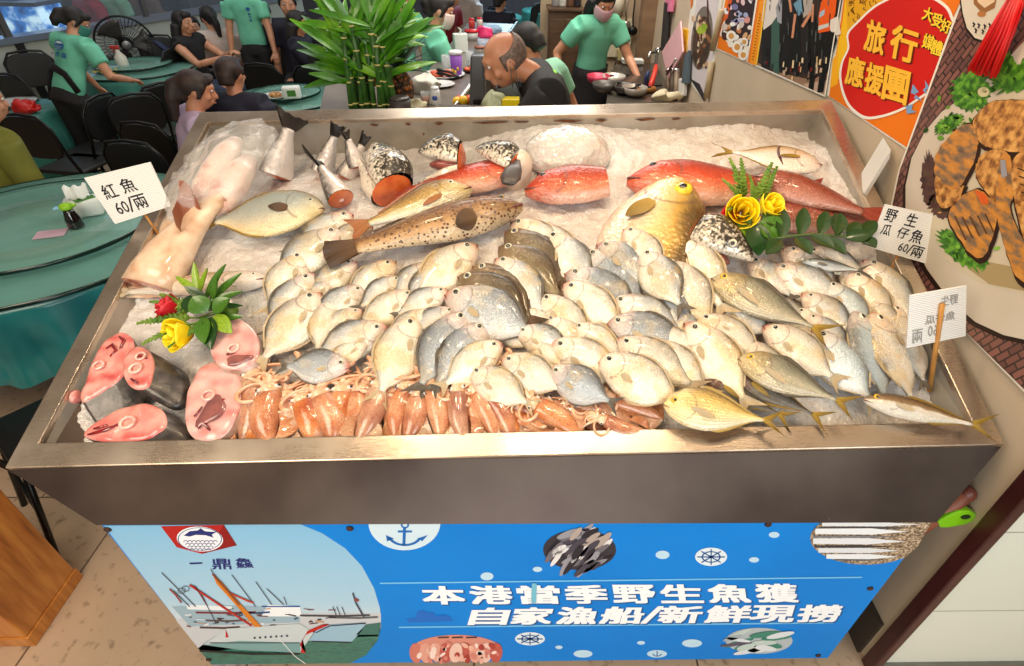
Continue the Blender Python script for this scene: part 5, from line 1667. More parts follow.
def fern(parent, a, d, L, mt, name='fern_frond', n=16):
    base = parent.location
    m = MB(); a = Vector(a); d = Vector(d).normalized(); sd = d.cross(UN).normalized(); path = []
    for i in range(n + 1):
        q = i / n; p = a + d * (L * q) + UN * (.25 * L * q * (1 - q)); path.append(p - base)
        if i > 1:
            for sg in (-1, 1):
                ln = L * .22 * (1 - q * .8)
                for j in (0, 1, 2):
                    dd = (d * (.7 + .2 * j) + sd * sg * (1.0 - .3 * j) + UN * random.uniform(-.3, .5)).normalized()
                    m.tube([p - base, p + dd * ln * .5 - base, p + dd * ln - base + Vector((0, 0, -.1 * ln))], [.0035, .003, .001], 5)
    m.tube(path, [.003] * len(path), 6); m.build(name, mt, parent)


def leaf_part(parent, apx, bpx, ha, hb, W, mt, curl=.15, name='leaf'):
    a = T(*tray(*apx, ha), ha); b = T(*tray(*bpx, hb), hb)
    m = MB(); base = parent.location
    leaf_geo(m, a - base, b - a, UN + Vector((0, -.3, .2)), (b - a).length, W, curl); return m.build(name, mt, parent)


random.seed(21)
B1 = thing('rose_bouquet', 'small bouquet with a red and a yellow rose lying on the ice by the steaks', 'bouquet', T(*tray(205, 312, -.01), -.02), 'rose bouquets on the ice')
tie = (232, 312)
for a in ((173, 309), (180, 334), (200, 318), (205, 330)):
    m = MB(); p = T(*tray(*tie, .02), .02); q = T(*tray(*a, .03), .03); m.tube([p, p.lerp(q, .5) + UN * .01, q], .005, 8); m.build('stem', STEM, B1, world=True)
rose(B1, T(*tray(171, 309, .035), .035), -UX * .7 + UN * .7 + UYo * .1, .036, REDP, 'red_rose')
rose(B1, T(*tray(179, 334, .04), .04), -UX * .5 + UN * .6 - UYo * .5, .04, YEL, 'yellow_rose')
for (a, b, ha, hb, W, mt, c) in (((200, 300), (192, 262), .03, .10, .022, LEAF_L, .1), ((205, 300), (222, 264), .03, .11, .024, LEAF, .1), ((210, 302), (238, 272), .03, .09, .024, LEAF, .1), ((204, 296), (174, 275), .04, .07, .022, LEAF_L, .1), ((206, 304), (240, 290), .04, .06, .024, LEAF, .1),
    ((200, 308), (180, 298), .05, .06, .05, LEAF_D, .2), ((206, 312), (192, 297), .05, .09, .06, LEAF, .2), ((214, 312), (226, 298), .05, .08, .05, LEAF, .2), ((210, 318), (206, 344), .04, .05, .05, LEAF_D, .25), ((204, 318), (200, 338), .04, .06, .045, LEAF, .25), ((215, 316), (228, 330), .04, .05, .045, LEAF_L, .2), ((196, 304), (168, 318), .04, .04, .03, LEAF, .2),
    ((212, 306), (216, 276), .03, .10, .02, LEAF, .05), ((198, 298), (206, 268), .03, .11, .018, LEAF_L, .05), ((205, 308), (240, 304), .03, .05, .02, LEAF_D, .1), ((208, 300), (184, 286), .05, .09, .026, LEAF_D, .1), ((216, 318), (240, 316), .03, .04, .024, LEAF, .1)):
    leaf_part(B1, a, b, ha, hb, W, mt, c)
for (a, b, L) in (((200, 312), (160, 294), .13), ((200, 318), (152, 322), .15), ((200, 322), (158, 338), .14), ((196, 310), (164, 304), .12), ((202, 324), (170, 346), .10)):
    p = T(*tray(*a, .03), .03); q = T(*tray(*b, .05), .05); fern(B1, p, q - p, L, FERN, n=12)
m = MB(); p = T(*tray(231, 311, .02), .02); m.ball(p, (.02, .024, .02), 12, 8); m.build('wrapped_stem_end', FERN, B1, world=True)

B2 = thing('rose_bouquet', 'bouquet with two yellow roses and a long dark leafy sprig by the maroon snapper', 'bouquet', T(*tray(755, 220, .02), .0), 'rose bouquets on the ice')
rose(B2, T(*tray(742, 212, .09), .09), -UX * .2 + UN * .75 - UYo * .5, .046, YEL, 'yellow_rose')
rose(B2, T(*tray(769, 207, .08), .08), UX * .3 + UN * .8 - UYo * .3, .04, YEL, 'yellow_rose')
rose(B2, T(*tray(732, 216, .05), .05), -UX * .6 + UN * .6, .03, REDP, 'red_rose')
for a in ((742, 216), (769, 212), (732, 220)):
    m = MB(); p = T(*tray(755, 244, .03), .03); q = T(*tray(*a, .06), .06); m.tube([p, p.lerp(q, .5), q], .006, 8); m.build('stem', STEM, B2, world=True)
for (a, b, L) in (((744, 204), (734, 172), .15), ((744, 204), (742, 176), .14), ((752, 206), (764, 180), .14), ((760, 204), (770, 182), .12), ((744, 206), (728, 186), .12), ((740, 208), (726, 210), .10), ((756, 212), (752, 190), .12)):
    p = T(*tray(*a, .05), .05); q = T(*tray(*b, .11), .11); fern(B2, p, q - p, L, FERN, n=12)
for (a, b, ha, hb, W, mt, c) in (((752, 226), (746, 250), .07, .06, .07, LEAF_L, .3), ((754, 224), (762, 250), .08, .07, .075, LEAF_D, .3), ((760, 222), (784, 236), .08, .07, .09, LEAF, .2), ((752, 224), (736, 236), .07, .06, .05, LEAF, .2), ((762, 218), (778, 218), .08, .08, .06, LEAF_D, .2), ((748, 226), (756, 206), .07, .10, .04, LEAF, .2), ((764, 228), (776, 246), .07, .06, .07, LEAF, .3)):
    leaf_part(B2, a, b, ha, hb, W, mt, c)
# the long ruscus sprig
sp_px = [(768, 240), (790, 236), (815, 234), (840, 236), (862, 238)]
m = MB(); m.tube([T(*tray(*p, .07), .07) for p in sp_px], .004, 6); m.build('sprig_stem', STEM, B2, world=True)
for (a, b) in (((782, 238), (784, 206)), ((800, 235), (806, 206)), ((820, 234), (828, 210)), ((838, 236), (842, 212)), ((848, 237), (860, 222)), ((858, 238), (878, 220)), ((846, 238), (872, 234)), ((812, 236), (834, 246)), ((796, 238), (812, 252)), ((826, 238), (846, 252)), ((780, 240), (768, 252)), ((838, 214), (838, 232)), ((862, 238), (876, 246))):
    leaf_part(B2, a, b, .07, .09, .045, LEAF_D, .1)
# ---------------------------------------------------------------- the poster wall
XW = .9467 * S; YW = .6274 * S
WALLM = tex_mat('beige_wall_paint', [(.3, (206, 188, 164)), (.7, (194, 176, 152))], 3, 5, .6, bump=.05)
TILEW = tex_mat('cream_wall_tile', [(.3, (226, 228, 214)), (.7, (216, 218, 204))], 3, 4, .3)
m = MB(); m.box((XW + .16, (YW + 6.4) / 2 + .01, 1.6), (.32, 6.4 - YW, 3.2))
o = m.build('wall_right', WALLM, smooth=False); tag(o, kind='structure')
t = NT('cream_tile_face')
oc = t.coords('Object'); br = t.node('ShaderNodeTexBrick'); br.offset = 0
mp = t.node('ShaderNodeMapping'); mp.inputs['Rotation'].default_value = (PI / 2, 0, 0); t.link(oc, mp.inputs[0]); t.link(mp.outputs[0], br.inputs['Vector'])
br.inputs['Color1'].default_value = lin((224, 226, 212)); br.inputs['Color2'].default_value = lin((218, 221, 206)); br.inputs['Mortar'].default_value = lin((150, 150, 140))
br.inputs['Scale'].default_value = 1; br.inputs['Mortar Size'].default_value = .0025; br.inputs['Brick Width'].default_value = .9; br.inputs['Row Height'].default_value = .43
t.base(br.outputs['Color']).val('Roughness', .3)
m = MB(); m.box((XW + 1.3, YW - .006, 1.6), (2.6, .03, 3.2)); o = m.build('wall_front', t.mat, smooth=False); tag(o, kind='structure')
m = MB(); m.box((XW + 1.3, YW - .026, .03), (2.6, .012, .06)); o = m.build('baseboard_front', mat('grey_base', (120, 118, 108), .5, var=.3), smooth=False); tag(o, kind='structure')
m = MB(); m.box((XW + .002, YW - .014, 1.5), (.03, .05, 3.0)); o = m.build('trim_1', mat('dark_red_trim', (74, 34, 34), .35, var=.4), smooth=False, bevel=.006); tag(o, kind='structure')
m = MB(); m.box((XW - .006, 3.2, .11), (.012, 4.7, .22)); o = m.build('baseboard_right', mat('dark_base', (62, 52, 46), .5, var=.3), smooth=False); tag(o, kind='structure')

NWL = Vector((-1, 0, 0))


POFF = 0.0


def PW(px, py): return onx(px, py, XW - .006 - POFF)


def poster(name, label, outline, paint, cat='poster', grp=None, off=0.0):
    global POFF
    POFF = off
    P = [onx(x, y, XW - off) for x, y in outline]
    c = sum(P, Vector()) / len(P); root = thing(name, label, cat, (XW, c.y, min(p.z for p in P)), grp)
    m = MB(); m.slab(P, .005, NWL); sh = m.build('sheet', mat('poster_paper', (236, 232, 222), .4), root, smooth=False, world=True)
    f = Flat(PW, NWL, .0005); paint(f)
    MB.build(f, 'printed_picture', None, root, smooth=False, world=True)
    return root


OR = (234, 122, 24); YE = (246, 190, 30)


def paint_red(f):
    f.poly([(852, -60), (838, 42), (829, 96), (914, 152), (930, 70), (970, -20)], OR, 1)
    f.poly([(852, -60), (843, 20), (837, 52), (838, 80), (870, 40), (900, -60)], YE, 2)
    f.poly([(833, 60), (838, 52), (838, 84), (830, 88)], (248, 176, 30), 2)
    f.poly([(846, -4), (862, -6), (884, -2), (870, 20), (852, 34), (848, 34)], (228, 168, 30), 3)
    rnd = random.Random(4)
    for k in range(26):
        x = rnd.uniform(848, 876); y = rnd.uniform(-4, 22)
        f.line([(x, y), (x + rnd.uniform(-2, 4), y + rnd.uniform(1, 4)), (x + rnd.uniform(-2, 3), y + rnd.uniform(3, 6))], .9, (120, 70, 20), 4)
    # red speech-bubble with a white edge
    body = [(849.5, 34), (860, 22), (874, 9), (888, 1), (906, -6), (930, -2), (946, 8), (952, 20), (956, 30), (950, 60), (936, 84), (914, 101), (900, 109), (882, 115), (866, 116), (852, 106), (845, 92), (842, 76), (844, 62), (850, 48)]
    body = smooth_pts(body[1:-3]) + body[-3:] + body[:1] if False else smooth_pts(body)
    cx = sum(p[0] for p in body) / len(body); cy = sum(p[1] for p in body) / len(body)
    f.poly([(cx + (x - cx) * 1.045, cy + (y - cy) * 1.045) for x, y in body], (244, 240, 232), 5)
    f.poly(body, (204, 30, 22), 6)
    GL = (248, 190, 60); DK = (110, 24, 10)

    def ch(c, x, y, s, dx, dy, wx=1.0):
        q = [(x, y + s), (x + s * wx, y + s + dx), (x + s * wx + dy, y + dx), (x + dy, y)]
        f.text(c, [(a + 1.4, b + 1.3) for a, b in q], DK, 7, .045); f.text(c, q, GL, 9, .035)
    ch('旅', 865, 19, 30, 6.5, 4.5, .62); ch('行', 890, 24, 32, 8, 5.5, .78)
    ch('應', 846, 55, 28, 5, 4, .60); ch('援', 865, 62, 28, 6, 4.5, .60); ch('團', 883, 66, 32, 7, 5, .74)
    q = lambda x, y, s: [(x, y + s), (x + s * .72, y + s + 3.6), (x + s * .72 + 3.4, y + 3.6), (x + 3.4, y)]
    for i, c in enumerate('大受好評'):
        x = 923 + i * 9.2; y = 6 + i * 6.0; f.text(c, [(a + .9, b + .8) for a, b in q(x, y, 13)], (30, 12, 8), 7, .05); f.text(c, q(x, y, 13), (250, 214, 60), 9, .03)
    for i, c in enumerate('媒體推'):
        x = 923 + i * 8.6; y = 33 + i * 6.0; f.text(c, [(a + .9, b + .8) for a, b in q(x, y, 14)], (30, 12, 8), 7, .05); f.text(c, q(x, y, 14), (250, 214, 60), 9, .03)
    for pts in ([(914, 84), (920, 92), (916, 94), (924, 101), (915, 98), (917, 95), (912, 93)], [(926, 80), (931, 88), (927, 90), (930, 97), (924, 90), (927, 87)], [(907, 106), (914, 104), (913, 110), (918, 112), (908, 114)]): f.poly(pts, (120, 160, 206), 8)


poster('promotion_poster', 'orange poster with a red speech bubble of golden characters beside the tray', [(853, -62), (828, 95), (913, 153), (924, 110), (936, 80), (986, -22)], paint_red, grp='posters on the beige wall')


def paint_people(f):
    cl = lambda p: (p[0], min(p[1], 65.2 + (p[0] - 757) * .449))
    op, ol = f.poly, f.line
    f.poly = lambda pts, c, layer=1: op([cl(p) for p in pts], c, layer)
    f.line = lambda pts, w_, c, layer=1: ol([cl(p) for p in pts], w_, c, layer)
    rnd = random.Random(8)
    f.poly([(770, -40), (764, 20), (757, 66), (826, 96.5), (834, 46), (849, -42)], (58, 44, 40), 1)
    f.poly([(757, 62), (772, 71), (812, 80), (829, 72), (826, 96.5), (757, 66)], (150, 118, 96), 2)
    f.poly([(781, 81), (801, 86), (800, 91), (783, 84)], (176, 50, 26), 3)
    f.poly([(803, 84), (829, 80), (826, 96), (810, 92)], (196, 166, 146), 3)
    # rows of standing legs and clothing
    for (x, c, w2) in ((766, (30, 28, 34), 9), (775, (60, 92, 84), 8), (784, (24, 22, 26), 10), (795, (20, 20, 22), 11), (806, (34, 30, 32), 9), (812, (22, 20, 22), 8)):
        f.poly([(x - w2 * .4, 20), (x + w2 * .6, 14), (x + w2 * .55, 74), (x + w2 * .1, 76), (x - w2 * .5, 68)], c, 3)
    f.poly([(768, -30), (780, -30), (779, 14), (772, 24), (764, 30), (762, 20)], (222, 212, 206), 4)
    f.poly([(776, 8), (783, -10), (782, 24), (778, 22)], (160, 160, 168), 5)
    f.poly([(782, -20), (800, -24), (799, 20), (794, 34), (784, 30)], (26, 24, 28), 5)
    f.poly([(794, 4), (803, -4), (805, 12), (799, 16)], (110, 150, 176), 6); f.poly([(801, -10), (815, -12), (812, 12), (804, 18)], (176, 166, 160), 6)
    for (a, b, w2) in (((796, 14), (793, 38), 2.4), ((812, 12), (803, 27), 3), ((790, -2), (792, 12), 2.4), ((814, 4), (813, 22), 2)): f.line([a, b], w2, (206, 140, 108), 7)
    f.poly([(822, 2), (830, -8), (838, -4), (836, 14), (830, 31), (819, 33), (819, 18)], (236, 92, 22), 7)
    f.poly([(819, 26), (830, 23), (829.5, 27), (819, 30.5)], (206, 206, 200), 8); f.poly([(821, 12), (826, 9), (825, 15), (820, 18)], (170, 190, 206), 8)
    f.poly([(831, 20), (839, 16), (842, 34), (836, 36), (831, 30)], (230, 220, 210), 8)
    f.poly([(818, 33), (836, 32), (838, 40), (828, 70), (824, 92), (818, 94), (822, 64), (819, 50), (814, 94), (809, 94), (814, 60)], (18, 16, 18), 8)
    for k in range(40):
        x = rnd.uniform(762, 828); y = rnd.uniform(56, 78)
        f.line([(x, y), (x - .6, y + rnd.uniform(3, 8))], rnd.uniform(.8, 2.2), rnd.choice([(226, 190, 140), (40, 34, 34), (206, 176, 150), (120, 30, 30), (70, 60, 60), (236, 214, 170)]), 9)
    for k in range(40):
        x = rnd.uniform(764, 832); y = rnd.uniform(-10, 56)
        f.line([(x, y), (x - .5, y + rnd.uniform(3, 12))], rnd.uniform(.5, 1.2), rnd.choice([(60, 60, 64), (44, 40, 44), (90, 96, 96), (14, 14, 16)]), 9)
    f.line([(757, 66), (826, 96.5), (834, 46), (849, -42)], 1.1, (240, 236, 226), 10); f.line([(757, 66), (764, 20), (772, -44)], 1.2, (246, 200, 60), 10)


poster('group_photo_poster', 'poster photograph of a standing crowd with one orange safety vest', [(772, -46), (756, 66.5), (826.5, 97.5), (852, -46)], paint_people, grp='posters on the beige wall')


def paint_food(f):
    rnd = random.Random(9)
    f.poly([(734, -50), (717, 48), (755, 65.5), (774, -50)], OR, 1)
    f.poly([(768, -50), (757, 20), (750, 63.2), (756, 65.5), (774, -50)], (242, 150, 30), 2)
    for k in range(16): f.line([(759.5 - k * .5, 14 + k * 3.0), (761.5 - k * .5, 15.2 + k * 3)], .8, (120, 60, 10), 3)
    f.poly([(740, -50), (730, 0), (720, 35), (748, 62), (753, 30), (764, -40)], (246, 240, 230), 3)
    f.poly([(742, -50), (732, 0), (721.6, 34), (747, 59.5), (751.5, 30), (762, -40)], (50, 36, 44), 4)
    f.poly([(731, -10), (735, -10), (728, 18), (724, 22)], (216, 90, 50), 5)
    for k in range(90):
        x = rnd.uniform(723, 758); y = rnd.uniform(-12, 58)
        if x < 721 + (35 - y) * .2 or y > 35 + (x - 721) * .92 or x > 752 + (30 - y) * .16: continue
        if y < 24: c = rnd.choice([(196, 176, 206), (230, 224, 230), (120, 116, 160), (216, 150, 140), (40, 34, 44), (160, 170, 206), (226, 190, 196)])
        else: c = rnd.choice([(236, 226, 214), (216, 170, 120), (196, 120, 70), (240, 236, 230), (206, 190, 180), (70, 40, 36)])
        f.ell(x, y, rnd.uniform(1.4, 3.4), rnd.uniform(1.6, 4.4), c, 5 + k % 4, rot=rnd.uniform(-30, 30), n=10)
    for (x, y, r) in ((732, 36, 5), (738, 47, 5.5), (745, 42, 4), (744, 55, 5)): f.ell(x, y, r, r * 1.1, (240, 232, 222), 9, n=16); f.ell(x, y, r * .55, r * .6, (206, 150, 80), 10, n=12)


poster('seafood_crowd_poster', 'narrow orange poster of guests and dishes, left of the crowd photograph', [(734, -50), (716, 48.5), (755.5, 66.2), (774.5, -50)], paint_food, grp='posters on the beige wall')


def paint_far(f):
    rnd = random.Random(10)
    f.poly([(700, -30), (693, 30), (688, 62), (694, 80), (704, 100), (712, 60), (722, -30)], (214, 204, 206), 1)
    f.ell(702, 38, 10.5, 32, (120, 110, 104), 3, rot=6); f.ell(702, 42, 9, 26, (70, 54, 44), 4, rot=6)
    for k in range(44):
        x = rnd.gauss(702, 3.6); y = rnd.uniform(18, 66)
        f.ell(x, y, rnd.uniform(.8, 1.8), rnd.uniform(2, 5.5), rnd.choice([(150, 96, 60), (196, 150, 110), (226, 200, 170), (90, 56, 40), (60, 44, 40), (206, 170, 140)]), 5 + k % 3, rot=rnd.uniform(-20, 20), n=10)
    f.ell(702, 30, 5, 4, (168, 186, 60), 9, rot=-20, n=12); f.ell(705, 27, 3, 3.4, (140, 170, 50), 10, n=12)
    f.line([(708, 0), (708.5, 20)], 1.4, (80, 40, 40), 9)
    f.poly([(690, 78), (700, 84), (706, 98), (704, 101)], (40, 40, 48), 4)
    f.poly([(690, -30), (696, -30), (693, 4), (691, 10)], (226, 120, 40), 5)


P = [onx(x, y, XW) for x, y in ((697, -30), (684, 62), (690, 82), (705, 101), (716, 60), (724, -30))]
poster('dish_poster', 'rolled-edge poster of a braised dish on a pale plate, farthest along the wall', [(696, -30), (684, 62), (690, 82), (705, 101), (715, 60), (726, -30)], paint_far, grp='posters on the beige wall')
m = MB()
for (p, q) in (((722, 10), (712, 50)), ((712, 62), (706, 98))):
    a, b = onx(*p, XW - .022), onx(*q, XW - .022); m.tube([a, b], .02, 12)
o = m.build('rolled_paper', mat('old_paper', (196, 176, 140), .6, var=.2)); tag(o, 'rolled paper edges curling off the wall beside the far dish poster', 'paper roll')

# ---------------------------------------------------------------- the large fried-fish poster
t = NT('woven_mat_print')
oc = t.coords('Object'); mp = t.node('ShaderNodeMapping'); mp.inputs['Rotation'].default_value = (0, PI / 2, 0); t.link(oc, mp.inputs[0])
mp2 = t.node('ShaderNodeMapping'); mp2.inputs['Rotation'].default_value = (0, 0, .42); t.link(mp.outputs[0], mp2.inputs[0])
br = t.node('ShaderNodeTexBrick'); t.link(mp2.outputs[0], br.inputs['Vector']); br.inputs['Scale'].default_value = 1
br.inputs['Brick Width'].default_value = .042; br.inputs['Row Height'].default_value = .019; br.inputs['Mortar Size'].default_value = .003; br.inputs['Mortar Smooth'].default_value = .6
br.inputs['Color1'].default_value = lin((140, 92, 82)); br.inputs['Color2'].default_value = lin((96, 62, 58)); br.inputs['Mortar'].default_value = lin((34, 24, 28))
t.base(br.outputs['Color']).val('Roughness', .4); WOVEN = t.mat
FRIED = tex_mat('fried_fish_print', [(.28, (70, 40, 24)), (.42, (150, 96, 46)), (.55, (206, 150, 80)), (.68, (226, 176, 104)), (.8, (110, 70, 40))], 44, 9, .4)
FRIED2 = tex_mat('fried_skin_print', [(.3, (90, 76, 66)), (.45, (140, 110, 80)), (.55, (196, 130, 54)), (.7, (214, 150, 70)), (.85, (70, 52, 44))], 55, 9, .4, sc3=(1, .4, 1))
LETT = tex_mat('lettuce_print', [(.3, (24, 60, 14)), (.5, (62, 124, 30)), (.65, (110, 170, 50)), (.8, (34, 84, 22))], 60, 6, .4)
LETP = tex_mat('purple_lettuce_print', [(.3, (40, 22, 26)), (.55, (84, 50, 46)), (.75, (60, 76, 30))], 60, 5, .4)
PLATE = tex_mat('plate_print', [(.3, (214, 204, 190)), (.7, (196, 184, 166))], 4, 4, .4)


def paint_fish(f):
    f.poly([(975, -30), (955, 22), (900, 170), (889, 222), (920, 290), (966, 332), (1030, 395), (1120, 470), (1120, -30)], WOVEN, 1)
    f.poly([(1030, 20), (1060, -30), (1120, -30), (1120, 60), (1060, 70), (1012, 90)], (50, 26, 18), 2)
    # plate: a wide ellipse running off the sheet
    pts = [(1046, 20), (1020, 46), (996, 72), (968, 94), (942, 112), (925, 132), (912, 158), (906, 186), (906, 214), (914, 244), (928, 270), (950, 300), (976, 322), (1004, 335), (1036, 342), (1120, 352), (1120, 0)]
    pts = smooth_pts(pts[:-2], 4)[:-8] + pts[-2:] if False else pts
    f.poly([(x - 3, y + 4) for x, y in pts], (40, 26, 22), 2)
    f.poly(pts, PLATE, 3)
    f.poly([(1046, 60), (1000, 96), (960, 120), (936, 150), (926, 190), (930, 230), (948, 262), (980, 282), (1030, 296), (1120, 300), (1120, 40)], (206, 194, 170), 4)
    f.poly([(968, 268), (990, 262), (1030, 270), (1060, 282), (1030, 292), (990, 284)], (170, 150, 110), 5)
    # lettuce
    rnd = random.Random(14)

    def frill(cx, cy, rx, ry, mt, layer, rot=0):
        pts = []
        for k in range(44):
            a = 2 * PI * k / 44; r = 1 + .16 * math.sin(k * 2.9) + rnd.uniform(-.08, .08); x = rx * r * math.cos(a); y = ry * r * math.sin(a); rr = math.radians(rot)
            pts.append((cx + x * math.cos(rr) - y * math.sin(rr), cy + x * math.sin(rr) + y * math.cos(rr)))
        f.poly(pts, mt, layer)
    frill(1030, 74, 40, 14, LETT, 6, -20); frill(972, 92, 20, 20, LETT, 6, 30); frill(950, 124, 16, 8, LETT, 6, -30); frill(930, 180, 8, 26, LETP, 6); frill(944, 204, 14, 14, LETP, 6); frill(964, 250, 30, 13, LETT, 6, 36); frill(1000, 66, 18, 16, LETT, 7, 20)
    for k in range(60):
        cx, cy = rnd.choice([(1018, 74), (974, 94), (968, 250), (950, 124)]); f.ell(cx + rnd.gauss(0, 13), cy + rnd.gauss(0, 6), rnd.uniform(1.5, 4), rnd.uniform(1, 2.4), rnd.choice([(96, 156, 44), (30, 72, 18), (130, 186, 70), (54, 110, 28)]), 8, rot=rnd.uniform(0, 180), n=9)
    f.ell(985, 92, 6, 5, (214, 206, 160), 8)
    # fried chunks
    DKE = (46, 28, 20)
    ch = [([(940, 150), (962, 126), (976, 126), (980, 140), (976, 160), (964, 184), (952, 192), (938, 180), (936, 164)], FRIED2),
          ([(974, 124), (990, 104), (1012, 100), (1040, 104), (1060, 130), (1030, 150), (1004, 150), (984, 144)], FRIED),
          ([(980, 160), (992, 150), (1012, 156), (1010, 196), (1000, 206), (988, 192), (978, 176)], FRIED),
          ([(950, 214), (974, 190), (990, 196), (1000, 214), (992, 244), (982, 258), (966, 246)], FRIED2),
          ([(1003, 158), (1012, 156), (1018, 190), (1012, 210), (1030, 250), (1040, 286), (1018, 276), (1004, 236), (998, 200)], FRIED2),
          ([(1016, 158), (1050, 150), (1090, 190), (1080, 250), (1034, 250), (1018, 206)], FRIED),
          ([(938, 176), (952, 190), (966, 186), (958, 204), (944, 208), (938, 196)], FRIED)]
    for k, (pts, mt) in enumerate(ch):
        pts = smooth_pts(pts, 6); pts = [(x + rnd.uniform(-.7, .7), y + rnd.uniform(-.7, .7)) for x, y in pts]
        cx = sum(p[0] for p in pts) / len(pts); cy = sum(p[1] for p in pts) / len(pts)
        f.poly([(cx + (x - cx) * 1.10 + 1.5, cy + (y - cy) * 1.10 + 2) for x, y in pts], DKE, 9 + (k % 2) * .3)
        f.poly(pts, mt, 10 + k * .3)
    for k in range(5):
        f.line([(957 + k * 7.6, 216 + k * 1 - k * k * .4), (968 + k * 7, 240 - k * 2)], 1.6, (96, 60, 34), 13)
    for k in range(9): f.line([(1020 + k * 1.4, 168 + k * 8), (1030 + k * 1.6, 172 + k * 8)], 1.2, (70, 44, 30), 14)
    f.poly([(1003, 160), (1008, 160), (1010, 176), (1004, 178)], (150, 150, 160), 14); f.poly([(977, 190), (988, 194), (992, 204), (984, 204)], (214, 96, 40), 14)
    for k in range(70):
        x = rnd.uniform(940, 1040); y = rnd.uniform(108, 250); f.ell(x, y, rnd.uniform(.6, 2.2), rnd.uniform(.5, 1.6), rnd.choice([(236, 190, 120), (96, 56, 30), (226, 160, 84), (60, 36, 24)]), 13 if False else 8.9, n=8)
    # sauce bowl printed at the top
    pts = [(966, -30), (962, 0), (964, 14), (968, 28), (976, 38), (986, 41), (996, 36), (1004, 22), (1012, -30)]
    f.poly([(x - 1.5, y + 2) for x, y in pts], (40, 24, 22), 5); f.poly(pts, (216, 208, 194), 6)
    f.poly([(972, -30), (975, 4), (984, 14), (996, 8), (1004, -30)], (150, 104, 60), 7); f.poly([(976, -30), (979, 2), (986, 8), (996, 2), (1000, -30)], (226, 200, 170), 8)
    f.ell(983, 14, 4.4, 3, (176, 120, 70), 8)
    for (x, y) in ((974, 25), (979, 26), (985, 27), (990, 26), (976, 31), (983, 32)): f.line([(x, y - 2), (x + 2.6, y - 1), (x + .4, y + 1.6)], 1.1, (30, 26, 26), 9); f.line([(x + 1, y - 3), (x + 1.6, y + 2.4)], .8, (30, 26, 26), 9)


poster('fried_fish_poster', 'large poster of fried fish on a pale plate over a woven mat', [(976, -32), (955, 20), (899.5, 171), (888.5, 222), (908, 262), (966, 331), (1030, 396), (1124, 474), (1124, -32)], paint_fish, grp='posters on the beige wall', off=.012)
# red tassel hanging in front of it
RT = tex_mat('red_silk', [(.3, (226, 16, 20)), (.6, (196, 6, 12)), (.8, (120, 0, 6))], 60, 3, .4, sc3=(1, 1, .05))
xt = XW - .06
top = onx(1022, -14, xt); root = thing('tassel', 'long red silk tassel hanging before the fried fish poster', 'tassel', top)
m = MB(); rnd = random.Random(3)
ends = onx(982, 70, xt)
for k in range(70):
    a = rnd.uniform(0, 2 * PI); r = math.sqrt(rnd.random()); q = rnd.uniform(.92, 1.04)
    w0, w1 = .016, .05
    s0 = Vector((math.cos(a) * r * w0 * .6, math.sin(a) * r * w0, 0)); s1 = Vector((math.cos(a) * r * w1 * .4, math.sin(a) * r * w1, 0))
    e = top + (ends - top) * q
    m.tube([top + s0, top.lerp(e, .5) + s0.lerp(s1, .6), e + s1 + Vector((0, 0, -.01 * rnd.random()))], [.004, .0042, .003], 6)
m.build('strands', RT, root, world=True)
m = MB(); m.ball(top, (.02, .024, .03), 14, 10); m.build('knot', RT, root, world=True)
m = MB(); m.tube([top, top + Vector((0, 0, .5))], .003, 6); m.build('cord', RT, root, world=True)

# broom handle and green dustpan grip tucked between stand and wall
a = ony(967, 493, .875); b = ony(900, 541, .865)
root = thing('broom', 'wooden broom handle tucked between the display stand and the wall', 'broom', (b.x, b.y, 0))
m = MB(); d = (b - a).normalized()
e_ = a + d * ((a.z - .02) / -d.z * .25); m.tube([a, e_], .022, 14); m.build('handle', tex_mat('worn_wood_handle', [(.3, (150, 84, 56)), (.7, (96, 48, 34))], 20, 4, .5, sc3=(1, 1, .1)), root, world=True)
m = MB(); m.ball(a, .0225, 14, 10); m.build('handle_tip', mat('handle_tip', (110, 56, 44), .4), root, world=True)
c = ony(962, 518, .845)
root = thing('dustpan', 'lime green plastic grip with a hanging hole beside the broom handle', 'dustpan', c)
m = MB(); A = [ony(x, y, .845) for x, y in ((938, 522), (946, 517), (958, 512), (970, 511), (977, 515), (975, 521), (966, 525), (948, 528), (940, 528))]
m.slab(A, .018, (0, 1, 0)); m.build('grip', mat('lime_plastic', (132, 204, 24), .3, coat=.3), root, smooth=False, world=True, bevel=.004)
m = MB(); cc = ony(966, 517.5, .842); m.slab([cc + Vector((.013 * math.cos(k * PI / 8), 0, .009 * math.sin(k * PI / 8))) for k in range(16)], .012, (0, 1, 0)); m.build('hanging_hole', mat('hole_dark', (24, 40, 10), .6), root, smooth=False, world=True)
# ---------------------------------------------------------------- people
def remeshed(mb, name, mt, parent, voxel=.012, smooth=4, factor=.5):
    """one continuous skin over overlapping volumes"""
    me = bpy.data.meshes.new(name); me.from_pydata(mb.v, [], mb.f)
    bm = bmesh.new(); bm.from_mesh(me); bmesh.ops.recalc_face_normals(bm, faces=bm.faces); bm.to_mesh(me); bm.free()
    o = bpy.data.objects.new(name, me); COL.objects.link(o)
    r = o.modifiers.new('r', 'REMESH'); r.mode = 'VOXEL'; r.voxel_size = voxel; r.use_smooth_shade = True
    s = o.modifiers.new('s', 'SMOOTH'); s.iterations = smooth; s.factor = factor
    dg = bpy.context.evaluated_depsgraph_get(); dg.update()
    m2 = bpy.data.meshes.new_from_object(o.evaluated_get(dg))
    m2.polygons.foreach_set('use_smooth', [True] * len(m2.polygons))
    o.modifiers.clear(); o.data = m2; bpy.data.meshes.remove(me)
    m2.materials.clear(); m2.materials.append(mt)
    o.parent = parent; KIDS.setdefault(parent.name, []).append(o)
    return o


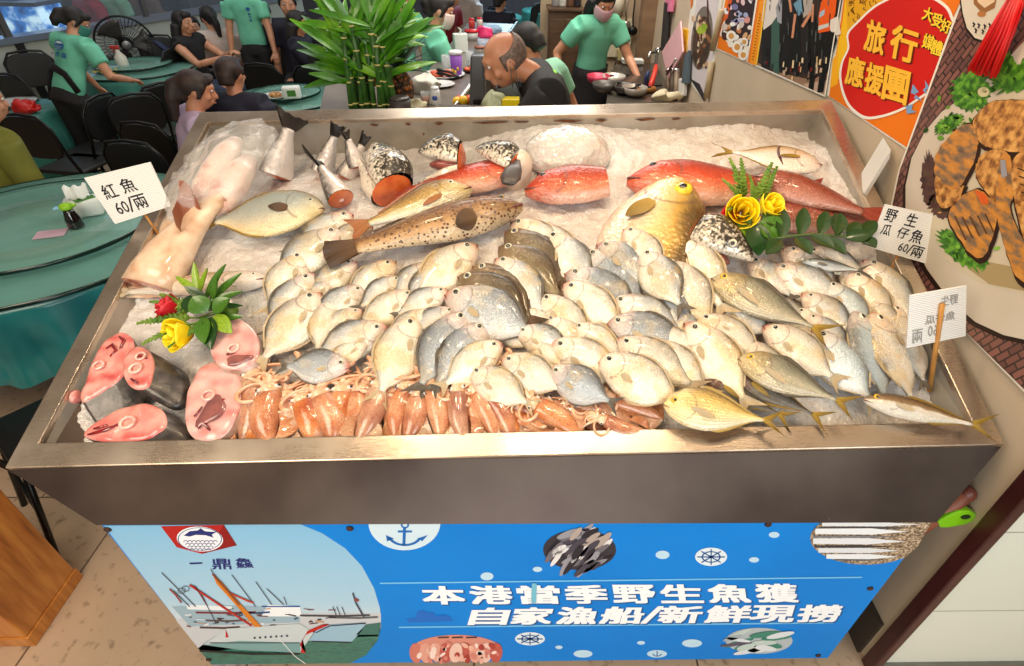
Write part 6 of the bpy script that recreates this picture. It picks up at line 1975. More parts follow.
SKIN = tex_mat('skin', [(.3, (214, 158, 126)), (.7, (194, 134, 102))], 12, 3, .45, sss=.1)
SKIN_TAN = tex_mat('tanned_skin', [(.3, (212, 150, 116)), (.7, (188, 122, 90))], 12, 3, .4, sss=.1)
HAIR = tex_mat('black_hair', [(.3, (34, 28, 26)), (.7, (14, 12, 12))], 40, 3, .6, sc3=(1, 1, .2))
HAIR_BR = tex_mat('brown_hair', [(.3, (62, 40, 32)), (.7, (30, 20, 18))], 40, 3, .6, sc3=(1, 1, .2))
HAIR_GREY = tex_mat('grey_stubble_hair', [(.35, (128, 104, 92)), (.65, (84, 70, 64))], 70, 3, .6)
MINT = tex_mat('mint_cotton', [(.3, (120, 206, 174)), (.7, (98, 184, 152))], 6, 3, .75, bump=.15)
MINT_L = tex_mat('pale_mint_cotton', [(.3, (150, 206, 176)), (.7, (128, 188, 158))], 6, 3, .75, bump=.15)
BLACKC = tex_mat('black_cloth', [(.3, (30, 28, 30)), (.7, (18, 17, 19))], 8, 3, .8, bump=.15)
NAVY = tex_mat('navy_cloth', [(.3, (34, 32, 50)), (.7, (24, 23, 38))], 8, 3, .8, bump=.15)
LILAC = tex_mat('lilac_cotton', [(.3, (196, 172, 196)), (.7, (176, 152, 178))], 6, 3, .75, bump=.1)
WHITEC = tex_mat('white_cotton', [(.3, (206, 190, 180)), (.7, (186, 168, 158))], 6, 3, .75, bump=.1)
OLIVE = tex_mat('olive_cloth', [(.3, (124, 122, 40)), (.7, (98, 98, 30))], 6, 3, .75, bump=.1)
DENIM = tex_mat('denim_cloth', [(.3, (66, 80, 104)), (.7, (48, 60, 82))], 20, 3, .8)
REDC = tex_mat('red_cloth', [(.3, (176, 40, 60)), (.7, (140, 26, 44))], 6, 3, .75)
MASKM = mat('mask_cloth', (214, 196, 190), .7)
MASK_G = mat('grey_mask_cloth', (96, 104, 104), .7)
MASK_P = mat('pink_mask_cloth', (206, 168, 176), .7)
LIPS = mat('lips', (150, 76, 66), .4)


def ik(a, b, l1, l2, pole):
    d = b - a; L = min(d.length, l1 + l2 - .002); u = d.normalized()
    b = a + u * L
    x = (l1 * l1 - l2 * l2 + L * L) / (2 * L); hgt = math.sqrt(max(0, l1 * l1 - x * x))
    p = Vector(pole); p = (p - u * p.dot(u))
    p = p.normalized() if p.length > 1e-5 else Vector((0, 0, -1))
    return a + u * x + p * hgt, b


def person(label, loc, yaw, hip=.92, lean=0.0, side=0.0, hyaw=0.0, hpitch=0.0, armL=None, armR=None, sit=False, shirt=MINT, legs=BLACKC, hair='short', hairm=None, mask=None, skin=None, scale=1.0, sleeve=.6, apron=None, vox=.012, female=True, legm=None, hair_len=.2, extra=None, sitdrop=0, head_at=None, hands=True, neckf=0):
    """local frame: +Y forward, +X the figure's own right"""
    skin = skin or SKIN; hairm = hairm or HAIR
    root = thing('person', label, 'person', loc, None, yaw)
    root.scale = (scale,) * 3
    hz = .47 if sit else hip
    H0 = Vector((0, 0, hz)); sd = Vector((math.sin(side), math.sin(lean) * math.cos(side), math.cos(lean) * math.cos(side))).normalized()
    fwd = Vector((0, math.cos(lean), -math.sin(lean)))
    sw = .17 if female else .2
    C1 = H0 + sd * .22; C2 = H0 + sd * .42; NB = H0 + sd * .475
    hd = Vector((0, math.sin(lean * .6 + hpitch * .5 + neckf), math.cos(lean * .6 + hpitch * .5 + neckf)))
    HC = NB + hd * .15 + Vector((0, .02, 0))
    HR = Matrix.Rotation(hyaw, 3, 'Z') @ Matrix.Rotation(-(lean * .5 + hpitch), 3, 'X')
    rx = Vector((1, 0, 0)); rx = (rx - sd * rx.dot(sd)).normalized()
    SH = {1: C2 + rx * sw + sd * .02, -1: C2 - rx * sw + sd * .02}
    b = MB()
    wx = .9 if female else 1.0
    b.tube([H0 - sd * .08, H0, C1, C2 - sd * .04, C2 + sd * .04, NB], [.12, .15 * wx, .125 * wx, .155 * wx, .13 * wx, .06], 18, flat=.68, up=tuple(fwd))
    b.tube([NB - sd * .03, NB + hd * .05, HC - hd * .03], [.06, .052, .055], 14)
    b.tube([SH[-1], SH[1]], [.062, .062], 12)
    # head
    hp = lambda x, y, z: HC + HR @ Vector((x, y, z))
    b.ball(HC + HR @ Vector((0, -.008, .03)), (.074, .094, .088), 20, 14, HR)
    b.tube([hp(0, .0, .0), hp(0, .028, -.05), hp(0, .05, -.092)], [.07, .058, .03], 14)
    b.tube([hp(0, .082, .03), hp(0, .100, .0), hp(0, .106, -.014), hp(0, .088, -.026)], [.008, .013, .016, .012], 10)   # nose
    b.tube([hp(-.045, .072, .045), hp(0, .086, .046), hp(.045, .072, .045)], [.012, .014, .012], 8)                  # brow
    b.tube([hp(-.02, .082, -.052), hp(0, .090, -.052), hp(.02, .082, -.052)], [.008, .011, .008], 8)                  # lips
    for s in (-1, 1):
        b.ball(hp(s * .074, -.008, .005), (.010, .022, .032), 10, 8, HR); b.ball(hp(s * .045, .062, -.015), (.022, .018, .02), 10, 8, HR)
    # arms
    hand_info = []
    for s, tgt in ((-1, armL), (1, armR)):
        tgt = Vector(tgt) if tgt is not None else SH[s] + Vector((s * .06, .06, -.52))
        el, wr = ik(SH[s], tgt, .28, .25, Vector((s * .5, -.6, -.5)))
        b.tube([SH[s], SH[s].lerp(el, .5), el, el.lerp(wr, .4), wr], [.055, .047, .04, .036, .026], 12)
        dirh = (wr - el).normalized(); lat = dirh.cross(Vector((0, 0, 1)))
        lat = lat.normalized() if lat.length > .1 else Vector((0, 1, 0)); nrm = lat.cross(dirh)
        pal = wr + dirh * .075
        b.tube([wr - dirh * .01, wr + dirh * .03, pal], [.026, .036, .036], 12, flat=.5, up=tuple(nrm))
        if hands:
            for k in range(4):
                o = lat * (-.027 + .018 * k); ln = (.068, .078, .074, .058)[k]; p0 = pal + o - dirh * .01
                p1 = p0 + dirh * ln * .5 - nrm * ln * .15; p2 = p1 + dirh * ln * .33 - nrm * ln * .36
                b.tube([p0, p1, p2], [.0105, .0098, .008], 8)
            p0 = wr + dirh * .03 + lat * (-.03 * s); p1 = p0 + dirh * .035 - lat * s * .028 - nrm * .01; p2 = p1 + dirh * .03 - lat * s * .004 - nrm * .012
            b.tube([p0, p1, p2], [.014, .012, .009], 8)
        hand_info.append((el, wr, dirh, s))
    # legs
    LEG = []
    for s in (-1, 1):
        hs = H0 + Vector((s * .085, 0, -.05))
        if sit: kn = Vector((s * .11, .42, hz + .0)); an = Vector((s * .12, .40, .09))
        else:
            an = Vector((s * .10, (-.02 + .06 * s) if lean < .2 else .02 + .1 * s, .08)); kn = hs.lerp(an, .5) + Vector((0, .04, 0))
        b.tube([hs, hs.lerp(kn, .5), kn, kn.lerp(an, .35), an], [.085, .072, .054, .052, .036], 12)
        b.tube([an + Vector((0, -.04, -.04)), an + Vector((0, .06, -.05)), an + Vector((0, .15, -.062))], [.04, .04, .026], 10)
        LEG.append((hs, kn, an))
    remeshed(b, 'body', skin, root, vox if hands else .014, 3)
    # shirt
    c = MB()
    c.tube([H0 - sd * (.02 if legs is not None else .0), H0 + sd * .06, C1, C2 - sd * .04, C2 + sd * .045, NB - sd * .01], [.158 * wx, .165 * wx, .15 * wx, .172 * wx, .148 * wx, .075], 20, flat=.70, up=tuple(fwd))
    c.tube([SH[-1] - rx * .01, SH[1] + rx * .01], [.088, .088], 14)
    for (el, wr, dirh, s) in hand_info:
        e2 = SH[s].lerp(el, min(1, sleeve)) if sleeve <= 1 else el
        p = [SH[s], SH[s].lerp(e2, .6), e2]; r = [.086, .078, .074]
        if sleeve > 1: p += [el.lerp(wr, .9)]; r = [.07, .058, .052, .044]
        c.tube(p, r, 12)
    remeshed(c, 'shirt', shirt, root, .016, 3)
    # trousers / skirt
    if legs is not None:
        c = MB()
        c.tube([H0 + sd * .05, H0 - sd * .02, H0 - sd * .1], [.145 * wx, .165 * wx, .15], 16, flat=.75, up=tuple(fwd))
        for (hs, kn, an) in LEG: c.tube([hs, hs.lerp(kn, .5), kn, an + Vector((0, 0, .02))], [.1, .088, .072, .062], 12)
        remeshed(c, 'trousers', legs, root, .018, 3)
        for (hs, kn, an) in LEG:
            c = MB(); c.tube([an + Vector((0, -.05, -.045)), an + Vector((0, .05, -.045)), an + Vector((0, .17, -.058))], [.044, .046, .03], 12, flat=.8, up=(0, 0, 1)); c.build('shoe', BLACKC, root)
    if apron:
        c = MB(); c.tube([H0 + sd * .12, H0 + sd * .02, H0 - sd * .15 + fwd * .03, H0 - Vector((0, -.04, .42))], [.172 * wx, .18 * wx, .19, .2], 18, flat=.74, up=tuple(fwd), cap=False)
        c.build('apron', apron, root, solid=.006)
    # eyes, mouth
    for s in (-1, 1):
        e = MB(); e.ball(hp(s * .031, .079, .026), (.012, .008, .008), 10, 8, HR); eo = e.build('eye', mat('eye_white', (226, 220, 212), .2), root)
        e = MB(); e.ball(hp(s * .031, .0855, .026), (.0055, .003, .006), 8, 6, HR); e.build('iris', EYE_DARK, eo)
    if not mask:
        e = MB(); e.tube([hp(-.022, .088, -.052), hp(0, .1, -.051), hp(.022, .088, -.052)], [.002, .0045, .002], 8); e.build('mouth', LIPS, root)
    else:
        mm, dz, dy = mask; e = MB()
        V = []; Fc = []
        for i in range(9):
            for k in range(13):
                a = -1.25 + 2.5 * k / 12; z = .012 - .11 * i / 8 + dz; r = .092 + .012 * math.sin(i / 8 * PI) - .012 * (i / 8)
                V.append(hp(.88 * r * math.sin(a), r * math.cos(a) * 1.08 - .0 + .012 * math.cos(a) ** 4 + dy, z))
        for i in range(8):
            for k in range(12): Fc.append((i * 13 + k, i * 13 + k + 1, (i + 1) * 13 + k + 1, (i + 1) * 13 + k))
        e.add(V, Fc); e.build('face_mask', mm, root, solid=.003)
        for s in (-1, 1):
            e = MB(); e.tube([hp(s * .075, .03, .0 + dz), hp(s * .082, -.01, .02), hp(s * .082, -.02, -.01), hp(s * .072, .03, -.075 + dz)], .002, 6); e.build('mask_strap', mm, root)
    # hair
    c = MB()
    if hair != 'bald':
        c.ball(HC + HR @ Vector((0, -.022, .046)), (.084, .098, .088), 18, 12, HR)
        c.tube([hp(0, -.075, .02), hp(0, -.09, -.05)], [.06, .05], 12)
        c.tube([hp(-.05, .055, .085), hp(0, .068, .095), hp(.05, .055, .085)], [.026, .03, .026], 10)
        for s in (-1, 1): c.tube([hp(s * .066, .02, .05), hp(s * .074, .005, .0 if hair == 'short' else -.03)], [.022, .014], 8)
        if hair == 'long':
            for s in (-1, 0, 1): c.tube([hp(s * .06, -.05, .0), hp(s * .075, -.07 if s else -.1, -.10), hp(s * .08, -.07, -.12 - hair_len * .6), hp(s * .07, -.06, -.12 - hair_len)], [.055, .055, .05, .025], 12)
        if hair == 'tail':
            c.tube([hp(0, -.09, .05), hp(.0, -.125, .03), hp(.015, -.135, -.05), hp(.02, -.12, -.08 - hair_len)], [.04, .042, .04, .02], 12)
        if hair == 'bun': c.ball(hp(0, -.12, .03), .042, 12, 10)
        remeshed(c, 'hair', hairm, root, .012, 2)
    else:
        V = []; Fc = []; nu_, nv_ = 30, 10
        for i in range(nv_ + 1):
            for k in range(nu_ + 1):
                a = math.radians(160 + 220 * k / nu_); zt = .05 + .045 * max(0, -math.sin(a)) ** 1.5
                q = i / nv_; z = -.05 + (zt + .05) * q; r = math.sqrt(max(.02, 1 - ((z - .03) / .092) ** 2))
                V.append(hp(.0785 * r * math.cos(a), -.008 + .0985 * r * math.sin(a), z))
        for i in range(nv_):
            for k in range(nu_): Fc.append((i * (nu_ + 1) + k, i * (nu_ + 1) + k + 1, (i + 1) * (nu_ + 1) + k + 1, (i + 1) * (nu_ + 1) + k))
        c.add(V, Fc); c.build('hair', hairm, root, solid=.004)
    root['_hc'] = 0
    del root['_hc']
    if extra: extra(root, dict(H0=H0, C1=C1, C2=C2, NB=NB, HC=HC, hp=hp, SH=SH, sd=sd, fwd=fwd, rx=rx, hands=hand_info))
    return root, HC


def place_by_head(px, py, z, yaw, **kw):
    """puts the figure so that its head is at a height z on the line of sight of (px, py)"""
    P = onz(px, py, z)
    return P


def shirt_back_print(root, J):
    """round wave emblem and characters on the back of the T-shirt"""
    up, rt = J['sd'], J['rx']; n = -(J['fwd']); c = J['C1'] + up * .14 + n * .124
    f = Flat(lambda x, y: c + rt * x + up * y - n * (abs(x) ** 2 * 1.2), n, .002)
    B = (44, 92, 150)
    f.ell(0, .03, .05, .045, B, 1); f.poly([(-.045, .03), (-.02, .062), (.02, .066), (.045, .045), (.02, .046), (0, .04), (-.02, .044)], (190, 220, 206), 2)
    for k in range(3): f.line([(-.04 + .006 * k, .02 - k * .012), (.04 - .006 * k, .02 - k * .012)], .003, (170, 206, 200), 2)
    f.text('一', [(-.075, -.055), (-.045, -.055), (-.045, -.048), (-.075, -.048)], B, 1, .06)
    f.text('鼎', [(-.025, -.075), (.02, -.075), (.02, -.03), (-.025, -.03)], B, 1, .02); f.text('鱻', [(.04, -.075), (.085, -.075), (.085, -.03), (.04, -.03)], B, 1, .02)
    MB.build(f, 'back_print', None, root, smooth=False)


def shirt_chest_print(root, J):
    up, rt = J['sd'], J['rx']; n = J['fwd']; c = J['C2'] - up * .06 - rt * .07 + n * .131
    f = Flat(lambda x, y: c + rt * -x + up * y, n, .002); B = (44, 92, 150)
    f.ell(0, .03, .022, .02, B, 1)
    for k, ch in enumerate('一鼎鱻'): f.text(ch, [(-.012, -.03 - k * .032), (.014, -.03 - k * .032), (.014, -.005 - k * .032 if k else -.012), (-.012, -.005 - k * .032 if k else -.012)], B, 1, .02)
    MB.build(f, 'chest_print', None, root, smooth=False)


def yaw_to(dx, dy): return math.atan2(-dx, dy)


def stand_at(px, py, z_head, dx, dy, label, hip=.92, lean=0, **kw):
    """z_head: height of the head's centre above the floor; (dx, dy) the way the figure faces"""
    P = onz(px, py, z_head); yaw = yaw_to(dx, dy)
    sit = kw.get('sit', False); hz = .47 if sit else hip
    hp_ = kw.get('hpitch', 0) + 2 * kw.get('neckf', 0)
    hy = math.sin(lean) * .475 + math.sin(lean * .6 + hp_ * .5) * .15 + .02; hzt = hz + math.cos(lean) * .475 + math.cos(lean * .6 + hp_ * .5) * .15
    sc = z_head / hzt
    off = Matrix.Rotation(yaw, 3, 'Z') @ Vector((0, hy * sc, 0))
    return person(label, (P.x - off.x, P.y - off.y, 0), yaw, hip, lean, scale=sc, **kw)


# the bald fishmonger right behind the stand
def collar(root, J):
    m = MB(); pts = []
    for k in range(15):
        a = PI * (.05 + 1.9 * k / 14) + PI / 2
        pts.append(J['NB'] - J['sd'] * .004 + J['rx'] * (.082 * math.cos(a)) + J['fwd'] * (.070 * math.sin(a)) + J['sd'] * (.012 - .045 * max(0, math.sin(a))))
    m.tube(pts, [.011] * 15, 8); m.build('neon_collar', mat('neon_green_trim', (150, 250, 20), .5), root)


stand_at(506, 62, 1.60, -.86, -.1, 'bald man in a black shirt with neon green collar bending behind the display stand', hip=.95, lean=.25, hpitch=.36, neckf=.75, hyaw=.12, shirt=BLACKC, legs=NAVY, hair='bald', hairm=HAIR_GREY, skin=SKIN_TAN, mask=(MASK_G, -.085, -.02), female=False, armL=(-.25, .55, 1.0), armR=(.22, .55, 1.0), vox=.009, extra=collar)
stand_at(527, 46, 1.5, -.75, .5, 'dark-haired worker in pale mint shirt seen from behind the bald man', lean=.5, hpitch=.2, shirt=MINT_L, skin=SKIN_TAN, female=False, armR=(.28, .35, .95))
stand_at(604, 3, 1.60, .35, -.9, 'long-haired woman in mint shirt and pink mask working at the sink', lean=.22, hpitch=.45, hyaw=-.15, shirt=MINT, hair='long', hair_len=.16, mask=(MASK_P, 0, 0), armL=(-.26, .42, .98), armR=(.34, .10, .92), apron=BLACKC, vox=.010)
stand_at(440, 12, 1.56, .95, .2, 'woman in mint shirt with white face mask beside the bamboo plant', lean=.12, hpitch=.25, shirt=MINT, mask=(MASKM, 0, 0), hair='bun', armR=(.1, .4, 1.05), vox=.010)
stand_at(404, -2, 1.56, .5, .9, 'worker in mint shirt further back behind the masked woman', lean=.2, hpitch=.2, shirt=MINT, hair='tail', hands=False)


def towel(root, J):
    el, wr, d, s = J['hands'][1]
    m = MB(); c = wr + d * .10
    rnd = random.Random(5); V = []; n = 14
    for i in range(n):
        for k in range(n):
            x = -.11 + .22 * i / (n - 1); y = -.09 + .18 * k / (n - 1)
            V.append(c + Vector((x, y, -.03 + .03 * math.sin(i * 1.1) * math.cos(k * .9) + .03 * math.exp(-(x * x + y * y) / .004))))
    m.add(V, [(i * n + k, i * n + k + 1, (i + 1) * n + k + 1, (i + 1) * n + k) for i in range(n - 1) for k in range(n - 1)]); world = root.matrix_world


def wiper_extra(root, J):
    shirt_back_print(root, J)
    # apron straps over the hips at the back
    m = MB(); H0, sd, fw_, rx = J['H0'], J['sd'], J['fwd'], J['rx']
    pts = [H0 + sd * .20 - rx * .15 - fw_ * .06, H0 + sd * .19 - rx * .04 - fw_ * .122, H0 + sd * .15 + rx * .08 - fw_ * .115, H0 + sd * .02 + rx * .16 - fw_ * .04]
    m.tube(pts, [.034] * 4, 10, flat=.25, up=tuple(-fw_)); m.build('apron_strap', BLACKC, root)
    m = MB(); pts = [H0 + sd * .18 - rx * .15 - fw_ * .05, H0 + sd * .05 - rx * .165 - fw_ * .03, H0 - sd * .1 - rx * .17]
    m.tube(pts, [.034] * 3, 10, flat=.3, up=tuple(-rx)); m.build('apron_strap', BLACKC, root)


WIP, WHC = stand_at(70, 22, 1.36, .22, .95, 'woman in mint T-shirt wiping a round table with a yellow cloth', hip=.90, lean=.5, side=.12, hpitch=.35, hyaw=-.75, shirt=MINT, hair='tail', hair_len=.02, mask=(mat('teal_mask', (60, 130, 120), .7), 0, 0), armR=(.34, .40, .95), armL=(-.2, .5, .78), vox=.010, extra=wiper_extra, apron=None)
stand_at(238, -16, 1.52, .12, -1, 'standing waitress in mint T-shirt holding a slip, her head above the picture edge', shirt=MINT, hair='long', hair_len=.20, armR=(.27, .06, .78), armL=(-.27, .18, .78), extra=shirt_chest_print, vox=.010)
stand_at(184, 24, 1.14, .85, -.2, 'seated young woman in black top with very long hair, facing a child', sit=True, shirt=BLACKC, legs=DENIM, hair='long', hair_len=.34, sleeve=.1, armR=(.1, .44, .80), armL=(-.1, .44, .82))
stand_at(209, 19, 1.14, -.6, .6, 'seated woman in white blouse seen from behind, leaning to a child', sit=True, shirt=WHITEC, legs=BLACKC, hair='tail', hair_len=.1, sleeve=.9, hands=False, lean=.15)
stand_at(194, 27, .98, .5, -.9, 'small child in a grey top between the two seated women', sit=True, shirt=mat('grey_top', (130, 120, 120), .8), hair='short', hands=False)
stand_at(197, 92, 1.16, .75, .6, 'woman in lilac T-shirt with brown ponytail seated by the tray corner', sit=True, lean=.3, hpitch=.1, hyaw=-.2, shirt=LILAC, legs=BLACKC, hair='tail', hairm=HAIR_BR, hair_len=.12, skin=SKIN_TAN)
stand_at(232, 76, 1.16, .1, 1, 'man in navy shirt with short hair seen from behind at the back table', sit=True, lean=.1, shirt=NAVY, legs=BLACKC, hair='short', hairm=HAIR_BR, skin=SKIN_TAN, female=False, hands=False)
stand_at(-16, 104, 1.16, .5, .8, 'diner in olive green top cut off at the picture edge', sit=True, lean=.25, shirt=OLIVE, legs=BLACKC, hair='short', sleeve=.9, hands=False)
stand_at(299, 24, 1.16, .9, .05, 'seated woman in dark patterned jacket beside the bamboo leaves', sit=True, lean=.1, shirt=NAVY, legs=BLACKC, hair='long', hair_len=.08, sleeve=2, armR=(.15, .42, .78))
stand_at(326, 32, 1.14, .6, -.6, 'seated man in black behind the bamboo leaves', sit=True, shirt=BLACKC, legs=BLACKC, hair='short', sleeve=2, hands=False)
stand_at(264, 14, 1.15, -.4, .9, 'seated person in black with dark hair behind the waitress', sit=True, shirt=BLACKC, legs=BLACKC, hair='short', sleeve=2, hands=False)
stand_at(288, 6, 1.3, .3, -.9, 'short-haired person beyond the seated diners, by the ledge', sit=True, shirt=NAVY, legs=BLACKC, hair='short', hands=False)
stand_at(500, 2, 1.2, .4, .9, 'seated diner in navy seen from behind in the far hall', sit=True, lean=.1, shirt=NAVY, legs=BLACKC, female=False, hands=False, sleeve=2)
stand_at(452, -2, 1.2, .8, -.4, 'far diner in red top reaching across a crowded table', sit=True, lean=.3, shirt=REDC, legs=BLACKC, hands=False)
stand_at(466, -10, 1.2, -.4, -.9, 'far diner in white top behind the crowded table', sit=True, shirt=WHITEC, hands=False)

# people behind the window
for (px, py, z, dx, dy, sh, lab) in ((18, 12, 1.22, .2, 1, BLACKC, 'diner in black behind the window, nearest its lower corner'), (36, -4, 1.25, .6, .8, WHITEC, 'diner with white shoulder behind the window'), (54, 2, 1.25, .9, .2, NAVY, 'long-haired diner in navy behind the window above the wiping woman'), (92, 2, 1.25, .7, -.5, NAVY, 'diner in navy bowing behind the window near the mullion'),
    (122, -8, 1.25, -.4, -.9, REDC, 'diner in red top behind the window'), (146, -12, 1.25, .2, 1, MINT_L, 'diner in pale green shirt seen from behind the glass'), (172, -14, 1.25, -.2, 1, mat('brown_cloth', (110, 88, 78), .8), 'diner in brown top with strap behind the glass'), (206, -16, 1.25, .4, .9, BLACKC, 'dark-clothed diner at the far end of the glass')):
    stand_at(px, py, z, dx, dy, lab, sit=True, shirt=sh, hands=False, hair='short')[0].location += Vector((-.95, .3, 0)) * .75
# ---------------------------------------------------------------- floor and walls of the hall
t = NT('stone_tile_floor')
oc = t.coords('Object'); mp = t.node('ShaderNodeMapping'); mp.inputs['Location'].default_value = (.18, .08, 0); t.link(oc, mp.inputs[0])
br = t.node('ShaderNodeTexBrick'); br.offset = .5; t.link(mp.outputs[0], br.inputs['Vector']); br.inputs['Scale'].default_value = 1
br.inputs['Brick Width'].default_value = .8; br.inputs['Row Height'].default_value = .8; br.inputs['Mortar Size'].default_value = .004; br.inputs['Mortar Smooth'].default_value = .2
br.inputs['Color1'].default_value = lin((206, 178, 150)); br.inputs['Color2'].default_value = lin((196, 168, 140)); br.inputs['Mortar'].default_value = lin((96, 76, 62))
n1 = t.noise(oc, 4, 6); n2 = t.noise(oc, 26, 4)
t.base(t.mix(t.math('MULTIPLY', t.ramp(n2, [(.58, (0, 0, 0, 1)), (.7, (1, 1, 1, 1))]), .55), t.mix(t.math('MULTIPLY', n1, .35), br.outputs['Color'], lin((120, 96, 76))), lin((92, 72, 58)))).val('Roughness', .3)
t.bump(t.math('ADD', n2, t.math('MULTIPLY', br.outputs['Fac'], -1.0)), .2, .006)
m = MB(); m.box((-3, 6, -.03), (20, 18, .06)); o = m.build('floor', t.mat, smooth=False); tag(o, kind='structure')
m = MB(); m.box((-3, 14.5, 1.6), (20, .1, 3.2)); o = m.build('wall_back', mat('far_wall_grey', (96, 96, 104), .7, var=.2), smooth=False); tag(o, kind='structure')
m = MB(); m.box((-12, 6, 1.6), (.1, 18, 3.2)); o = m.build('wall_left', mat('far_wall_grey', (96, 96, 104)), smooth=False); tag(o, kind='structure')
# partition with a window above a metal ledge
A = onz(0, 42, 1.0); B = onz(217, 9, 1.0); D = (B - A); D.z = 0; Dn = D.normalized(); Nw = Vector((-Dn.y, Dn.x, 0))
A2 = A - Dn * 2.2; B2 = A + Dn * 4.9
PARTM = tex_mat('pale_partition_paint', [(.3, (186, 190, 178)), (.7, (170, 174, 162))], 2, 3, .5)


def quadbox(a, b, z0, z1, th, off=0.0):
    a = Vector(a) + Nw * off; b = Vector(b) + Nw * off
    P = []
    for z in (z0, z1):
        for p in (a, b, b + Nw * th, a + Nw * th): P.append((p.x, p.y, z))
    return P


m = MB(); m.hexa(quadbox(A2, B2, 0, .98, .12)); o = m.build('wall_partition', PARTM, smooth=False); tag(o, kind='structure')
m = MB(); m.hexa(quadbox(A2, B2, .0, .1, .02, -.02)); o = m.build('baseboard_left', mat('brown_base', (84, 66, 54), .5), smooth=False); tag(o, kind='structure')
m = MB(); m.hexa(quadbox(A2, B2, .97, 1.03, .22, -.05)); o = m.build('trim_2', mat('satin_ledge', (150, 160, 176), .3, .6), smooth=False); tag(o, kind='structure')
t = NT('window_glass_tint'); t.base((.7, .85, 1, 1)).val('Roughness', .04).val('Alpha', .07).val('Specular IOR Level', .6); GLASS_W = t.mat
m = MB(); m.hexa(quadbox(A2, B2, 1.03, 2.9, .012, .05)); o = m.build('window_1', GLASS_W, smooth=False); tag(o, kind='structure')
for s_ in (.2, 1.9, 3.4, 4.6):
    p = A + Dn * (s_ - .1)
    m = MB(); m.hexa(quadbox(p, p + Dn * .06, 1.03, 2.9, .06, .02)); o = m.build('trim_3', mat('window_mullion', (96, 92, 90), .4, .3), smooth=False); tag(o, kind='structure')
a = onz(23, 84, .3); m = MB(); p = A + Dn * .12; m.hexa(quadbox(p, p + Dn * .07, 0, .98, .04, -.04)); o = m.build('trim_4', mat('black_post', (30, 28, 28), .4), smooth=False); tag(o, kind='structure')
# lit fish tanks beyond the glass
GLOW = NT('lit_water'); oc = GLOW.coords('Object'); nn = GLOW.noise(oc, 5, 4); c_ = GLOW.ramp(nn, [(.35, lin((14, 34, 90))), (.5, lin((50, 120, 200))), (.62, lin((200, 236, 255)))])
GLOW.base(c_); GLOW.link(c_, GLOW.b.inputs['Emission Color']); GLOW.val('Emission Strength', .7); GLOW = GLOW.mat
for (px, py, w_, h_) in ((20, 8, .5, .25), (52, 5, .5, .35), (74, 8, .5, .2)):
    p = onz(px, py, 1.25) + Nw * .75
    root = thing('fish_tank', 'lit blue fish tank beyond the window, %s' % {20: 'first from its near end', 52: 'brightest, above the wiping woman', 74: 'beside the mullion'}[px], 'fish tank', (p.x, p.y, 0), 'lit tanks behind the window')
    m = MB(); m.box((0, 0, 1.1), (w_, .4, h_ + .1)); m.build('water', GLOW, root, smooth=False)
    m = MB(); m.box((0, 0, .45), (w_ + .06, .46, .9)); m.build('base', mat('tank_base', (70, 76, 96), .4, .3), root, smooth=False, bevel=.01)
    m = MB(); m.box((0, 0, 1.17 + h_ * .5), (w_ + .04, .44, .04)); m.build('lid', mat('tank_base', (70, 76, 96)), root, smooth=False)
lamp('tank_glow', 'AREA', tuple(onz(50, 2, 1.0) + Nw * 1.2 + Vector((0, 0, 1.6))), 26, (.35, .6, 1), 1.5, tuple(onz(60, 20, .7)))
lamp('daylight_door', 'AREA', (.2, 11.5, 2.6), 120, (.5, .78, 1), 2.0, (.0, 10.5, 0))

# ---------------------------------------------------------------- chairs
BLKV = mat('black_vinyl', (19, 18, 19), .5, var=.2); BLKM = mat('black_tube', (18, 18, 19), .35, .3)


def chair_proto():
    r = bpy.data.objects.new('folding_chair', None); COL.objects.link(r)
    m = MB(); m.box((0, .02, .45), (.40, .40, .035)); m.build('seat', BLKV, r, smooth=True, bevel=.016)
    m = MB(); pts = []
    for k in range(48):
        a = 2 * PI * k / 48; c, s = math.cos(a), math.sin(a); pts.append(((abs(c) ** .7) * math.copysign(.2, c), -.215, .74 + (abs(s) ** .6) * math.copysign(.165, s)))
    m.slab([(x, y - .02 + (z - .74) * -.12, z) for x, y, z in pts], .03, (0, 1, 0)); m.build('backrest', BLKV, r, smooth=False, bevel=.008)
    m = MB(); m.tube([(-.205, -.16, .45), (-.208, -.21, .62), (-.205, -.235, .82), (-.14, -.25, .91), (0, -.252, .925), (.14, -.25, .91), (.205, -.235, .82), (.208, -.21, .62), (.205, -.16, .45)], .012, 8); m.build('back_frame', BLKM, r)
    for sx in (-1, 1):
        for (y0, y1) in ((.18, .24), (-.16, -.25)):
            m = MB(); m.tube([(sx * .19, y0, .44), (sx * .20, (y0 + y1) / 2, .22), (sx * .205, y1, .0)], .012, 8); m.build('leg', BLKM, r)
    for y, z in ((.21, .2), (-.205, .2)):
        m = MB(); m.tube([(-.2, y, z), (.2, y, z)], .009, 6); m.build('stretcher', BLKM, r)
    return r


CH = chair_proto(); CH_used = False


def chair(P, dx, dy, label, sc=1.0):
    """P: point of the backrest middle at .74; faces (dx, dy)"""
    global CH_used
    o = CH if not CH_used else copy_tree(CH); CH_used = True
    yaw = yaw_to(dx, dy); off = Matrix.Rotation(yaw, 3, 'Z') @ Vector((0, -.215, 0))
    o.location = (P.x - off.x, P.y - off.y, 0); o.rotation_euler = (0, 0, yaw); o.scale = (sc,) * 3
    return tag(o, label, 'chair', 'black folding chairs in the dining hall')


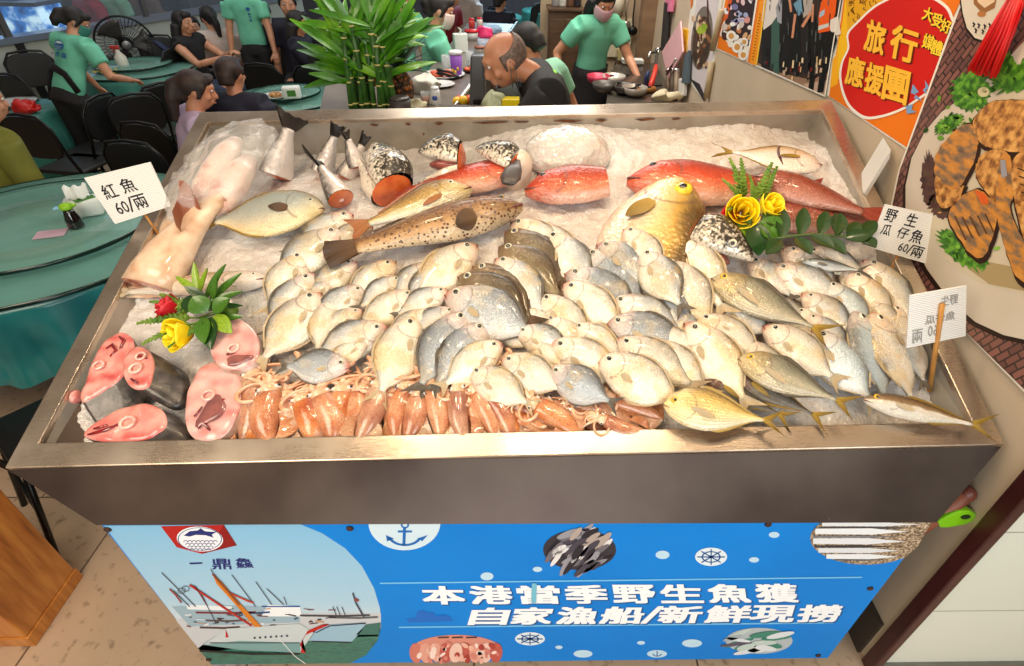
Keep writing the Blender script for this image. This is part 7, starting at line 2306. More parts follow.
for (px, py, dx, dy, lab) in (
    (34, 138, .15, 1, 'black chair seen from behind, with its back to the round glass table'), (20, 94, .3, .9, 'black chair behind the small plate at the picture edge'), (33, 70, .6, -.7, 'black chair against the partition behind the wiping woman'),
    (104, 118, -1, .1, 'black chair turned sideways just in front of the wiping woman'), (138, 116, -.7, .7, 'black chair with rounded back between the green table and the lilac woman'), (151, 146, .2, 1, 'black chair back nearest the lilac woman'), (140, 166, .1, 1, 'black chair back right behind the red fish price sign'),
    (265, 82, .1, 1, 'black chair back behind the navy man'), (316, 84, .0, 1, 'black chair back below the bamboo leaves'), (208, 54, -.6, .6, 'black chair of the woman in white'), (160, 52, .5, -.8, 'dark chair holding a blue bag by the fan'), (176, 66, -1, .2, 'dark chair beside the bright end of the green table'),
    (18, 60, .5, .9, 'black chair half hidden below the ledge by the dark post'), (498, 18, .3, 1, 'dark chair of the far navy diner'), (540, 14, -.5, .8, 'dark chair by the far teal table'), (164, 104, -.8, .5, 'dark chair back beside the green tablecloth'),
    (-34, 430, .62, .78, 'black chair drawn up to the near side of the round glass table')):
    z = .74 if py < 300 else .60
    chair(onz(px, py, z), dx, dy, lab)

# ---------------------------------------------------------------- round tables
TEAL = tex_mat('teal_satin', [(.3, (76, 150, 138)), (.7, (48, 112, 104))], 3, 3, .35, bump=.1)
TEALD = tex_mat('teal_satin_shiny', [(.3, (52, 150, 152)), (.7, (26, 96, 104))], 3, 3, .22)
t = NT('tinted_table_glass'); t.base(lin((150, 206, 190))).val('Roughness', .05).val('Alpha', .34).val('Specular IOR Level', .6).val('Coat Weight', .25); TGLASS = t.mat
GLEDGE = mat('dark_glass_edge', (14, 40, 36), .15)


def round_table(c, r, label, clothm, susan=.0, ztop=.76, fold=40, depth=.6, glass=True):
    root = thing('round_table', label, 'table', (c.x, c.y, 0))
    m = MB(); m.lathe([(r * .98, ztop - .03), (r, ztop - .015), (r * .98, ztop)], seg=48); m.build('tabletop', mat('table_wood', (120, 90, 60), .5), root)
    for k in range(4):
        a = PI / 4 + k * PI / 2; m = MB(); m.tube([(r * .55 * math.cos(a), r * .55 * math.sin(a), ztop - .03), (r * .62 * math.cos(a), r * .62 * math.sin(a), 0)], .016, 8); m.build('leg', BLKM, root)
    if glass:
        m = MB(); m.lathe([(.001, ztop + .008), (r * 1.0, ztop + .008), (r * 1.012, ztop + .014), (r * 1.0, ztop + .02), (.001, ztop + .02)], seg=56, cap=False); g = m.build('glass_top', TGLASS, root)
        m = MB(); m.lathe([(r * 1.002, ztop + .002), (r * 1.018, ztop + .013), (r * 1.002, ztop + .024)], seg=56, cap=False); m.build('glass_edge', GLEDGE, g)
    cl = thing('tablecloth', label.split(' table')[0].replace('round ', '') + ' tablecloth draped to the floor in folds' if False else 'teal satin cloth hanging in folds from the ' + label.split(',')[0], 'tablecloth', (c.x, c.y, 0), 'teal tablecloths')
    m = MB(); V = []; n = 160; zs = 14
    for i in range(zs + 1):
        q = i / zs
        for k in range(n):
            a = 2 * PI * k / n; amp = .035 * q * (.6 + .4 * math.sin(a * 3)); rr = r * 1.0 + .004 + amp * math.sin(a * fold / 2 + math.sin(a * 5) * 1.2) + .05 * q
            V.append((rr * math.cos(a), rr * math.sin(a), ztop + .004 - depth * q))
    Fc = [(i * n + k, i * n + (k + 1) % n, (i + 1) * n + (k + 1) % n, (i + 1) * n + k) for i in range(zs) for k in range(n)]
    Fc.append(tuple(range(n)))
    m.add(V, Fc); m.build('cloth', clothm, cl)
    if susan:
        ls = thing('lazy_susan', 'clear glass turntable on the ' + label.split(',')[0], 'lazy susan', (c.x, c.y, ztop + .02), 'glass turntables')
        m = MB(); m.lathe([(.001, .035), (susan, .035), (susan * 1.012, .041), (susan, .047), (.001, .047)], seg=56, cap=False); g = m.build('glass_disc', TGLASS, ls)
        m = MB(); m.lathe([(susan * 1.002, .030), (susan * 1.02, .041), (susan * 1.002, .051)], seg=56, cap=False); m.build('glass_edge', GLEDGE, g)
        m = MB(); m.lathe([(susan * .56, .0), (susan * .64, .0), (susan * .64, .033), (susan * .56, .033)], seg=48, cap=False); m.build('bearing_ring', mat('ring_grey', (110, 104, 92), .4), ls)
    return root


C1 = Vector((-2.56, 2.62, 0)); round_table(C1, .80, 'round glass table next to the tray, set with teal satin', TEALD, .56, depth=.36)
C2 = onz(136, 70, .76); round_table(C2, .56, 'round green table being wiped, beside the fan', TEAL, .36, fold=30)
C3 = onz(288, 99, .76); round_table(C3, .50, 'round glass table behind the navy man', TEAL, .30, fold=30)
C4 = onz(488, 16, .76); round_table(C4, .6, 'far crowded table behind the counter', TEAL, 0, fold=30, glass=False)
C5 = onz(548, 10, .76); round_table(C5, .5, 'far teal table on the blue-lit floor', TEAL, 0, fold=30, glass=False)
C6 = onz(10, 110, .7); round_table(C6, .36, 'small side table at the picture edge', TEAL, 0, fold=24, glass=False, ztop=.70)
# on the small table: a plate and a red bag
P = onz(14, 104, .72); o = thing('plate', 'white oval plate with a bluish sheen on the small side table', 'plate', (P.x, P.y, .715)); m = MB(); m.lathe([(.06, 0), (.16, .02), (.18, .03), (.15, .024), (.06, .008), (.001, .008)], seg=32); m.build('dish', mat('white_china', (224, 226, 226), .15, coat=.5), o)
P = onz(28, 112, .72); o = thing('red_bag', 'crumpled red bag beside the plate on the small table', 'bag', (P.x, P.y, .71)); m = MB(); m.ball((0, 0, .045), (.09, .08, .055), 22, 14); m.v = [tuple(Vector(p) * (1 + .5 * mnoise.noise(Vector(p) * 26))) for p in m.v]; b_ = m.build('bag_body', mat('red_plastic', (196, 30, 24), .3), o)
# tissue box, soy bottle, pink card on the near table
zt = .83
P = onz(88, 214, zt); root = thing('tissue_pack', 'white tissue pack with a green leaf print on the round glass table', 'tissue pack', (P.x, P.y, zt), rz=.5)
m = MB(); m.box((0, 0, .045), (.16, .10, .09)); bx_ = m.build('pack', mat('tissue_white', (232, 236, 232), .6), root, smooth=True, bevel=.012)
m = MB(); m.box((.02, -.02, .0925), (.09, .045, .004), Matrix.Rotation(.4, 3, 'Z')); m.build('leaf_print', mat('leaf_green_print', (70, 130, 50), .5), bx_, smooth=False)
m = MB(); V = []; n = 10
for i in range(n):
    for k in range(n): V.append((-.05 + .1 * i / 9, -.03 + .06 * k / 9 + .01 * math.sin(i), .09 + .07 * math.exp(-((k - 4.5) / 3.) ** 2) + .01 * math.sin(i * 1.7)))
m.add(V, [(i * n + k, i * n + k + 1, (i + 1) * n + k + 1, (i + 1) * n + k) for i in range(9) for k in range(9)]); m.build('tissue', mat('tissue_white', (232, 236, 232)), root, solid=.002)
P = onz(77, 227, zt); root = thing('soy_sauce_bottle', 'dark soy sauce bottle with a lime green cap on the glass table', 'bottle', (P.x, P.y, zt))
m = MB(); m.lathe([(.034, 0), (.036, .01), (.034, .05), (.024, .085), (.020, .10)], seg=20); m.build('bottle', mat('soy_glass', (24, 16, 14), .08, coat=1), root)
m = MB(); m.lathe([(.022, .10), (.03, .105), (.03, .12), (.022, .128), (.006, .13)], seg=18); m.build('cap', mat('lime_cap', (150, 206, 40), .4), root)
m = MB(); m.tube([(.02, 0, .118), (.05, 0, .125)], [.011, .007], 8); m.build('spout', mat('lime_cap', (150, 206, 40)), root)
P = onz(51, 234, zt); m = MB(); m.box((0, 0, .002), (.13, .085, .003), Matrix.Rotation(.35, 3, 'Z')); root = thing('menu_card', 'small pink card lying on the glass turntable', 'card', (P.x, P.y, zt)); m.build('card', mat('pink_card', (206, 170, 186), .5), root, smooth=False)
# cloth under the wiping hand, spray bottle, things on the far table
P = onz(108, 71, .80); m = MB(); V = []; n = 16
for i in range(n):
    for k in range(n):
        x = -.13 + .26 * i / (n - 1); y = -.09 + .18 * k / (n - 1); V.append((P.x + x, P.y + y, .79 + .035 * abs(math.sin(i * .9 + k * .4)) * (1 - (x / .16) ** 2)))
m.add(V, [(i * n + k, i * n + k + 1, (i + 1) * n + k + 1, (i + 1) * n + k) for i in range(n - 1) for k in range(n - 1)]); o = m.build('cleaning_cloth', mat('yellow_cloth', (240, 190, 20), .8, var=.3)); tag(o, 'bright yellow cleaning cloth under the wiping woman\'s hand', 'cloth')
P = onz(124, 67, .80); root = thing('spray_bottle', 'white spray bottle with red nozzle standing on the green table', 'bottle', (P.x, P.y, .80))
m = MB(); m.lathe([(.05, 0), (.055, .02), (.055, .10), (.02, .15), (.018, .17)], seg=18); m.build('bottle', mat('spray_white', (226, 220, 206), .4), root)
m = MB(); m.box((-.02, 0, .19), (.09, .025, .035)); m.build('nozzle', mat('red_nozzle', (206, 60, 60), .4), root, smooth=True, bevel=.006)
m = MB(); m.tube([(-.03, 0, .175), (-.045, 0, .14)], .007, 6); m.build('trigger', mat('red_nozzle', (206, 60, 60)), root)
# floor fan
P = onz(126, 44, .85); root = thing('floor_fan', 'black round pedestal fan standing against the partition', 'fan', (P.x, P.y, 0), rz=.62)
ft = .85; R_ = .30
m = MB(); m.lathe([(.16, 0), (.17, .02), (.15, .03), (.02, .035)], seg=24); m.build('base', BLKM, root)
m = MB(); m.tube([(0, 0, .03), (0, .02, ft - .1)], .016, 10); m.build('pole', BLKM, root)
m = MB(); m.lathe([(.06, -.02), (.075, .03), (.06, .12), (.02, .14)], (0, .02, ft), 18, Matrix.Rotation(-PI / 2, 3, 'X')); m.build('motor', BLKM, root)
for k in range(3):
    m = MB(); V = []; a0 = k * 2 * PI / 3
    for i in range(7):
        for j in range(7):
            q = .06 + (R_ - .09) * i / 6; a = a0 + (j / 6 - .5) * 1.25 * (.6 + .4 * i / 6); V.append((q * math.cos(a), -.03 + .05 * (j / 6 - .5), ft + q * math.sin(a)))
    m.add(V, [(i * 7 + j, i * 7 + j + 1, (i + 1) * 7 + j + 1, (i + 1) * 7 + j) for i in range(6) for j in range(6)]); m.build('blade', mat('smoke_blade', (70, 66, 64), .3), root, solid=.003)
m = MB()
for sgn in (-1, 1):
    for k in range(44):
        a = 2 * PI * k / 44; m.tube([(.05 * math.cos(a), -.02 + sgn * .07, ft + .05 * math.sin(a)), (R_ * .6 * math.cos(a), -.02 + sgn * .065, ft + R_ * .6 * math.sin(a)), (R_ * math.cos(a), -.02, ft + R_ * math.sin(a))], .0022, 4)
m.tube([(R_ * math.cos(2 * PI * k / 40), -.02, ft + R_ * math.sin(2 * PI * k / 40)) for k in range(41)], .012, 8)
for q in (.35, .7): m.tube([(R_ * q * math.cos(2 * PI * k / 40), -.088 + .02 * q, ft + R_ * q * math.sin(2 * PI * k / 40)) for k in range(41)], .003, 5)
m.build('guard_grille', BLKM, root)
m = MB(); m.lathe([(.05, 0), (.045, .01), (.001, .012)], (0, -.09, ft), 18, Matrix.Rotation(PI / 2, 3, 'X')); m.build('badge', mat('fan_badge', (150, 150, 150), .3, .5), root)
# blue bag on a chair, slip in the waitress's hand
P = onz(160, 46, .8); m = MB(); m.tube([P + Vector((-.10, 0, .12)), P + Vector((.02, 0, .02)), P + Vector((.16, 0, -.14))], [.05, .07, .06], 12, flat=.5); o = m.build('shoulder_bag', mat('blue_bag', (40, 50, 84), .6)); tag(o, 'slim dark blue bag slung over a chair by the fan', 'bag')
P = onz(262, 49, .82); m = MB(); m.box(P, (.11, .003, .08), Matrix.Rotation(.5, 3, 'X') @ Matrix.Rotation(.3, 3, 'Y')); o = m.build('order_slip', mat('white_slip', (232, 230, 226), .6), smooth=False); tag(o, 'white order slip in the standing waitress\'s hand', 'paper')
# dishes on the table behind the navy man
P = onz(276, 97, .82); root = thing('plate', 'white plate with fried food on the table behind the navy man', 'plate', (P.x, P.y, .82)); m = MB(); m.lathe([(.05, 0), (.11, .012), (.13, .02), (.11, .018), (.05, .006), (.001, .006)], seg=28); m.build('dish', mat('white_china', (224, 226, 226)), root)
m = MB(); m.ball((0, 0, .02), (.06, .05, .025), 14, 8); m.build('food', FRIED, root)
P = onz(293, 98, .83); root = thing('tissue_pack', 'white tissue pack with a green print behind the navy man', 'tissue pack', (P.x, P.y, .83), rz=.3)
m = MB(); m.box((0, 0, .05), (.15, .09, .1)); bx_ = m.build('pack', mat('tissue_white', (232, 236, 232)), root, smooth=True, bevel=.012); m = MB(); m.box((.0, -.046, .05), (.07, .004, .05)); m.build('leaf_print', mat('leaf_green_print', (70, 130, 50)), bx_, smooth=False)
# wooden post at the lower corner
xw_ = -1.354 * S; root = thing('wooden_post', 'varnished orange-brown wooden post at the bottom picture corner', 'post', (xw_ - .12, .79 * S, 0))
WOODP = tex_mat('varnished_pine', [(.3, (206, 134, 58)), (.55, (176, 102, 36)), (.75, (128, 68, 22))], 6, 6, .3, sc3=(6, 6, .7), coat=.4)
yn, yf = .695 * S, .886 * S
m = MB(); m.box((-.0, .0, .53), (.24, yf - yn, .94)); m.build('post', WOODP, root, smooth=False, bevel=.006)
m = MB(); m.box((0, 0, .03), (.25, yf - yn + .01, .06)); m.build('foot_board', WOODP, root, smooth=False, bevel=.004)
m = MB(); m.box((0, 0, 1.01), (.27, yf - yn + .03, .03)); m.build('cap', WOODP, root, smooth=False, bevel=.006)
# ---------------------------------------------------------------- serving counter behind the stand
ZC = 1.25
CTOP = tex_mat('grey_counter_steel', [(.3, (150, 140, 132)), (.7, (126, 118, 112))], 5, 3, .35, metal=.5)
root = thing('serving_counter', 'grey steel counter with a raised metal edge behind the display stand', 'counter', onz(420, 96, 0) * 0 + Vector((onz(420, 96, ZC).x, onz(420, 96, ZC).y, 0)))
poly = [onz(x, y, ZC) for x, y in ((318, 116), (452, 116), (517, 24), (468, 22), (428, 70), (384, 74), (326, 80))]
m = MB(); m.slab([p - Vector((0, 0, .05)) for p in poly], .05, (0, 0, 1)); m.build('worktop', CTOP, root, smooth=False, world=True, bevel=.004)
cx_ = sum((p for p in poly), Vector()) / len(poly)
m = MB(); m.slab([Vector((cx_.x + (p.x - cx_.x) * .95, cx_.y + (p.y - cx_.y) * .95, 0.02)) for p in poly], ZC - .07, (0, 0, 1)); m.build('cabinet_body', mat('dark_counter_body', (64, 56, 50), .5, .3), root, smooth=False, world=True)
m = MB(); a, b = onz(452, 114, ZC), onz(517, 24, ZC); m.tube([a + Vector((0, 0, .015)), b + Vector((0, 0, .015))], .016, 8); m.build('edge_rail', mat('rail_steel', (190, 184, 176), .25, .9), root, world=True)


def on_c(px, py, z=ZC): return onz(px, py, z)


def cup(px, py, name, label, cat, prof, mt, extra=None, sc=1.0, grp=None):
    P = on_c(px, py); r = thing(name, label, cat, P, grp); m = MB(); m.lathe([(a * sc, b * sc) for a, b in prof], seg=24); m.build('body', mt, r)
    if extra: extra(r)
    return r


def purple_extra(r):
    m = MB(); m.lathe([(.044, .148), (.047, .152), (.047, .165), (.04, .17), (.001, .172)], seg=24); m.build('lid', mat('white_lid', (228, 226, 226), .3), r)
    for (a, z) in ((-2.2, .05), (-1.2, .06), (-1.7, .04)):
        m = MB(); m.ball((.037 * math.cos(a), .037 * math.sin(a), z), (.010, .010, .013), 10, 8); m.build('sticker', mat('yellow_print', (240, 196, 80), .5), r)


cup(457, 77, 'paper_cup', 'tall purple paper cup with white lid on the counter', 'cup', [(.030, 0), (.033, .01), (.044, .15)], mat('purple_paper', (146, 84, 190), .4), purple_extra, 1.0)
cup(447, 70, 'glass', 'clear glass tumbler tucked behind the purple cup', 'glass', [(.03, 0), (.032, .01), (.036, .10), (.034, .10), (.028, .012)], mat('clear_glass', (200, 206, 206), .05, alpha=.4))
cup(436, 104, 'seasoning_jar', 'small white jar with blue round emblem on the counter', 'jar', [(.028, 0), (.03, .004), (.03, .07), (.024, .085)], mat('white_glaze', (226, 228, 230), .25, coat=.4), lambda r: [MB().lathe([(.024, .085), (.026, .09), (.02, .1), (.001, .102)], seg=18).build('lid', mat('white_glaze', (226, 228, 230)), r), MB().ball((0, -.027, .04), (.016, .006, .016), 12, 8).build('emblem', mat('blue_emblem', (60, 90, 170), .4), r)])
cup(402, 118, 'mug', 'dark brown pot with a lid in front of the pineapple', 'pot', [(.05, 0), (.056, .01), (.058, .10), (.05, .10)], mat('brown_pot', (52, 44, 42), .4), lambda r: MB().lathe([(.054, .10), (.05, .112), (.02, .118), (.001, .118)], seg=20).build('lid', mat('pot_lid', (84, 78, 74), .3, .5), r))
cup(480, 60, 'condiment_jar', 'squat clear jar with brown lid behind the bald man', 'jar', [(.04, 0), (.045, .01), (.045, .07), (.036, .085)], mat('jar_glass', (160, 150, 140), .1, alpha=.6), lambda r: MB().lathe([(.04, .085), (.042, .1), (.001, .104)], seg=18).build('lid', mat('jar_lid', (146, 90, 70), .4), r))
cup(470, 66, 'glass', 'clear glass with green garnish next to the tissue box', 'glass', [(.024, 0), (.026, .01), (.03, .10), (.028, .10), (.022, .012)], mat('clear_glass', (200, 206, 206), .05))
cup(472, 40, 'tub', 'white tub with a red lid near the pink bag', 'tub', [(.05, 0), (.06, .07)], mat('tub_white', (214, 214, 214), .4), lambda r: MB().lathe([(.064, .068), (.066, .085), (.001, .088)], seg=20).build('lid', mat('red_lid', (206, 30, 36), .35), r))
cup(484, 50, 'tub', 'clear plastic tub by the bald man\'s forehead', 'tub', [(.05, 0), (.055, .08), (.05, .08), (.045, .01)], mat('clear_tub', (180, 190, 210), .2, alpha=.6))
for (px, py, lab) in ((472, 30, 'red jar standing behind the white tub'), (480, 29, 'white jar with red top farthest along the counter')):
    cup(px, py, 'sauce_jar', lab, 'jar', [(.03, 0), (.032, .07), (.026, .09)], mat('jar_%d' % px, (196, 60, 56) if px == 472 else (220, 206, 200), .4), lambda r: MB().lathe([(.027, .09), (.027, .105), (.001, .106)], seg=16).build('lid', mat('red_lid', (206, 30, 36)), r))
P = on_c(461, 52); r = thing('tissue_box', 'white tissue box standing behind the purple cup', 'tissue box', P, rz=.3); m = MB(); m.box((0, 0, .07), (.11, .07, .14)); m.build('box', mat('tissue_white', (232, 236, 232)), r, smooth=False, bevel=.006)
m = MB(); m.tube([(0, 0, .14), (.01, 0, .165), (-.015, .01, .185)], [.02, .016, .004], 8, flat=.4); m.build('tissue', mat('tissue_white', (232, 236, 232)), r)
P = on_c(486, 39); m = MB(); rnd = random.Random(2); V = []
m.ball(P + Vector((0, 0, .05)), (.08, .06, .06), 22, 14); m.v = [tuple(Vector(p) + Vector((mnoise.noise(Vector(p) * 18), mnoise.noise(Vector(p) * 18 + Vector((5, 0, 0))), mnoise.noise(Vector(p) * 18 + Vector((0, 5, 0))))) * .035) for p in m.v]; o = m.build('plastic_bag', mat('pink_plastic', (224, 56, 116), .35)); tag(o, 'crumpled bright pink plastic bag on the counter behind the bald man', 'bag')
P = on_c(495, 33); m = MB(); m.ball(P + Vector((0, 0, .03)), (.07, .05, .045), 20, 12); m.v = [tuple(Vector(p) + Vector((mnoise.noise(Vector(p) * 20), mnoise.noise(Vector(p) * 20 + Vector((5, 0, 0))), 0)) * .03) for p in m.v]; o = m.build('cloth_bundle', mat('pale_blue_cloth', (150, 180, 214), .6)); tag(o, 'pale blue cloth bundle past the pink bag', 'cloth')
# plates
for (px, py, r_, lab, food) in ((444, 76, .15, 'long white plate of orange garnish under black tongs', (222, 96, 52)), (440, 86, .10, 'plain white round plate beside the tongs', None), (490, 76, .07, 'white saucer of golden food by the bald man\'s nose', (226, 180, 70)), (470, 72, .07, 'dark tray with orange pieces behind the purple cup', (226, 100, 50))):
    P = on_c(px, py); r = thing('plate', lab, 'plate', P); mt = mat('white_china', (224, 226, 226)) if px != 470 else BLKM
    m = MB(); m.lathe([(r_ * .5, 0), (r_ * .9, .012), (r_, .018), (r_ * .88, .018), (r_ * .5, .006), (.001, .006)], seg=32); m.build('dish', mt, r)
    if food:
        for k in range(5):
            a = k * 1.4; m = MB(); m.ball((r_ * .45 * math.cos(a), r_ * .4 * math.sin(a), .018), (r_ * .28, r_ * .2, .014), 12, 8); m.build('food', mat('food_%d' % px, food, .4, var=.3), r)
a, b = on_c(438, 73, ZC + .03), on_c(462, 78, ZC + .03); r = thing('tongs', 'black kitchen tongs lying across the long plate', 'tongs', a); m = MB(); m.tube([a, a.lerp(b, .5), b], [.022, .012, .006], 8, flat=.5); m.build('arm', BLKM, r, world=True); m = MB(); m.tube([a + Vector((0, .01, .02)), a.lerp(b, .5) + Vector((0, .01, .02)), b], [.02, .012, .006], 8, flat=.5); m.build('arm', BLKM, r, world=True)
# crumpled paper bag of odds and ends
P = on_c(424, 92); m = MB(); m.ball(P + Vector((0, 0, .04)), (.10, .07, .06), 26, 16); m.v = [tuple(Vector(p) + Vector((mnoise.noise(Vector(p) * 14), mnoise.noise(Vector(p) * 14 + Vector((5, 0, 0))), mnoise.noise(Vector(p) * 14 + Vector((0, 5, 0))))) * .05) for p in m.v]; o = m.build('paper_wrapping', mat('paper_white', (222, 218, 204), .6)); tag(o, 'crumpled white wrapping paper between pineapple and plates', 'paper')
P = on_c(414, 112); m = MB(); m.ball(P + Vector((0, 0, .03)), (.07, .05, .04), 20, 12); m.v = [tuple(Vector(p) + Vector((mnoise.noise(Vector(p) * 22), mnoise.noise(Vector(p) * 22 + Vector((5, 0, 0))), mnoise.noise(Vector(p) * 22))) * .035) for p in m.v]; o = m.build('plastic_bag', mat('cream_bag', (206, 196, 160), .4)); tag(o, 'small cream plastic bag beside the emblem jar', 'bag')
P = on_c(426, 104); r = thing('glass', 'small glass of amber drink beside the emblem jar', 'glass', P); m = MB(); m.lathe([(.022, 0), (.028, .07), (.026, .07), (.02, .006)], seg=18); m.build('cup', mat('clear_glass', (200, 206, 206)), r); m = MB(); m.lathe([(.02, .006), (.024, .04), (.001, .04)], seg=16); m.build('drink', mat('amber_drink', (214, 120, 40), .2), r)
# grey dispenser and tub of fruit beyond the edge rail
P = ony(478, 104, 3.25); r = thing('dispenser', 'dark grey wedge-shaped dispenser standing beside the bald man', 'dispenser', (P.x, P.y, 0))
zb, zt_ = P.z - .1, ony(478, 52, 3.35).z
m = MB(); m.hexa([(-.055, -.05, zb), (.05, -.05, zb), (.05, .05, zb), (-.055, .05, zb), (-.03, .0, zt_), (.045, .0, zt_), (.045, .06, zt_), (-.03, .06, zt_)]); m.build('housing', mat('dispenser_grey', (84, 86, 90), .35, .2), r, smooth=False, bevel=.012)
m = MB(); m.box((0, .0, zb / 2), (.08, .08, zb)); m.build('column', BLKM, r, smooth=False)
m = MB(); m.box((.0, -.052, zb + .12), (.045, .02, .05)); m.build('nozzle', BLKM, r, smooth=False, bevel=.004)
P = ony(464, 104, 3.35); r = thing('fruit_tub', 'tub of yellow and orange fruit by the grey dispenser', 'tub', (P.x, P.y, 0)); m = MB(); m.lathe([(.07, 0), (.08, P.z - .02), (.074, P.z - .02), (.06, P.z - .1)], seg=20); m.build('tub', BLKM, r)
for k in range(7):
    a = k * 2.4; m = MB(); m.ball((.04 * math.cos(a) * (k > 0), .04 * math.sin(a) * (k > 0), P.z + .015 * (k % 3)), .028, 12, 8); m.build('fruit', mat('fruit_%d' % (k % 2), ((236, 190, 40), (206, 90, 30))[k % 2], .4), r)
P = ony(495, 106, 2.62); m = MB(); m.ball(P, (.055, .05, .07), 22, 14); m.v = [tuple(Vector(p) + Vector((mnoise.noise(Vector(p) * 24), mnoise.noise(Vector(p) * 24 + Vector((5, 0, 0))), mnoise.noise(Vector(p) * 24 + Vector((0, 5, 0))))) * .03) for p in m.v]; o = m.build('plastic_bag', mat('clear_green_bag', (196, 204, 170), .2, alpha=.8)); tag(o, 'knotted pale plastic bag just over the rim below the bald man', 'bag')
P = ony(511, 109, 2.6); r = thing('carton', 'yellow carton just over the rim in front of the bald man', 'box', (P.x, P.y, P.z - .06)); m = MB(); m.box((0, 0, .06), (.08, .06, .1)); m.build('box', mat('carton_yellow', (232, 208, 20), .4), r, smooth=False, bevel=.004)
P = ony(495, 104, 2.85); r = thing('prep_table', 'pale steel prep table under the bald man\'s hands', 'table', (P.x, P.y + .1, 0)); m = MB(); m.box((0, 0, P.z - .1), (.7, .4, .03)); m.build('table_top', mat('rail_steel', (190, 184, 176)), r, smooth=False, bevel=.004)
for sx in (-.32, .32):
    for sy in (-.17, .17): m = MB(); m.tube([(sx, sy, 0), (sx, sy, P.z - .11)], .016, 8); m.build('leg', BLKM, r)

# ---------------------------------------------------------------- lucky bamboo and pineapple
BAMB = tex_mat('bamboo_green', [(.3, (62, 110, 40)), (.7, (34, 74, 24))], 20, 3, .35)
BNODE = mat('bamboo_node', (206, 196, 120), .5)
PB_ = on_c(376, 112)
plant = thing('lucky_bamboo', 'bushy lucky bamboo plant with golden ribbon tag behind the display stand', 'plant', PB_)
rnd = random.Random(35)
stalks = []
for i, px in enumerate((352, 357, 363, 369, 375, 381, 386, 392, 397, 360, 372, 384)):
    row = i // 9; b = on_c(px, 113 - row * 5); h = rnd.uniform(.30, .46)
    top = b + Vector((rnd.uniform(-.04, .04), rnd.uniform(-.03, .05), h))
    m = MB(); m.tube([b, b.lerp(top, .33), b.lerp(top, .66), top], .0155, 10); st = m.build('stalk', BAMB, plant, world=True)
    for q in (.12, .42, .72, .98):
        p = b.lerp(top, q) - plant.location; m = MB(); m.tube([p - Vector((0, 0, .004)), p + Vector((0, 0, .004))], .0175, 10); m.build('node', BNODE, st)
    stalks.append(top)
LEAFB = tex_mat('bamboo_leaf', [(.25, (136, 190, 36)), (.5, (74, 138, 24)), (.75, (34, 84, 20))], 6, 3, .35, coat=.2)
nl = 0
for k in range(99):
    s = rnd.choice(stalks) - PB_ + Vector((0, 0, rnd.uniform(-.24, .05)))
    a = rnd.uniform(-.15, PI + .15); el = rnd.uniform(.15, 1.4); d = Vector((math.cos(a) * math.cos(el) * 1.15, math.sin(a) * math.cos(el) * .8, math.sin(el))).normalized(); L = rnd.uniform(.22, .40)
    m = MB(); leaf_geo(m, s, d, Vector((rnd.uniform(-.3, .3), -.75, .75)), L, rnd.uniform(.036, .056), rnd.uniform(.15, .55), n=10); m.build('leaf', LEAFB, plant)
# long leaves that arch out over the table
for (a, b, za, zb) in (((352, 70), (296, 34), .35, .42), ((350, 60), (292, 14), .4, .5), ((350, 80), (304, 82), .25, .12), ((352, 76), (298, 58), .3, .27), ((350, 84), (312, 70), .25, .2), ((350, 54), (316, 42), .4, .34), ((395, 50), (428, 14), .4, .5), ((392, 40), (438, 20), .45, .42), ((356, 40), (332, -8), .5, .75), ((380, 40), (384, -10), .5, .8), ((366, 44), (352, -14), .5, .8), ((390, 44), (412, -8), .5, .75)):
    p = ony(a[0], a[1], PB_.y - .02) - PB_; q = ony(b[0], b[1], PB_.y - .08 + .1 * ((a[0] + b[1]) % 3)) - PB_
    m = MB(); leaf_geo(m, p, q - p, Vector((0, -.6, .8)), (q - p).length * 1.05, .052, .18, n=12); m.build('leaf', LEAFB, plant)
for k in range(9):
    p = on_c(rnd.uniform(358, 398), rnd.uniform(84, 100)) - PB_ + Vector((0, -.06, .12)); m = MB(); m.ball(p, (.016, .012, .012), 10, 8); m.build('ribbon_bow', mat('gold_ribbon' if k % 3 else 'red_ribbon', (232, 170, 20) if k % 3 else (206, 40, 20), .3), plant)
p = on_c(382, 96) - PB_ + Vector((0, -.09, .12)); m = MB(); m.ball(p, (.028, .006, .042), 18, 12); tg = m.build('paper_tag', mat('tag_orange', (222, 160, 90), .5), plant)
m = MB(); m.tube([p + Vector((.026 * math.cos(k * PI / 12), -.004, .04 * math.sin(k * PI / 12))) for k in range(25)], .003, 6); m.build('tag_border', mat('tag_brown', (120, 70, 30), .5), tg)

PP = on_c(403, 103)
pine = thing('pineapple', 'pineapple with a tall spiky grey-green crown beside the bamboo', 'pineapple', PP)
m = MB(); m.lathe([(.04, 0), (.066, .03), (.076, .08), (.07, .13), (.045, .17), (.02, .18)], seg=28); t = NT('pineapple_skin'); oc = t.coords('Object'); d_ = t.voro(oc, 42); t.base(t.ramp(d_, [(.1, lin((206, 120, 40))), (.45, lin((140, 80, 30))), (.7, lin((60, 44, 24)))])).val('Roughness', .5); t.bump(t.math('MULTIPLY', d_, -1.0), .8, .02); m.build('fruit', t.mat, pine)
CROWN = tex_mat('pineapple_leaf', [(.3, (70, 92, 66)), (.7, (38, 58, 44))], 8, 3, .45)
for k in range(46):
    q = k / 45; a = k * 2.4; el = .25 + 1.25 * q; d = Vector((math.cos(a) * math.cos(el), math.sin(a) * math.cos(el), math.sin(el))); m = MB(); leaf_geo(m, Vector((0, 0, .17 + .07 * q)), d, Vector((0, 0, 1)) if el < 1.2 else Vector((1, 0, 0)),   .17 + .15 * q, .036, -.1 + .35 * (1 - q), n=7); m.build('crown_leaf', CROWN, pine)

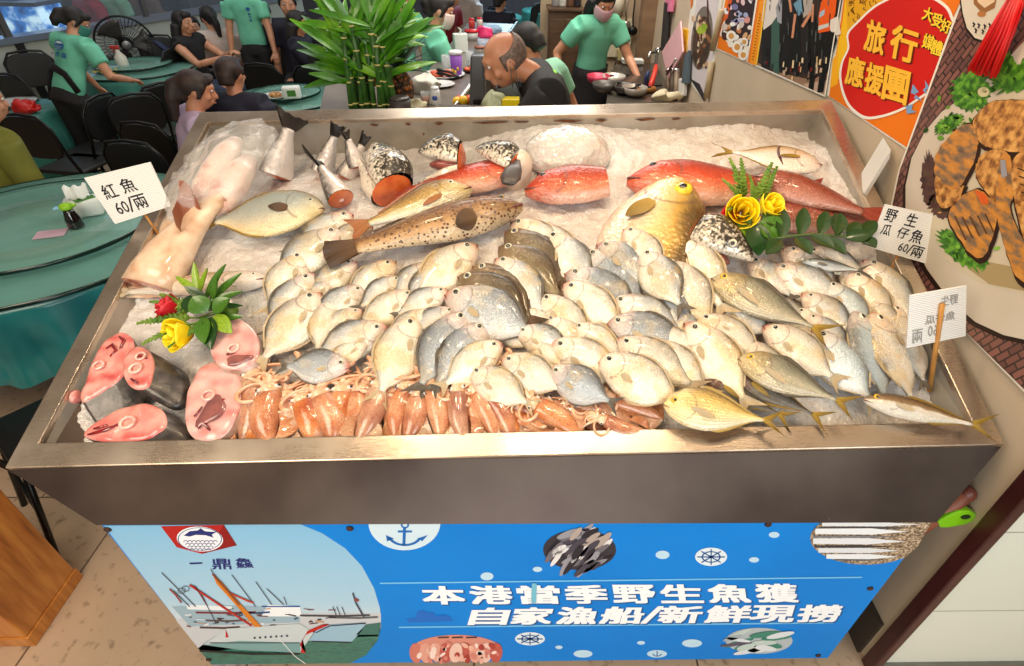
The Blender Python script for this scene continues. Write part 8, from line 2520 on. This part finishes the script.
# ---------------------------------------------------------------- kitchen corner with the sink
KX0, KX1, KY = .25, XW - .01, 6.5
m = MB(); m.box(((KX0 + 3) / 2 - .4, KY + .06, 1.5), (2.2, .12, 3.0)); o = m.build('wall_kitchen', tex_mat('kitchen_wall', [(.3, (196, 176, 146)), (.7, (176, 154, 126))], 3, 4, .6), smooth=False); tag(o, kind='structure')
WOODD = tex_mat('dark_wood_cabinet', [(.3, (98, 72, 50)), (.7, (66, 46, 32))], 4, 4, .5, sc3=(1, 1, 5))
P0, P1 = ony(549, 10, 6.2), ony(582, 10, 6.2)
r = thing('cabinet', 'dark wood shelf cabinet behind the woman at the sink', 'cabinet', ((P0.x + P1.x) / 2, 6.3, 0)); zt_ = P0.z
m = MB(); m.box((0, 0, zt_ / 2), (P1.x - P0.x, .3, zt_)); m.build('body', WOODD, r, smooth=False); m = MB(); m.box((0, -.01, zt_ + .012), (P1.x - P0.x + .04, .34, .025)); m.build('top_board', WOODD, r, smooth=False, bevel=.004)
for sx in (-1, 1):
    m = MB(); m.box((sx * (P1.x - P0.x) * .24, -.155, zt_ * .5), ((P1.x - P0.x) * .44, .012, zt_ * .9)); d_ = m.build('door', WOODD, r, smooth=False, bevel=.004); m = MB(); m.ball((sx * .04, -.17, zt_ * .6), .012, 10, 8); m.build('knob', BLKM, d_)
for k, px in enumerate((556, 563, 571, 578)):
    p = ony(px, 3, 6.2); r = thing('bottle', ['grey', 'white', 'brown', 'dark'][k] + ' bottle standing on the dark wood cabinet', 'bottle', (p.x, 6.28, zt_ + .025)); m = MB(); m.lathe([(.035, 0), (.04, .01), (.04, .16), (.016, .21), (.014, .25)], seg=16); m.build('glass', mat('bottle_c%d' % k, ((150, 150, 150), (206, 206, 200), (110, 80, 60), (50, 50, 56))[k], .3), r); m = MB(); m.lathe([(.016, .245), (.016, .27), (.001, .272)], seg=12); m.build('cap', BLKM, r)
# brown column
a, b = ony(640, 30, 5.9), ony(661, 30, 5.9); m = MB(); m.box(((a.x + b.x) / 2, 5.95, 1.5), (b.x - a.x, .16, 3.0)); o = m.build('column_brown', tex_mat('brown_column', [(.3, (142, 112, 84)), (.7, (118, 90, 66))], 4, 4, .6, sc3=(1, 1, 4)), smooth=False); tag(o, kind='structure')
# pale panel and hanging utensils
a, b = ony(608, 22, 6.4), ony(634, 22, 6.4); z0 = ony(620, 58, 6.4).z; z1 = ony(620, 20, 6.4).z
m = MB(); m.box(((a.x + b.x) / 2, 6.476, (z0 + z1) / 2), (b.x - a.x, .05, z1 - z0)); o = m.build('notice_board', mat('cream_panel', (214, 204, 174), .5), smooth=False); tag(o, 'cream wall panel behind the woman at the sink', 'board')
for k, (px, py, lab) in enumerate(((626, 12, 'steel ladle hanging on the kitchen wall'), (633, 18, 'dark strainer hanging beside the ladle'), (641, 12, 'pink cloth hanging by the brown column'), (618, 4, 'pale jar-shaped roll hanging high on the kitchen wall'))):
    p = ony(px, py, 6.44); r = thing(['hanging_ladle', 'hanging_strainer', 'hanging_cloth', 'paper_roll'][k], lab, ['ladle', 'strainer', 'cloth', 'paper roll'][k], p)
    if k < 2:
        m = MB(); m.tube([(0, 0, .22), (0, 0, 0), (.01, 0, -.08)], .008, 8); m.build('handle', mat('rail_steel', (190, 184, 176)) if k == 0 else BLKM, r); m = MB(); m.ball((.01, -.02, -.12), (.05, .03, .045), 14, 10); m.build('bowl', mat('rail_steel', (190, 184, 176)) if k == 0 else BLKM, r)
    elif k == 2:
        m = MB(); m.tube([(0, 0, .25), (0, 0, .05), (.01, 0, -.12)], [.02, .04, .05], 10, flat=.3); m.build('fabric', mat('pink_fabric', (230, 140, 166), .7), r)
    else:
        m = MB(); m.lathe([(.06, -.1), (.06, .1), (.02, .1)], seg=18); m.build('roll', mat('roll_white', (216, 206, 184), .6), r)
# coffee-coloured tap stand on the wall shelf
p = ony(622, 62, 6.44); r = thing('water_filter', 'small wall water filter with two black hoses', 'filter', p); m = MB(); m.box((0, 0, .08), (.14, .1, .12)); m.build('housing', mat('filter_beige', (196, 180, 130), .4), r, smooth=False, bevel=.01)
for sx in (-1, 1): m = MB(); m.tube([(sx * .06, -.04, .06), (sx * .085, -.05, -.05), (sx * .03, -.05, -.18)], .01, 8); m.build('hose', BLKM, r)
# sink bench
zs = 1.05
SNK = tex_mat('sink_steel', [(.3, (130, 122, 114)), (.7, (104, 98, 92))], 6, 4, .3, metal=.7)
clx = lambda p: Vector((min(p.x, XW - .03), p.y, p.z))
q = [onz(606, 104, zs), onz(690, 101, zs), onz(672, 66, zs), onz(611, 70, zs)]
q = [clx(p) for p in q]
c_ = sum(q, Vector()) / 4
r = thing('sink_bench', 'steel sink bench with wooden front edge beside the poster wall', 'sink', (c_.x, c_.y, 0))
m = MB(); m.slab([p - Vector((0, 0, .06)) for p in q], .06, (0, 0, 1)); m.build('bench_top', SNK, r, smooth=False, world=True, bevel=.004)
q2 = [onz(622, 88, zs), onz(662, 86, zs), onz(656, 64, zs), onz(613, 66, zs)]
m = MB(); m.slab([p + Vector((0, 0, .004)) for p in q2], .006, (0, 0, 1)); m.build('drain_panel', mat('dark_sheet', (86, 80, 78), .25, .6), r, smooth=False, world=True)
m = MB(); a, b = onz(628, 92, zs + .02), clx(onz(655, 90, zs + .02)); m.tube([a, b], .03, 4); m.build('wooden_edge', tex_mat('edge_wood', [(.3, (190, 130, 70)), (.7, (150, 96, 46))], 10, 3, .5), r, world=True)
m = MB(); m.slab([Vector((c_.x + (p.x - c_.x) * .94, c_.y + (p.y - c_.y) * .94, 0)) for p in q], zs - .07, (0, 0, 1)); m.build('cabinet_body', mat('dark_counter_body', (64, 56, 50)), r, smooth=False, world=True)
p = onz(632, 63, zs + .02); r = thing('paper_stack', 'white folded papers lying at the back of the sink', 'paper', p); m = MB(); m.box((0, 0, .02), (.2, .12, .03)); m.build('sheets', mat('tissue_white', (232, 236, 232)), r, smooth=False)
CHR = mat('chrome', (206, 206, 204), .15, 1.0)
for k, (px, py) in enumerate(((655, 72), (664, 68))):
    p = onz(px, py, zs); r = thing('faucet', ['chrome tap with curved spout and blue-white end beside the red hose', 'chrome tap behind the one with the red hose'][k], 'faucet', p, 'taps at the sink')
    m = MB(); m.tube([(0, 0, 0), (0, 0, .12), (-.02, -.02, .17), (-.08, -.06, .17), (-.10, -.08, .12)], .016, 10); m.build('spout', CHR, r)
    m = MB(); m.tube([(-.03, 0, .19), (.04, 0, .2)], .012, 8); m.build('lever', CHR, r)
    m = MB(); m.lathe([(.03, 0), (.028, .02), (.018, .03)], seg=16); m.build('base', CHR, r)
r = thing('hose', 'short bright red hose hanging from the tap', 'hose', onz(655, 74, zs)); m = MB(); m.tube([onz(656, 66, zs + .14), onz(655, 72, zs + .12), onz(652, 82, zs + .06), onz(648, 92, zs + .01)], [.018, .02, .022, .018], 10); m.build('tube', mat('red_rubber', (214, 50, 30), .4), r, world=True)
p = onz(645, 92, zs); r = thing('brush', 'blue and white dish brush standing by the red hose', 'brush', p); m = MB(); m.tube([(0, 0, .0), (0, 0, .05)], .022, 12); m.build('bristles', mat('white_bristle', (220, 220, 216), .7), r); m = MB(); m.tube([(0, 0, .05), (0, 0, .12), (.01, 0, .16)], [.022, .02, .012], 12); m.build('handle', mat('navy_plastic', (40, 48, 96), .3), r)
# clutter on the near side of the bench
rnd = random.Random(77)
for k, (px, py, c, lab) in enumerate(((604, 92, (90, 86, 82), 'grey pan by the woman\'s hand'), (613, 84, (206, 200, 190), 'white bowl at the sink edge'), (624, 94, (60, 54, 50), 'dark pot beside the sink'), (598, 84, (206, 60, 90), 'pink basin behind the counter'), (634, 96, (170, 160, 150), 'steel bowl at the near sink edge'))):
    p = onz(px, py, zs); r = thing(['pan', 'bowl', 'pot', 'basin', 'bowl'][k], lab, 'bowl', p); m = MB(); m.lathe([(.05, 0), (.09, .03), (.10, .07), (.094, .07), (.08, .03), (.045, .01), (.001, .01)], seg=24); m.build('vessel', mat('vessel_%d' % k, c, .3, .3), r)
    m = MB(); m.tube([(.10, 0, .065), (.125, 0, .07), (.10, .03, .065)], .006, 8); m.build('handle', BLKM, r)
# pink cutting board hung cornerwise, knife, tool strip
xb = XW - .07
P = [onx(x, y, xb) for x, y in ((680, 21), (682.5, 52), (668, 80), (661.5, 52))]
c_ = sum(P, Vector()) / 4; r = thing('cutting_board', 'pale pink cutting board hung cornerwise on the wall', 'cutting board', c_); m = MB(); m.slab(P, .014, (1, 0, 0)); m.build('board', mat('pink_board', (238, 184, 190), .45), r, smooth=False, world=True, bevel=.003)
a, b = onx(676, 59, xb - .02), onx(667, 74, xb - .02); r = thing('knife', 'dark-handled knife hanging over the pink board', 'knife', b); m = MB(); m.tube([a, a.lerp(b, .5)], .009, 8); m.build('blade', CHR, r, world=True); m = MB(); m.tube([a.lerp(b, .5), b], .012, 8); m.build('handle', mat('brown_knife_handle', (90, 40, 36), .4), r, world=True)
P = [onx(x, y, XW - .0115) for x, y in ((682, 28), (688, 30), (686, 52), (683, 50))]; m = MB(); m.slab(P, .01, (1, 0, 0)); o = m.build('yellow_board', mat('yellow_sheet', (236, 190, 30), .5), smooth=False); tag(o, 'yellow sheet hung behind the pink cutting board', 'sheet')
for k, (pts, c, nm, lab) in enumerate(((((664, 2), (668, 2), (664, 50), (660, 50)), (40, 36, 36), 'tool_rail', 'dark hanging strip of tools beside the brown column'), (((665, 0), (672, -4), (670, 12), (664, 12)), (236, 130, 170), 'hanging_cloth', 'bright pink cloth hung above the tool strip'), (((684, 56), (688, 50), (686, 84), (681, 84)), (84, 100, 110), 'hanging_cloth', 'grey-blue cloth hanging under the far dish poster'), (((678, 78), (684, 80), (683, 96), (678, 94)), (220, 216, 210), 'hanging_cloth', 'white cloth hanging low by the taps'))):
    P = [onx(x, y, XW - .05) for x, y in pts]; m = MB(); m.slab(P, .03, (1, 0, 0)); o = m.build(nm, mat('hang_%d' % k, c, .7, var=.2), smooth=False, bevel=.006); tag(o, lab, nm.split('_')[1] if 'cloth' in nm else 'tool rail')
for k, (px, c) in enumerate(((669, (120, 96, 74)), (673, (96, 78, 64)), (677, (150, 130, 110)))):
    a, b = onx(px, 70, XW - .06), onx(px - 1, 100, XW - .06); r = thing('pipe', ['brown', 'dark', 'pale'][k] + ' upright pipe under the pink cutting board', 'pipe', b); m = MB(); m.tube([a, b], .022, 10); m.build('tube', mat('pipe_%d' % k, c, .5, .2), r, world=True); m = MB(); m.lathe([(.028, -.015), (.028, .015)], a, 12); m.build('collar', CHR, r, world=True)
P = onz(668, 100, zs); m = MB(); m.ball(P + Vector((0, 0, .03)), (.12, .06, .035), 22, 12); m.v = [tuple(Vector(p) + Vector((mnoise.noise(Vector(p) * 20), mnoise.noise(Vector(p) * 20 + Vector((5, 0, 0))), mnoise.noise(Vector(p) * 20))) * .03) for p in m.v]; o = m.build('rag', mat('cream_rag', (216, 202, 170), .8)); tag(o, 'crumpled cream rag at the end of the sink bench', 'cloth')
